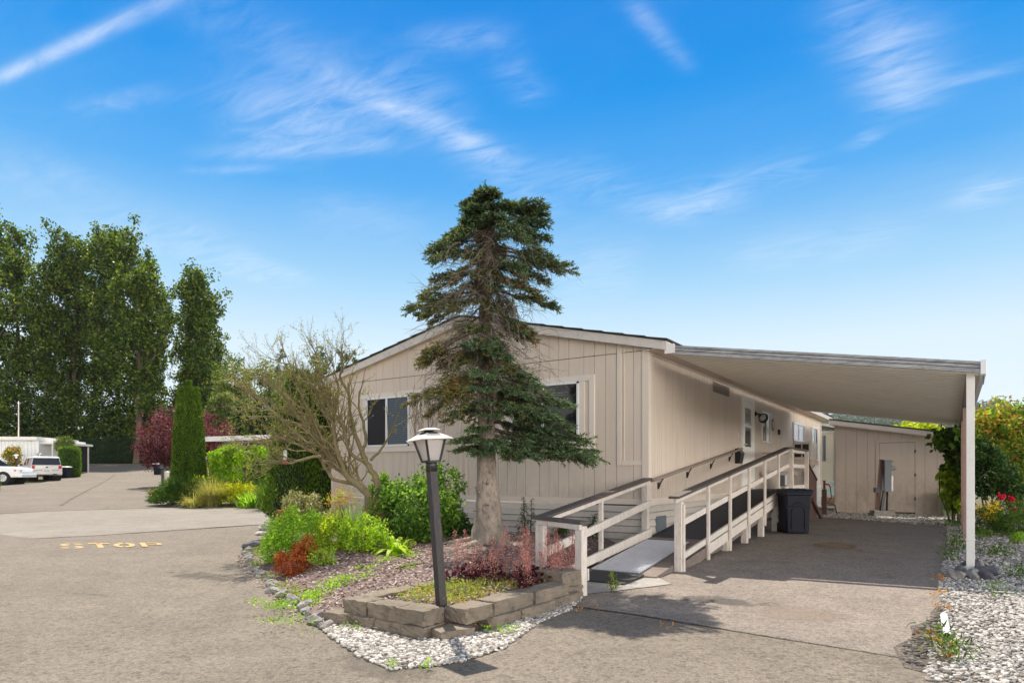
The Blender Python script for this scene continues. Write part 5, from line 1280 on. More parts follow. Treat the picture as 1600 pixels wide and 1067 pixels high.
branch = MB(); dead = MB(); ND = {'g': [[], []], 'l': [[], []], 'o': [[], []], 'r': [[], []]}   # needle points, axes
def sprig(p, d, L, kind, droop=.0, r=.006):
    """a twig dressed in needles"""
    n = max(2, int(L / .05)); pts = [p]; d = d.normalized()
    for i in range(n):
        d = (d + Vector(unit(1)[0]) * .13 + Vector((0, 0, -droop))).normalized(); pts.append(pts[-1] + d * L / n)
    branch.tube(pts, [r * (1 - .6*i/n) for i in range(n + 1)], 3, cap=False)
    P, A = ND[kind]; k = 5
    for a, b in zip(pts[:-1], pts[1:]):
        for j in range(k):
            P.append(a.lerp(b, j / k)); A.append((b - a).normalized())
def deadtwig(p, d, L, n=4, droop=.15, r=.0045, kids=2):
    pts = [p]; d = d.normalized()
    for i in range(n):
        d = (d + Vector(unit(1)[0]) * .42 + Vector((0, 0, -droop))).normalized(); pts.append(pts[-1] + d * L / n)
    dead.tube(pts, [r * (1 - .7*i/n) for i in range(n + 1)], 3, cap=False)
    for k in range(kids):
        i = random.randint(1, n - 1); deadtwig(pts[i], d + Vector(unit(1)[0]) * .9, L * .55, 3, droop, r * .7, 0)
rb = random.Random(21)
def fir_branch(tip_py, ang, reach, kindf, droop, green, ddens, depth_dir=None):
    ztip = CZ + (HZ - tip_py) / FP * Z0
    dirh = (Rv * math.cos(ang) + Av * math.sin(ang)); reach *= .90
    z0 = ztip + droop * reach
    st = trunk_at(z0)
    end = st + dirh * reach; end.z = ztip
    mid = st.lerp(end, .5) + Vector((0, 0, droop * reach * .22))
    pts = []; N = 9
    for i in range(N + 1):
        t = i / N; q = st * (1-t)**2 + mid * 2*t*(1-t) + end * t*t; pts.append(q + Vector(unit(1)[0]) * .012)
    r0 = .010 + .012 * reach
    branch.tube(pts, [r0 * (1 - .8*i/N) for i in range(N + 1)], 5, cap=False)
    sidev = dirh.cross(Vector((0, 0, 1)))
    for i in range(1, N + 1):
        t = i / N
        for s in (-1, 1):
            for rep in range(2):
                q = pts[i-1].lerp(pts[i], rb.random()); L_ = reach * (.16 + .30 * (1 - t)) * rb.uniform(.7, 1.2) + .06
                d = dirh * rb.uniform(.5, 1.0) + sidev * s * rb.uniform(.4, 1.0) + Vector((0, 0, rb.uniform(-.13, .06) - droop * .32))
                if t > 1 - green + rb.uniform(-.12, .12):
                    sprig(q, d, min(L_, .5), kindf(t), .03 + .05 * (droop > .3))
                    for e in range(random.choice((1, 1, 2))): sprig(q + d.normalized() * L_ * rb.uniform(.3, .6), d + sidev * rb.uniform(-.8, .8) + Vector((0, 0, rb.uniform(-.1, .12))), min(L_, .5) * .6, kindf(t), .03)
                elif rb.random() < ddens: deadtwig(q, d, min(L_ * .9, .5))
    if green > .05: sprig(pts[-2], end - pts[-2], .22, kindf(1), 0)
def reach_at(py, ang):
    l, r = silx(py); c = 761; R_ = (r - c) / FP * Z0; L_ = (c - l) / FP * Z0
    k = math.cos(ang); a = max(.12, (R_ if k > 0 else L_)); b = (max(.1, R_) + max(.1, L_)) / 2
    return math.sqrt((a*k)**2 + (b*math.sin(ang)*.8)**2)
random.seed(3)
for i in range(20):                                  # dense flat-topped crown
    py = rb.uniform(306, 372); a = rb.uniform(0, 6.283); rc = reach_at(py, a) * rb.uniform(.75, 1.05)
    fir_branch(py, a, rc, lambda t: 'l' if rb.random() < .4 else 'g', rb.uniform(-.05, .18), .95, .3)
for i in range(19):
    py = rb.choice((378, 396, 414, 436)) + rb.uniform(-5, 5); a = rb.uniform(0, 6.283); rc = reach_at(py, a) * rb.uniform(.8, 1.02)
    fir_branch(py, a, rc, lambda t: 'l' if rb.random() < .25 else 'g', rb.uniform(.25, .5), .55 if math.cos(a) > 0 or py < 410 else .4, .6)
for py, a, k in ((421, .05, 1.0), (424, -.12, .9), (410, .2, .95), (385, 3.1, 1), (396, 3.2, 1), (404, 3.0, .98), (482, 3.14, 1.0), (490, 3.05, .97), (440, 3.2, .95), (480, .02, 1), (312, 2.9, .95), (326, .1, 1), (332, .2, 1), (318, 3.0, 1)):
    fir_branch(py, a, reach_at(py, a) * k, lambda t: 'g', .28 if py > 350 else .05, .6, .4)
for i in range(26):                                  # bare, mossy middle
    py = rb.choice((446, 474, 502, 528, 554)) + rb.uniform(-6, 6); a = rb.uniform(0, 6.283); rc = reach_at(py, a) * rb.uniform(.75, 1.02); rt_ = math.cos(a) > .1
    fir_branch(py, a, rc, lambda t, q=rt_: ('g' if rb.random() < .8 else 'r') if q else ('o' if rb.random() < .5 else 'g'), rb.uniform(.45, .75), .32 if rt_ else .22, .95)
for i in range(17):                                  # lower skirts, left side olive and hanging
    py = rb.choice((565, 595, 625, 655)) + rb.uniform(-6, 6); a = rb.uniform(1.7, 4.5); rc = reach_at(py, a) * rb.uniform(.7, 1.0)
    fir_branch(py, a, rc, lambda t: 'o' if rb.random() < .72 else ('r' if rb.random() < .1 else 'g'), rb.uniform(.4, .8), .36, .9)
for i in range(20):                                  # lush lower right
    py = rb.choice((568, 600, 630, 658, 686, 712)) + rb.uniform(-5, 5); a = rb.uniform(-1.6, 1.15); rc = reach_at(py, a) * rb.uniform(.55, 1.0)
    fir_branch(py, a, rc, lambda t: 'l' if rb.random() < (.6 if t > .4 else .3) else ('o' if rb.random() < .12 else 'g'), rb.uniform(.22, .42), .70, .7)
for py, a, rc in ((648, 3.4, .45), (690, 3.5, .5), (705, 3.3, .46), (676, 4.4, .5), (712, 4.6, .55), (700, 5.0, .7), (716, -.5, .9), (640, 4.3, .6), (655, 4.9, .6), (600, 4.7, .9), (620, 4.6, .9), (560, 4.7, 1.0), (705, .12, 1.72), (716, .05, 1.78), (725, -.1, 1.7), (690, .0, 1.6), (670, -.2, 1.35), (690, 3.25, .45)):
    fir_branch(py, a, rc, lambda t: 'l' if rb.random() < .4 else 'g', .22, .8, .5)
for k_ in range(9):                                 # boughs on the near side, hiding the stem
    py = rb.uniform(410, 590); a = rb.uniform(-2.2, -.9)
    fir_branch(py, a, reach_at(py, a) * rb.uniform(.4, .8), lambda t: 'o' if rb.random() < .45 else 'g', rb.uniform(.4, .7), .45, 1.)
for i in range(560):                                 # tangled dead twigs round the middle stem
    z = CZ + (HZ - rb.uniform(400, 640)) / FP * Z0; a = rb.uniform(0, 6.283); dirh = Rv * math.cos(a) + Av * math.sin(a)
    deadtwig(trunk_at(z) + dirh * rb.uniform(.15, .8) + Vector((0, 0, rb.uniform(-.2, .1))), dirh + Vector((0, 0, rb.uniform(-.5, .3))), rb.uniform(.25, .6), 5, .12, .005)
for i in range(60):                                  # hanging dead curtains under the left branches
    p = TP(rb.uniform(640, 700), rb.uniform(600, 650), rb.uniform(-.5, .5)); deadtwig(p, Vector((rb.uniform(-.2, .2), rb.uniform(-.2, .2), -1)), rb.uniform(.25, .6), 4, .4, .005)
build('branch', branch, 'twig_brown', fir); build('dead_twig', dead, 'dead_twig', fir)
Q = []
for k in ('g', 'l', 'o', 'r'):
    P = np.array([tuple(p) for p in ND[k][0]]); A = np.array([tuple(p) for p in ND[k][1]])
    P = P + unit(len(P)) * .006
    Q.append(leafq(P, (.036, .075), (.013, .022), A * 1.0, .8))
foliage('needles', fir, Q, ['fir_needles', 'fir_lush', 'fir_old', 'fir_rust'])

# ================================================================== mossy bare tree left of the house
random.seed(17)
bz = 11.0
bb = G(579, bz); bb.z = bed(bb.x, bb.y) - .03
bt = thing('bare_tree', 'leaning many-stemmed bare tree with lichen-covered twigs at the house corner', 'tree', bb)
def BP(px, py, dz=0): return W(px, py, bz + dz)
limbs = [[(580, 800), (577, 772), (560, 757), (541, 742), (525, 726), (508, 700), (492, 676), (470, 655), (452, 630)],
         [(541, 742), (530, 715), (524, 690), (521, 660), (505, 640), (496, 610), (484, 585)],
         [(560, 757), (520, 748), (508, 730), (502, 712), (478, 700), (455, 690), (430, 684), (400, 688)],
         [(600, 800), (590, 757), (584, 740), (572, 722), (566, 705), (556, 680), (548, 650), (546, 620), (544, 585)],
         [(572, 722), (552, 712), (543, 700), (541, 680), (530, 655), (514, 630), (500, 600)],
         [(566, 705), (572, 690), (568, 660), (560, 630), (562, 605), (568, 580)],
         [(580, 720), (596, 700), (612, 675), (622, 650), (630, 625)],
         [(508, 700), (490, 672), (462, 625), (436, 600), (412, 582)],
         [(508, 700), (480, 690), (440, 655), (405, 620), (385, 600)],
         [(525, 726), (505, 690), (482, 640), (468, 600), (456, 572)],
         [(521, 660), (530, 600), (526, 575), (520, 545)], [(545, 610), (530, 570), (534, 555), (532, 530)],
         [(502, 712), (470, 718), (455, 724), (440, 722), (420, 727)], [(492, 676), (455, 660), (420, 650), (392, 655)],
         [(470, 655), (440, 640), (412, 640), (388, 632)], [(490, 600), (470, 560), (452, 548), (432, 540)], [(515, 620), (500, 570), (500, 545), (494, 525)]]
wood = MB(); ends = []
for li, L_ in enumerate(limbs):
    dz0 = rb.uniform(-.5, .5) if li else 0; n = len(L_)
    pts = [BP(x, y + max(0, 640 - y) * .24, dz0 * min(1, i / 3)) for i, (x, y) in enumerate(L_)]
    if L_[0][1] >= 800: pts[0].z = bb.z
    sm = []
    for i in range(n - 1):
        for k in range(3): sm.append(pts[i].lerp(pts[i+1], k/3) + Vector(unit(1)[0]) * .012)
    sm.append(pts[-1])
    r0 = {0: .085, 3: .065, 1: .045, 2: .04, 4: .036, 5: .034}.get(li, .026)
    rad = [r0 * (1 - .78 * i / (len(sm) - 1)) for i in range(len(sm))]
    wood.tube(sm, rad, 8, cap=False)
    ends += [tuple(q) for q in sm[6:]]
    for i in range(4, len(sm), 1):
        if li in (3, 5, 6) and rb.random() < .6: continue
        for rep in range(1 if i < 8 or li in (3, 5, 6) else (4 if li in (7, 8, 12, 13, 14) else 3)):
            d = (sm[i] - sm[i-1]).normalized() + Vector(unit(1)[0]) * .8 + Vector((0, 0, .35))
            twig(wood, sm[i], d, rb.uniform(.22, .55), rad[i] * .45 + .003, 2, (1, 3), .45, .25, 0, 4, ends, (.45, .75), .8)
build('trunk', wood, 'lichen_bark', bt)
E = np.array(ends); E = E[RNG.random(len(E)) < .55]
foliage('buds', bt, leafq(np.repeat(E, 2, 0) + unit(len(E)*2) * .02, (.015, .04), (.008, .02)), 'lichen_leaf')

# ================================================================== columnar evergreens
def column(name, label, cat, base, r, h, mats, nq, L, Wd, tops=None, power=.55, core=True):
    base = Vector(base); o = thing(name, label, cat, base); tops = tops or [(0, 0, 1., 1.)]
    if core:
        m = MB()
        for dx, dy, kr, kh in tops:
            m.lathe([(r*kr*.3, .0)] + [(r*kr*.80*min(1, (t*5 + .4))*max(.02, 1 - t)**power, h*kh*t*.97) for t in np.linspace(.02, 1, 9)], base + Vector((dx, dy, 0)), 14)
        build('light_block_core', m, 'hedge_core', o)  # solid dark core, added inside to block light
    Q = [[], []]
    for dx, dy, kr, kh in tops:
        n = int(nq / len(tops)); t = RNG.uniform(0, 1, n) ** 1.15; a = RNG.uniform(0, 6.283, n)
        prof = np.minimum(1, t*5 + .45) * np.maximum(.03, 1 - t) ** power
        lump = 1 + .10*np.sin(a*5 + t*9) * np.sin(t*23 + a*3) + RNG.normal(0, .035, n)
        rr_ = r*kr*prof*lump
        P = np.stack([base.x + dx + rr_*np.cos(a), base.y + dy + rr_*np.sin(a), base.z + h*kh*t], 1)
        ax = np.stack([np.cos(a)*.45, np.sin(a)*.45, np.full(n, 1.)], 1)
        k = RNG.random(n) < .25 + .3*(np.sin(a*5 + t*9)*np.sin(t*23 + a*3) > .3)
        Q[0].append(leafq(P[~k], L, Wd, ax[~k], .55)); Q[1].append(leafq(P[k], L, Wd, ax[k], .55))
    foliage('foliage', o, [np.concatenate(q) for q in Q], mats); return o
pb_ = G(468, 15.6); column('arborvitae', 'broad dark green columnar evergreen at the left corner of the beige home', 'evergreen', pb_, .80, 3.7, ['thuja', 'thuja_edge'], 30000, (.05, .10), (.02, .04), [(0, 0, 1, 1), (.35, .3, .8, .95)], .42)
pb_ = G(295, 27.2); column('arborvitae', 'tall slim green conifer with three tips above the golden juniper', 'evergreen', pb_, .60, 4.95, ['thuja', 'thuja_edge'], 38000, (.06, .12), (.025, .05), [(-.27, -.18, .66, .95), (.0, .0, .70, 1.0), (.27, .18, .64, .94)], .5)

# ================================================================== tall poplars beyond the hedge
def poplar_mesh(seed, h, w_, mats=('poplar_leaf',), nc=260, per=42, L=(.30, .55), low=.16, spread=1.0):
    global RNG
    RNG = np.random.default_rng(seed); rg = random.Random(seed); random.seed(seed)
    root = thing('poplar_tree', '', 'tree', (0, 0, 0))
    wd = MB(); tp = [Vector((0, 0, -.5))]
    for i in range(8): tp.append(tp[-1] + Vector((rg.uniform(-.35, .35), rg.uniform(-.35, .35), h * .93 / 8)))
    wd.tube(tp, [.42 * (1 - i/8.6) + .02 for i in range(9)], 9, cap=False)
    C = []
    for i in range(34):
        t = rg.uniform(low, .95); p = tp[0].lerp(tp[-1], t); a = rg.uniform(0, 6.283)
        wd_t = w_ * (1 - abs(t - .55) * .9) * rg.uniform(.5, 1.1)
        e = p + Vector((math.cos(a) * wd_t, math.sin(a) * wd_t, wd_t * rg.uniform(.6, 1.8)))
        if e.z > h: e.z = h - rg.uniform(0, 1)
        mid = p.lerp(e, .5) + Vector((0, 0, -.1 * wd_t))
        wd.tube([p, mid, e], [.12 * (1 - t * .6), .07, .02], 5, cap=False)
        for k in range(int(nc / 34)):
            q = p.lerp(e, rg.uniform(.35, 1.05)); C.append((q.x + rg.gauss(0, .7), q.y + rg.gauss(0, .7), q.z + rg.gauss(0, .9)))
    for k in range(10): q = tp[-1]; C.append((q.x + rg.gauss(0, .6), q.y + rg.gauss(0, .6), h * .93 + rg.uniform(-1.5, 1.6)))
    build('trunk', wd, 'bark', root, local=True)
    C = np.array(C); P = np.repeat(C, per, 0) + unit(len(C)*per) * (RNG.uniform(0, 1, (len(C)*per, 1)) ** .6) * np.repeat(RNG.uniform(.6, 1.3, (len(C), 1)), per, 0) * spread
    m = MB(); m.quads(leafq(P, L, (.2, .34), None, 1)); build('crown', m, list(mats), root, local=True)
    return root
protos = [poplar_mesh(101, 30, 4.4, nc=270, per=50, spread=1.0, low=.26), poplar_mesh(102, 31, 5.2, nc=300, per=50, spread=1.05, low=.24), poplar_mesh(103, 24, 4.0, nc=240, per=50, spread=1.0, low=.24), poplar_mesh(104, 26, 4.2, nc=420, per=50, spread=1.05, low=.08)]
used = set()
def place(root, px, z, s, rz, label, group=None, sxy=None, up=0.):
    o = root if id(root) not in used else dup(root); used.add(id(root))
    o.location = G(px, z, up); o.scale = ((sxy or s),) * 2 + (s,); o.rotation_euler = (0, 0, rz)
    o['label'] = label
    if group: o['group'] = group
    return o
GP = 'tall poplars beyond the hedge'
for i, (k, px, z, ty, sx, lab) in enumerate([(1, -20, 84, 342, 1.05, 'tall poplar cut off by the left edge of the picture'), (0, 28, 92, 346, 1.0, 'tall poplar with bare twin stems over the white mobile home'), (2, 72, 88, 398, 1.05, 'shorter poplar in the gap right of the leftmost poplars'), (1, 112, 90, 356, 1.0, 'tall bushy poplar, first of the round-topped clump'), (0, 150, 95, 352, 1.1, 'tallest poplar in the middle of the round-topped clump'), (1, 186, 88, 358, 1.02, 'tall poplar on the right shoulder of the round-topped clump'), (2, 212, 82, 418, 1.15, 'lower poplar in front of the round-topped clump'), (0, 236, 92, 400, .66, 'slim poplar at the right end of the round-topped clump'), (3, 312, 88, 414, 1.0, 'lone poplar standing right of the gap in the row'), (2, 330, 96, 470, .75, 'smaller poplar leaning against the lone one on the right')]):
    r_ = protos[k]; hh = {0: 30, 1: 31, 2: 24, 3: 26}[k]; top = HH(ty, z); base = gz(*PX(px, z)); s = (top - base) / (hh + .6)
    place(r_, px, z, s, i * 1.3, lab, GP, sx * (.9 if k else .95))
# understorey behind the hedge
random.seed(31); RNG = np.random.default_rng(31)
for i, (px, z, ty, wpx) in enumerate([(-20, 80, 590, 60), (30, 84, 600, 60), (75, 86, 620, 55), (118, 88, 600, 60), (160, 87, 625, 60), (200, 88, 610, 60), (240, 87, 625, 60), (285, 86, 610, 60), (335, 84, 590, 50)]):
    b = G(px, z); h = HH(ty, z) - b.z; rx = wpx / FP * z * .62
    o = thing('understorey_tree', ('low leafy tree behind the hedge under the poplars, ' + ['at the left frame edge', 'above the white mobile home', 'above the white awning', 'just right of the white awning', 'over the dark hedge on its left', 'over the middle of the dark hedge', 'left of the red plum', 'behind the red plum', 'right of the red plum'][i]), 'tree', b, 'leafy trees under the poplars')
    P = clumps((b.x, b.y, b.z + h*.52), (rx, rx, h*.5), 120, 40, 1.1, .3, b.z + .3)
    foliage('crown', o, leafq(P, (.3, .5), (.2, .32)), 'understory_leaf' if i % 3 else 'poplar_leaf'); m = MB(); m.tube([b, b + Vector((.3, 0, h*.5)), b + Vector((0, .2, h*.8))], [.2, .15, .05], 6); build('trunk', m, 'bark', o)
# light willows and dark pines left of the house, far off
for i, (px, z, ty, wpx, mt, lab) in enumerate([(372, 62, 556, 60, 'willow_leaf', 'pale green willow right of the lone poplar'), (420, 70, 560, 60, 'willow_leaf', 'grey-green willow behind the bare tree'), (462, 64, 572, 60, 'willow_leaf', 'yellow-green tree behind the bare tree, near the roof edge'), (395, 50, 620, 50, 'understory_leaf', 'green bush above the brown house awning'), (350, 56, 610, 46, 'willow_leaf', 'yellow-green bush right of the red plum tree'), (440, 90, 548, 26, 'hazy_leaf', 'small dark tree top poking up behind the bare tree'), (500, 75, 540, 36, 'hazy_leaf', 'dark pine top over the left slope of the roof'), (536, 75, 545, 26, 'hazy_leaf', 'second pine top over the left slope of the roof'), (556, 80, 550, 20, 'hazy_leaf', 'smallest pine top close to the roof'), (500, 50, 592, 50, 'willow_leaf', 'pale tree right behind the left eave of the home')]):
    b = G(px, z); h = HH(ty, z) - b.z; rx = wpx / FP * z * .6; o = thing('far_tree', lab, 'tree', b, 'trees beyond the left of the home')
    P = clumps((b.x, b.y, b.z + h*.55), (rx, rx, h*.46), 130, 45, rx*.28, .25, b.z + .3)
    foliage('crown', o, leafq(P, (.22, .42), (.10, .22)), mt); m = MB(); m.tube([b, b + Vector((.2, 0, h*.5)), b + Vector((0, .1, h*.8))], [.2, .15, .05], 6); build('trunk', m, 'bark', o)
# hedges
def hedge(name, label, c, L_, D_, H_, rot, n, mat, leaf, rnd=.12):
    o = thing(name, label, 'hedge', c); mt = Matrix.Translation(c) @ Matrix.Rotation(R(rot), 4, 'Z')
    m = MB(); m.box((-L_/2 + .12, -D_/2 + .12, 0), (L_/2 - .12, D_/2 - .12, H_ - .12), mat=mt); build('light_block_core', m, 'hedge_core', o)  # added dark core that keeps light from passing through the hedge
    P = RNG.uniform(-1, 1, (n, 3)); f = RNG.random(n)
    fr_a = D_*H_; tot = 2*L_*H_ + L_*D_ + 2*fr_a; k = np.where(f < L_*H_/tot, 0, np.where(f < 2*L_*H_/tot, 1, np.where(f < (2*L_*H_ + L_*D_)/tot, 2, np.where(f < (2*L_*H_ + L_*D_ + fr_a)/tot, 3, 4))))
    P[k == 0, 1] = -1; P[k == 1, 1] = 1; P[k == 2, 2] = 1; P[k == 3, 0] = -1; P[k == 4, 0] = 1
    P *= 1 - rnd * (np.linalg.norm(np.abs(P) ** 6, axis=1, keepdims=True) - 1).clip(0, 1)
    P = P * np.array([L_/2, D_/2, H_/2]) + np.array([0, 0, H_/2]) + unit(n) * RNG.uniform(0, .12, (n, 1))
    P = P @ np.array(mt.to_3x3()).T + np.array(c)
    foliage('foliage', o, leafq(P, leaf, (leaf[0]*.5, leaf[1]*.5), (0, 0, .3)), mat); return o
hedge('back_hedge', 'long dark clipped hedge closing the far end of the street', G(185, 83), 12.5, 1.5, 2.95, 33.9 - 2, 16000, 'hedge_leaf', (.16, .28))
hedge('side_hedge', 'bright green clipped hedge beside the white awning', G(109, 54), 1.35, 2.4, 2.35, 33.9 + 34, 9000, 'bright_hedge', (.08, .15), .2)
hedge('low_hedge', 'small yellow-green clipped hedge at the left frame edge', G(-17, 36), .8, .8, .9, 33.9 + 38, 2600, 'bright_hedge', (.06, .11), .2)
shrub('hedge_top_shrub', 'pale shrub rising behind the bright green clipped hedge', 'shrub', G(101, 56), .8, .6, 3.4, 60, 30, .3, (.12, .22), (.06, .1), 'willow_leaf', z0=1.6)
shrub('porch_shrub', 'orange and green shrub against the white mobile home', 'shrub', G(19, 53), .75, .6, 2.6, 70, 34, .28, (.10, .18), (.06, .1), ['bright_hedge', 'vine_orange'], mix_=.5, z0=.7)
shrub('roadside_flowers', 'low red flowering plants beside the lamp post by the silver car', 'flowers', G(24, 48), .5, .4, .55, 20, 20, .15, (.06, .12), (.04, .08), ['rose_flower', 'weed'], mix_=.6)
# red plum
random.seed(5); b = G(291, 40); o = thing('plum_tree', 'wide purple-red plum tree behind the slim green conifer', 'tree', b)
P = clumps((b.x, b.y, b.z + 2.95), (3.15, 2.6, 1.75), 260, 60, .42, .3); P2 = clumps((b.x - 1.6*CN, b.y - 1.6*SN, b.z + 1.9), (1.5, 1.5, .8), 60, 46, .36, .3)
foliage('crown', o, leafq(np.concatenate([P, P2]), (.09, .17), (.055, .10)), 'plum_leaf')
wd = MB(); wd.tube([b, b + Vector((.1, 0, 1.2)), b + Vector((0, .1, 2.2))], [.16, .13, .08], 8)
for k in range(14):
    a = k * .9; wd.tube([b + Vector((.05, 0, 1.1 + .05*k)), b + Vector((math.cos(a)*.9, math.sin(a)*.9, 1.9)), b + Vector((math.cos(a)*2.1, math.sin(a)*2.1, 2.7 + .1*k % 1))], [.06, .04, .015], 5, cap=False)
build('trunk', wd, 'bark', o)
# weeping tree
b = G(381, 26.5); o = thing('weeping_tree', 'small weeping tree with bright green hanging curtains on a thin trunk', 'tree', b)
pts = []
acam = math.atan2(CY - b.y, CX - b.x)
for i in range(190):
    a = RNG.uniform(0, 6.283)
    if abs((a - acam + PI) % (2*PI) - PI) < .55 and RNG.random() < .75: continue
    rr_ = 1.2 * RNG.uniform(.25, 1) ** .6; top = b.z + 2.45 - .45 * (rr_/1.2)**2; bot = b.z + RNG.uniform(.35, 1.5) if rr_ > .7 else b.z + 1.7
    n = 60; t = RNG.uniform(0, 1, n); q = np.stack([b.x + rr_*math.cos(a)*1.15 + RNG.normal(0, .05, n), b.y + rr_*math.sin(a) + RNG.normal(0, .05, n), top - (top - bot)*t**1.3], 1); pts.append(q)
P = np.concatenate(pts); foliage('crown', o, leafq(P, (.08, .14), (.045, .08), (0, 0, -.8), .7), 'weeping_leaf')
wd = MB(); wd.tube([b, b + Vector((.02, 0, 1.0)), b + Vector((0, .03, 2.2))], [.075, .06, .05], 8)
for k in range(9): a = k*.7; wd.tube([b + Vector((0, 0, 2.0)), b + Vector((math.cos(a)*.5, math.sin(a)*.5, 2.45)), b + Vector((math.cos(a)*1.05, math.sin(a)*1.05, 2.2))], [.035, .025, .012], 5, cap=False)
build('trunk', wd, 'bark', o)
# junipers, grasses and leafy plants on the street corner
def juniper(label, px, z, rx, ry, h, mats, n):
    b = G(px, z); o = thing('juniper', label, 'shrub', b, 'low junipers on the street corner'); Q = []; P = []; A = []
    for i in range(n):
        a = RNG.uniform(0, 6.283); k = RNG.uniform(.1, 1) ** .6; x, y = rx*k*math.cos(a), ry*k*math.sin(a); zz = h * (1 - k**2.2) * RNG.uniform(.55, 1.) + .08
        d = Vector((CN*x - SN*y, SN*x + CN*y, 0)); L_ = RNG.uniform(.25, .5); q0 = np.array([b.x + d.x, b.y + d.y, b.z + zz]); dv = np.array([d.x/ (d.length + .1), d.y/(d.length + .1), .12])
        for t in np.linspace(0, 1, 9): P.append(q0 + dv*L_*t + RNG.normal(0, .02, 3)); A.append(dv)
    P = np.array(P); A = np.array(A); f = RNG.random(len(P)) < .25
    foliage('foliage', o, [leafq(P[~f], (.06, .12), (.02, .04), A[~f] + np.array([0, 0, .15]), .6), leafq(P[f], (.06, .12), (.02, .04), A[f] + np.array([0, 0, .15]), .6)], mats); stems(o, b, (b.x, b.y, b.z + h*.5), h*.4, 8, .02); return o
juniper('dark green spreading juniper at the foot of the slim conifer', 290, 25.0, 1.0, .8, 1.05, ['juniper_dark', 'thuja_edge'], 900)
juniper('golden yellow juniper at the street corner beside the tan grass', 362, 24.9, 1.15, .7, .78, ['juniper_gold', 'lime'], 1100)
juniper('small dark juniper hanging over the kerb left of the tan grass', 270, 25.2, .5, .45, .6, ['juniper_dark', 'thuja_edge'], 380)
juniper('yellow juniper tuft behind the tan grass', 322, 25.6, .6, .5, 1.02, ['juniper_gold', 'juniper_dark'], 500)
def grass(name, label, px, z, n, L, Wd, mat, spread=.6, bend=.6, rad=.12, base=None, group=None, cat='grass clump'):
    b = Vector(base) if base is not None else G(px, z); o = thing(name, label, cat, b, group)
    foliage('blades', o, blades(b, n, L, Wd, spread, 1, bend, 4, rad), mat); return o
grass('ornamental_grass', 'tall tan and green ornamental grass between the junipers', 332, 24.2, 900, (.7, 1.25), (.012, .028), 'grass_tan', .55, .5, .3)
grass('pale_grass', 'low pale yellow grass tuft at the kerb in front of the junipers', 302, 23.7, 420, (.4, .8), (.015, .035), 'grass_pale', .9, .9, .2)
grass('green_grass', 'fine green grass clump left of the broad evergreen', 425, 23.0, 700, (.7, 1.3), (.012, .025), 'grass_green', .4, .4, .5)
grass('leafy_clump', 'bright green upright leafy plants under the weeping tree', 395, 24.0, 260, (.4, .75), (.05, .11), 'mint', .6, .6, .6)
shrub('corner_shrub', 'dark shrub behind the broad evergreen and the weeping tree', 'shrub', G(428, 27), 1.0, .8, 2.0, 70, 40, .3, (.08, .16), (.05, .09), 'dark_leaf')
m = MB(); p = W(250, 762, 32); p = G(250, 31)
shrub('verge_weeds', 'brownish low weeds on the verge beside the juniper', 'weeds', p, .8, .5, .25, 30, 20, .15, (.06, .12), (.03, .06), ['weed', 'rust_shrub'], mix_=.4)

# ================================================================== garden plants
def GBd(px, z): p = W(px, 740, z); p.z = bed(p.x, p.y); return p
random.seed(9); RNG = np.random.default_rng(9)
# rhododendron on a bare stem
b = GBd(494, 13.2); o = thing('rhododendron', 'small pale-leaved rhododendron on a bare stem before the broad evergreen', 'shrub', b)
c = W(474, 790, 13.2); P = clumps((c.x, c.y, c.z), (.42, .38, .27), 70, 30, .10, .4); c2 = W(446, 806, 13.1); P2 = clumps((c2.x, c2.y, c2.z), (.14, .14, .16), 16, 26, .07, .3)
foliage('foliage', o, [leafq(P, (.05, .10), (.02, .035), (0, 0, .2), 1), leafq(P2, (.05, .10), (.02, .035))], ['rhodo', 'rhodo_brown'])
wd = MB()
twig(wd, b, (-.1, 0, 1), .35, .035, 0)
for k in range(12): e = Vector(P[RNG.integers(len(P))]); s_ = b + Vector((-.03, 0, .30)); wd.tube([s_, s_.lerp(e, .5) + Vector((0, 0, -.05)), e], [.018, .012, .005], 5, cap=False)
build('stem', wd, 'bark', o)
shrub('mint_shrub', 'rounded bright green leafy shrub at the left edge of the garden', 'shrub', GBd(466, 10.2), .52, .48, .70, 150, 34, .11, (.03, .055), (.02, .035), 'mint', zoff=.42, shell=.55)
shrub('mint_shrub', 'smaller bright green shrub leaning over the stone edging', 'shrub', GBd(438, 9.9), .28, .3, .48, 60, 34, .10, (.03, .055), (.02, .035), 'mint', zoff=.42)
shrub('rust_shrub', 'dried rust-brown shrub in front of the bright green one', 'shrub', GBd(456, 8.75), .24, .22, .36, 60, 60, .07, (.018, .04), (.006, .014), 'rust_shrub', zoff=.4, shell=.3, nstem=30, srad=.003)
shrub('rust_shrub', 'taller dried rust-brown shrub just right of the other brown one', 'shrub', GBd(477, 8.95), .16, .18, .48, 50, 60, .06, (.018, .04), (.006, .014), 'rust_shrub', zoff=.5, shell=.3, nstem=30, srad=.003)
shrub('lime_shrub', 'yellow-green spreading shrub in the middle of the garden', 'shrub', GBd(524, 10.0), .36, .34, .58, 110, 34, .09, (.025, .05), (.016, .03), ['lime', 'mint'], mix_=.45, zoff=.45)
shrub('leafy_shrub', 'dense green shrub with yellow tops beside the yellow-green leaf rosette', 'shrub', GBd(566, 9.8), .42, .36, .56, 130, 36, .09, (.025, .05), (.016, .03), ['mint', 'lime'], mix_=.22, zoff=.45)
shrub('edge_weed', 'light green weedy plant right of the rust-brown shrubs', 'weeds', GBd(503, 8.9), .20, .18, .26, 30, 24, .08, (.03, .05), (.015, .03), ['mint', 'nandina'], mix_=.12)
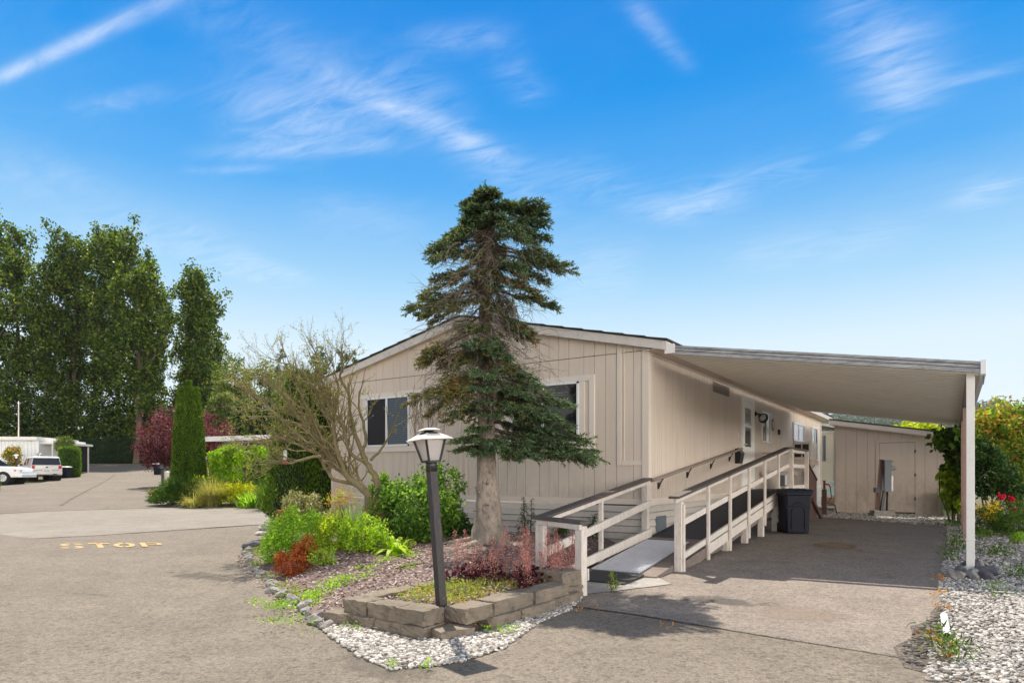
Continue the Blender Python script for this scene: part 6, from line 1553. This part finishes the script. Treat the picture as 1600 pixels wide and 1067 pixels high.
shrub('glossy_shrub', 'big glossy green shrub against the house front left of the lamp post', 'shrub', GBd(648, 10.8), .78, .62, 1.08, 260, 34, .14, (.05, .095), (.028, .05), 'glossy', zoff=.42, shell=.5, nstem=16)
shrub('glossy_shrub', 'upright glossy green shrub behind the second stem of the bare tree', 'shrub', GBd(597, 11.2), .25, .25, 1.12, 60, 30, .10, (.045, .085), (.025, .045), 'glossy', z0=.3)
shrub('glossy_shrub', 'tall loose green shrub directly behind the lamp post', 'shrub', GBd(690, 11.3), .40, .35, 1.32, 60, 26, .13, (.045, .09), (.025, .045), 'glossy', z0=.4)
shrub('dark_shrub', 'low dark green shrub at the left foot of the fir trunk', 'shrub', GBd(708, 11.2), .32, .28, .40, 50, 26, .10, (.05, .09), (.03, .05), 'dark_leaf')
shrub('silver_plant', 'silvery-leaved plant at the house corner post', 'plant', GBd(520, 12.6), .32, .28, .35, 40, 24, .10, (.05, .10), (.02, .04), 'rhodo')
shrub('nandina', 'thin plant with orange new leaves at the house corner', 'plant', GBd(533, 12.2), .38, .22, .92, 42, 18, .10, (.03, .06), (.012, .022), ['nandina', 'mint'], mix_=.35, z0=.35, shell=.2)
grass('iris', 'upright sword-leaved clump behind the yellow-green shrub', 0, 0, 60, (.45, .8), (.018, .032), 'mint', .45, .25, .12, GBd(552, 11.2), cat='plant')
grass('iris', 'second sword-leaved clump close to the bare tree stem', 0, 0, 40, (.4, .7), (.016, .028), 'grass_green', .4, .2, .12, GBd(580, 11.0), cat='plant')
shrub('seed_heads', 'olive seed stalks above the dense green shrub', 'plant', GBd(580, 10.6), .30, .2, .85, 40, 26, .07, (.015, .03), (.006, .012), 'fir_old', z0=.35, shell=.2, nstem=26, srad=.003)
b = GBd(617, 9.5); o = thing('hosta', 'yellow-green broad leaf rosette at the edge of the mulch', 'plant', b)
foliage('leaves', o, blades(b, 60, (.24, .46), (.09, .15), .85, .9, .85, 6, .10), 'hosta')
shrub('small_sprout', 'small pale sprouts beside the broad leaf rosette', 'weeds', GBd(636, 9.7), .16, .12, .2, 16, 16, .06, (.03, .05), (.012, .02), 'weed')
def lily(px, z, h, label, n=1):
    b = GBd(px, z); o = thing('lily', label, 'plant', b); wd = MB(); Q = []
    for k in range(n):
        e = b + Vector((random.uniform(-.12, .12), random.uniform(-.12, .12), h * random.uniform(.8, 1))); s_ = b + Vector((random.uniform(-.08, .08), random.uniform(-.08, .08), 0)); wd.tube([s_, e], [.008, .004], 5, cap=False)
        for i in range(70):
            t = RNG.uniform(.12, 1); p = np.array(s_.lerp(e, t)); a = RNG.uniform(0, 6.283); L_ = .17 * (1.25 - t); d = np.array([math.cos(a), math.sin(a), .35]); s2 = np.array([-math.sin(a), math.cos(a), 0])*.011
            mid = p + d*L_*.55; tip = p + d*L_ + np.array([0, 0, -.09*(1.2 - t)]); Q.append([p, mid + s2, tip, mid - s2])
    build('stem', wd, 'twig_brown', o); foliage('leaves', o, np.array(Q), 'dark_leaf'); return o
lily(823, 11.2, .75, 'tall narrow-leaved dark green lily right of the fir trunk', 3)
lily(880, 10.8, .42, 'low narrow-leaved green plant behind the short ramp rail', 5)
lily(928, 11.0, .45, 'thin green stems behind the ramp hand rail', 3)
# pink foamflowers
b = Vector((.30, -4.15, .07)); o = thing('heuchera', 'pink-red feathery flowering plants spilling over the planter wall', 'flowers', b)
Qf = []; Ql = []; wd = MB()
for i in range(58):
    x, y = b.x + RNG.normal(-.20, .33), b.y + RNG.normal(.25, .33)
    x = min(x, .52); y = max(y, -5.0); z0 = max(.07, bed(x, y)); h = RNG.uniform(.28, .66); lx, ly = RNG.normal(0, .07, 2)
    s_ = Vector((x, y, z0)); e = s_ + Vector((lx, ly, h)); wd.tube([s_, e], [.003, .002], 4, cap=False)
    n = 110; t = RNG.uniform(.2, 1, n); rr_ = .065 * (1.15 - t) * RNG.uniform(.2, 1, n) ** .5 + .006; a = RNG.uniform(0, 6.283, n)
    P = np.stack([x + lx*t + rr_*np.cos(a), y + ly*t + rr_*np.sin(a), z0 + h*t], 1); Qf.append(leafq(P, (.010, .022), (.008, .015)))
    if y < -3.7: P = blob((x, y, z0 + .06), (.12, .12, .08), 18, .2, z0); Ql.append(leafq(P, (.045, .085), (.04, .07), (0, 0, .2), 1, .4))
wd.quads(np.concatenate(Qf), 1); build('flower_spikes', wd, ['orange_red', 'heuchera_flower'], o); foliage('leaves', o, np.concatenate(Ql), 'heuchera_leaf')
# ground weeds as loose cover
def cover(name, pts, hf, mat, L, Wd, h, per=16, spread=.06, mats=None):
    Q = []
    for x, y in pts:
        z = hf(x, y) + .012; P = np.stack([RNG.normal(x, spread, per), RNG.normal(y, spread, per), z + RNG.uniform(0, h, per)], 1); Q.append(leafq(P, L, Wd, (0, 0, .5), 1))
    m = MB(); m.quads(np.concatenate(Q)); return build(name, m, mat, kind='stuff')
def around(px, py, n, s, hb=.14):
    z = (CZ - hb) * FP / (py - HZ); p = W(px, 740, z); return [(RNG.normal(p.x, s), RNG.normal(p.y, s * 1.6)) for _ in range(n)]
w_ = []
for a in ((480, 905, 26, .10), (505, 898, 26, .12), (530, 893, 16, .08), (440, 915, 22, .12), (455, 935, 10, .08), (560, 892, 8, .08), (575, 880, 8, .07), (600, 872, 8, .06), (640, 880, 5, .06), (646, 868, 8, .05), (535, 940, 4, .05)): w_ += around(*a)
cover('ground_weeds', [p for p in w_ if edgedist(*p, GARDEN) > .05], bed, 'mint', (.02, .04), (.010, .02), .05, 14)
w_ = [(RNG.uniform(-.38, .42), RNG.uniform(-5.7, -4.6)) for _ in range(120)]; cover('planter_weeds', w_, bed, 'weed', (.02, .05), (.008, .016), .10, 10, .04)
w_ = [(RNG.uniform(-.38, .45), RNG.uniform(-5.6, -3.9)) for _ in range(110)]; cover('planter_straw', w_, bed, 'weed_dry', (.02, .06), (.006, .012), .07, 9, .05)
w_ = [(RNG.uniform(-.35, .4), RNG.uniform(-5.2, -3.9)) for _ in range(60)]; cover('planter_silver', w_, bed, 'rhodo', (.02, .045), (.01, .02), .08, 12, .05)
w_ = []
for a in ((406, 866, 10, .08), (413, 880, 12, .07), (403, 862, 8, .06), (448, 918, 8, .05), (455, 928, 8, .05), (436, 900, 8, .05)): w_ += around(*a, hb=-.08)
cover('edging_weeds', w_, gz, 'weed', (.03, .06), (.012, .022), .07, 12, .06)
w_ = []
for a in ((790, 985, 10, .05), (757, 985, 3, .02), (664, 1040, 4, .03), (610, 1040, 3, .02), (845, 950, 5, .04), (868, 940, 6, .03)): w_ += around(*a, hb=-.1)
cover('gravel_weeds', w_, gz, 'mint', (.02, .04), (.008, .015), .05, 10, .025)
w_ = []
for a in ((1476, 800, 24, .25), (1485, 828, 30, .16), (1478, 852, 22, .12), (1490, 866, 18, .10), (1475, 878, 14, .08), (1560, 874, 16, .08), (1590, 850, 14, .12), (1545, 843, 20, .2), (1590, 905, 10, .06), (1525, 848, 20, .2), (1470, 990, 6, .03), (1483, 1010, 8, .04), (1555, 930, 3, .02)): w_ += around(*a, hb=-.02)
cover('drive_edge_weeds', [p for p in w_ if not inside(p[0] - .03, p[1], DRIVE)], gz, 'grass_green', (.04, .10), (.010, .02), .14, 12, .07)
w_ = []
for a in ((1466, 915, 8, .03), (1466, 935, 8, .03), (1468, 955, 6, .03), (1462, 995, 8, .04), (1470, 1005, 6, .04), (1490, 913, 10, .06), (1466, 1020, 4, .04), (905, 955, 2, .03), (930, 948, 2, .03), (1040, 978, 2, .03)): w_ += around(*a, hb=-.08)
cover('dry_weeds', w_[::2], gz, 'nandina', (.03, .05), (.008, .016), .05, 9, .03)
b = onground(958, 925, 0); shrub('lone_weed', 'single upright green weed growing in front of the black doormat', 'weeds', b, .06, .05, .22, 14, 14, .03, (.02, .04), (.008, .014), 'weed', srad=.003)
b = GBd(640, 9.0); m = MB(); tw = [W(618, 905, 8.1), W(632, 893, 8.3), W(650, 890, 8.4), W(668, 890, 8.45)]
for q in tw: q.z = bed(q.x, q.y) + .04
m.tube(tw, [.008, .010, .008, .004], 6); tag(build('fallen_stick', m, 'twig_brown', origin=tw[0]), 'thin bare stick lying on the mulch behind the planter', 'stick')

# ================================================================== right side plants
random.seed(13); RNG = np.random.default_rng(13)
b = G(1492, 16.5); o = thing('big_leaf_shrub', 'large-leaved shrub hanging over the shed corner left of the white post', 'shrub', b)
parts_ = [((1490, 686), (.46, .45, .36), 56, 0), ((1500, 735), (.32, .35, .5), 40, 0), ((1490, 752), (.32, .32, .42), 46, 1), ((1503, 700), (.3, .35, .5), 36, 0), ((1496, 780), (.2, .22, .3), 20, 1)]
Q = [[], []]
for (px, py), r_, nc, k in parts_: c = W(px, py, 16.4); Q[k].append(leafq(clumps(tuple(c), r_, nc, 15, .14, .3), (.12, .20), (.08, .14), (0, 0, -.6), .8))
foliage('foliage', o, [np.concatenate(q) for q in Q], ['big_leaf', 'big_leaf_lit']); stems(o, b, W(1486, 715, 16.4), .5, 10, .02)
b = G(1592, 17.5); o = thing('vine_maple', 'tall shrub with green, yellow and orange leaves right of the white post', 'shrub', b)
Q = [[], []]
for (px, py), r_, nc, k in [((1555, 672), (.75, .6, .55), 100, 1), ((1592, 690), (.9, .7, .9), 150, 0), ((1600, 745), (.7, .6, .8), 110, 0), ((1545, 655), (.4, .4, .3), 30, 1), ((1564, 636), (.1, .1, .16), 5, 1), ((1630, 680), (.8, .8, 1.0), 100, 0), ((1612, 650), (.5, .5, .4), 60, 0)]:
    c = W(px, py, 17.6); P = clumps(tuple(c), r_, nc, 26, .22, .3); q_ = RNG.random(len(P)) < (.26 if k else .06); Q[0].append(leafq(P[~q_], (.07, .13), (.045, .08))); Q[1].append(leafq(P[q_], (.07, .13), (.045, .08)))
foliage('foliage', o, [np.concatenate(q) for q in Q], ['vine_maple', 'vine_orange']); stems(o, b, W(1580, 700, 17.6), .8, 12, .02)
b = G(1553, 15.2); o = thing('dark_maple', 'dark green layered shrub in the shade right of the white post', 'shrub', b)
P = np.concatenate([clumps(tuple(W(1548, 742, 15.2)), (.5, .45, .5), 90, 24, .16, .2), clumps(tuple(W(1578, 762, 15.2)), (.36, .4, .26), 36, 22, .14, .2), clumps(tuple(W(1536, 706, 15.2)), (.2, .3, .28), 24, 22, .14, .2)])
foliage('foliage', o, leafq(P, (.07, .13), (.035, .07), (0, 0, -.3), 1), 'dark_leaf'); stems(o, b, W(1553, 740, 15.2), .5, 10, .015)
b = G(1547, 12.8); o = thing('goldenrod', 'clump of small yellow flowers behind the white post', 'flowers', b)
foliage('flowers', o, leafq(clumps(tuple(W(1547, 797, 12.8)), (.24, .24, .22), 70, 12, .05, .2), (.015, .03), (.012, .025)), 'yellow_flower'); foliage('foliage', o, leafq(clumps((b.x, b.y, b.z + .28), (.3, .28, .28), 80, 20, .08, .2, b.z), (.04, .08), (.012, .022), (0, 0, .6), 1), 'grass_green'); stems(o, b, W(1547, 800, 12.8), .25, 16, .004)
b = G(1580, 13.4); o = thing('rose_bush', 'bush with magenta-red roses at the right edge', 'flowers', b)
foliage('blossom', o, leafq(np.concatenate([clumps(tuple(W(px, py, 13.4)), (.06, .06, .05), 12, 12, .03, .2) for px, py in ((1566, 776), (1581, 780), (1583, 797))]), (.025, .045), (.025, .04)), 'rose_flower'); foliage('foliage', o, leafq(clumps((b.x, b.y, b.z + .36), (.42, .35, .34), 110, 20, .10, .2, b.z), (.04, .09), (.012, .025), (0, 0, .5), 1), 'grass_green'); stems(o, b, W(1575, 795, 13.4), .3, 14, .006)
shrub('meadow_weeds', 'feathery green weeds along the back of the gravel at the right edge', 'weeds', G(1596, 12.6), .5, .4, .5, 80, 22, .10, (.05, .10), (.010, .018), 'grass_green')
shrub('gravel_plant', 'bright green seedling in the gravel at the right edge', 'weeds', G(1590, 11.3), .10, .10, .26, 14, 14, .04, (.05, .09), (.02, .035), 'mint')
shrub('lit_bush', 'yellow-green bush peeping over the shed roof', 'shrub', G(1436, 24), .7, .6, 3.2, 50, 30, .3, (.10, .2), (.07, .12), 'lime', z0=1.6)
shrub('eave_bush', 'yellow-green bush between the home and the shed, above the cream house', 'shrub', G(1292, 34), 1.2, .8, 3.8, 50, 30, .3, (.12, .2), (.08, .12), 'lime', z0=1.8)

# ================================================================== far hillside with conifers
def hill(x, y): 
    zc = -SN*(x - CX) + CN*(y - CY); Xc = CN*(x - CX) + SN*(y - CY); t = Xc / max(zc, 1)
    return -.9 + sstep(450, 960, zc) * 86 * sstep(.2, .42, t) * (.9 + .1*math.sin(Xc*.011))
hp = [PX(900, 440), PX(900, 1150), PX(1600, 1150), PX(1600, 440)]
sheet('wooded_hill', hp, 'earth', 0, 40, hill)
P = []; A = []
for i in range(1900):
    px = RNG.uniform(1060, 1580); z = RNG.uniform(560, 960); x, y = PX(px, z); h0 = hill(x, y); hh = RNG.uniform(12, 24); n = 60
    t = RNG.uniform(0, 1, n) ** .8; a = RNG.uniform(0, 6.283, n); rr_ = (hh*.22)*(1 - t)*RNG.uniform(.4, 1, n) + .2
    P.append(np.stack([x + rr_*np.cos(a), y + rr_*np.sin(a), h0 + hh*t], 1)); A.append(np.stack([np.cos(a), np.sin(a), np.full(n, -.3)], 1))
m = MB(); m.quads(leafq(np.concatenate(P), (2.2, 4.2), (1.2, 2.4), np.concatenate(A), .6)); build('hillside_wood', m, 'conifer_hazed', kind='stuff')
# ================================================================== sun, sky, camera
SUN = Vector((-.60, .435, 1.0)).normalized()            # towards the sun
el = math.asin(SUN.z); az = math.atan2(SUN.x, SUN.y)     # azimuth from +Y clockwise
ld = bpy.data.lights.new('sun', 'SUN'); ld.energy = 5.0; ld.angle = R(.53); ld.color = (1.0, .91, .78)
lo = bpy.data.objects.new('sun', ld); COL.objects.link(lo); lo.rotation_euler = SUN.to_track_quat('Z', 'Y').to_euler()
wd = bpy.data.worlds.new('World'); SC.world = wd; wd.use_nodes = True
nt = wd.node_tree; bg = nt.nodes['Background']
sky = nd(nt, 'ShaderNodeTexSky', sky_type='NISHITA'); sky.sun_disc = False; sky.sun_elevation = el; sky.sun_rotation = az
sky.air_density = 1.0; sky.dust_density = .3; sky.ozone_density = 3.0
tc = nd(nt, 'ShaderNodeTexCoord').outputs['Generated']
sep = nd(nt, 'ShaderNodeSeparateXYZ'); nt.links.new(tc, sep.inputs[0])
FILL_HIGH = .50 / 4; FILL_LOW = 1.0 / 4
K = 8.0                                                 # radiance units before the .1 background strength
zel = sep.outputs[2]
gr = ramp(nt, zel, [(0, (.70, .79, .86)), (.09, (.69, .79, .87)), (.18, (.61, .75, .86)), (.27, (.33, .585, .81)), (.39, (.07, .355, .765)), (.50, (.002, .255, .71)), (.60, (.0, .21, .66)), (1, (.006, .16, .55))])
scaled = mix(nt, 1., gr, (K, K, K), 'MULTIPLY')
base = mix(nt, .985, sky.outputs[0], scaled)
# thin cirrus on a plane high overhead
zc_ = math_(nt, 'MAXIMUM', zel, .03)
u = math_(nt, 'DIVIDE', sep.outputs[0], zc_); v = math_(nt, 'DIVIDE', sep.outputs[1], zc_)
cmb = nd(nt, 'ShaderNodeCombineXYZ'); nt.links.new(u, cmb.inputs[0]); nt.links.new(v, cmb.inputs[1])
def dirp(px, py):
    d = W(px, py, 1) - Vector((CX, CY, CZ)); return d.x / d.z, d.y / d.z
def wisp_noise(rot, sc, scale, detail=9, rough=.62, dist=0.):
    mp = nd(nt, 'ShaderNodeMapping'); mp.inputs['Rotation'].default_value = (0, 0, R(rot)); mp.inputs['Scale'].default_value = sc
    nt.links.new(cmb.outputs[0], mp.inputs['Vector'])
    n = nd(nt, 'ShaderNodeTexNoise'); setin(n, Scale=scale, Detail=detail, Roughness=rough, Distortion=dist); nt.links.new(mp.outputs[0], n.inputs['Vector']); return n.outputs['Fac']
def band(p, q, width, soft=1.):
    """soft strip of cloud between two points of the cloud plane"""
    (ax, ay), (bx, by) = p, q; L_ = math.hypot(bx - ax, by - ay); dx, dy = (bx - ax)/L_, (by - ay)/L_
    x = math_(nt, 'SUBTRACT', u, ax); y = math_(nt, 'SUBTRACT', v, ay)
    al = math_(nt, 'ADD', math_(nt, 'MULTIPLY', x, dx), math_(nt, 'MULTIPLY', y, dy))
    ac = math_(nt, 'ADD', math_(nt, 'MULTIPLY', x, -dy), math_(nt, 'MULTIPLY', y, dx))
    e = math_(nt, 'POWER', math_(nt, 'DIVIDE', ac, width), 2.)
    mid = math_(nt, 'POWER', math_(nt, 'DIVIDE', math_(nt, 'SUBTRACT', al, L_/2), L_*.55), 4.)
    return math_(nt, 'EXPONENT', math_(nt, 'MULTIPLY', math_(nt, 'ADD', e, mid), -1.))
wob = wisp_noise(20, (1, 1, 1), 2.2, 6, .6)
fine = wisp_noise(-32, (1.0, 2.8, 1), 4.6, 12, .66, .7)
fine2 = wisp_noise(28, (1.0, 3.0, 1), 3.4, 12, .66, 1.0)
def shape(n, a, b): return ramp(nt, n, [(a, (0, 0, 0)), (b, (1, 1, 1))])
total = None
def addc(f):
    global total
    total = f if total is None else math_(nt, 'ADD', total, f)
addc(math_(nt, 'MULTIPLY', math_(nt, 'MULTIPLY', band(dirp(-60, 150), dirp(275, -5), .02), shape(fine, .15, .6)), .85))
for p, q, w_, k, n in (((640, 60), (800, 60), .05, .5, fine), ((690, 200), (860, 330), .10, .5, fine), ((860, 250), (1010, 330), .12, .4, fine2), ((150, 380), (330, 360), .25, .5, fine2), ((480, 330), (640, 350), .2, .4, fine), ((1150, 400), (1400, 380), .3, .4, fine2), ((370, 175), (680, 140), .16, .8, fine2), ((380, 230), (560, 190), .12, .6, fine), ((540, 130), (790, 250), .06, .9, fine), ((300, -5), (520, 120), .10, .38, fine), ((330, 240), (640, 225), .05, .6, fine2),
                       ((1030, 345), (1130, 300), .14, 1.0, fine2), ((1100, 300), (1270, 255), .12, .5, fine2), ((1325, -10), (1420, 170), .08, .75, fine), ((1400, 40), (1430, 165), .09, .6, fine2), ((1335, 215), (1365, 222), .05, .8, fine), ((1512, 325), (1565, 275), .09, .8, fine2),
                       ((980, -5), (1070, 100), .025, .5, fine), ((780, 90), (840, 160), .06, .4, fine), ((100, 175), (260, 145), .04, .45, fine2), ((300, 268), (420, 262), .03, .5, fine2), ((360, 430), (440, 415), .25, .8, fine2), ((1480, 130), (1600, 100), .03, .5, fine), ((860, 430), (990, 425), .5, .5, fine2), ((0, 290), (140, 270), .2, .3, fine)):
    addc(math_(nt, 'MULTIPLY', math_(nt, 'MULTIPLY', band(dirp(*p), dirp(*q), w_), shape(n, .32, .80)), k))
veil = wisp_noise(10, (.5, 1.2, 1), .55, 8, .6, .4)
addc(math_(nt, 'MULTIPLY', math_(nt, 'MULTIPLY', shape(veil, .42, .75), shape(fine2, .25, .75)), .15))
cl = math_(nt, 'MINIMUM', math_(nt, 'MULTIPLY', total, .52), .62)
fade = ramp(nt, zel, [(.02, (0, 0, 0)), (.12, (1, 1, 1))])
cl = math_(nt, 'MULTIPLY', cl, fade)
colr = mix(nt, cl, base, (.86*K, .90*K, .97*K))
# added fill: unseen bright sky overhead and behind the camera, outside the blue strip ahead
bk = math_(nt, 'ADD', math_(nt, 'MULTIPLY', sep.outputs[0], -SN), math_(nt, 'MULTIPLY', sep.outputs[1], CN))
over = math_(nt, 'MAXIMUM', ramp(nt, zel, [(.66, (0, 0, 0)), (.86, (1, 1, 1))]), ramp(nt, math_(nt, 'MULTIPLY', bk, -1.), [(.0, (0, 0, 0)), (.45, (1, 1, 1))]))
sheet_n = wisp_noise(40, (1, 1.6, 1), .9, 8, .6, .3)
over = math_(nt, 'MULTIPLY', over, ramp(nt, sheet_n, [(.3, (.65,) * 3), (.6, (1,) * 3)]))
vz = ramp(nt, zel, [(.0, (FILL_LOW*1.0, FILL_LOW*.955, FILL_LOW*.90)), (.22, (FILL_LOW*1.0, FILL_LOW*.955, FILL_LOW*.90)), (.45, (FILL_HIGH*.97, FILL_HIGH*.99, FILL_HIGH*1.03)), (1, (FILL_HIGH*.97, FILL_HIGH*.99, FILL_HIGH*1.03))])
bank = ramp(nt, sep.outputs[0], [(.25, (1, 1, 1)), (.85, (8.5, 8.3, 8.1))])   # added, unseen fill-light bank low on the side away from the sun
low_ = ramp(nt, zel, [(.18, (1, 1, 1)), (.34, (0, 0, 0))])
vz = mix(nt, low_, vz, mix(nt, 1., vz, bank, 'MULTIPLY'))
colr = mix(nt, over, colr, mix(nt, 1., vz, (K*4, K*4, K*4), 'MULTIPLY'))
nt.links.new(colr, bg.inputs['Color']); bg.inputs['Strength'].default_value = .1
# light haze in the air, seen only over hundreds of metres
hm = bpy.data.materials.new('haze'); hm.use_nodes = True; hn = hm.node_tree; hn.nodes.remove(hn.nodes['Principled BSDF'])
pv = nd(hn, 'ShaderNodeVolumePrincipled'); pv.inputs['Color'].default_value = (.86, .92, 1, 1); pv.inputs['Density'].default_value = .00007; pv.inputs['Anisotropy'].default_value = .2
hn.links.new(pv.outputs[0], hn.nodes['Material Output'].inputs['Volume']); M['haze'] = hm
hb = MB(); hb.box((-760, -160, -2.2), (900, 1250, 125)); build('haze', hb, 'haze', kind='stuff')
cd = bpy.data.cameras.new('camera'); co = bpy.data.objects.new('camera', cd); COL.objects.link(co)
co.location = (CX, CY, CZ); co.rotation_euler = (R(90), 0, R(33.9))
cd.sensor_width = 36; cd.lens = FP / 1600 * 36; cd.shift_y = (HZ - 533.5) / 1600; cd.clip_end = 3000; cd.clip_start = .05
SC.camera = co
SC.render.resolution_x, SC.render.resolution_y = 1024, 682
vs = SC.view_settings; vs.view_transform = 'Standard'; vs.look = 'None'; vs.exposure = .58; vs.gamma = 1; vs.use_curve_mapping = False
SC.cycles.max_bounces = 10; SC.cycles.diffuse_bounces = 8; SC.cycles.transparent_max_bounces = 8
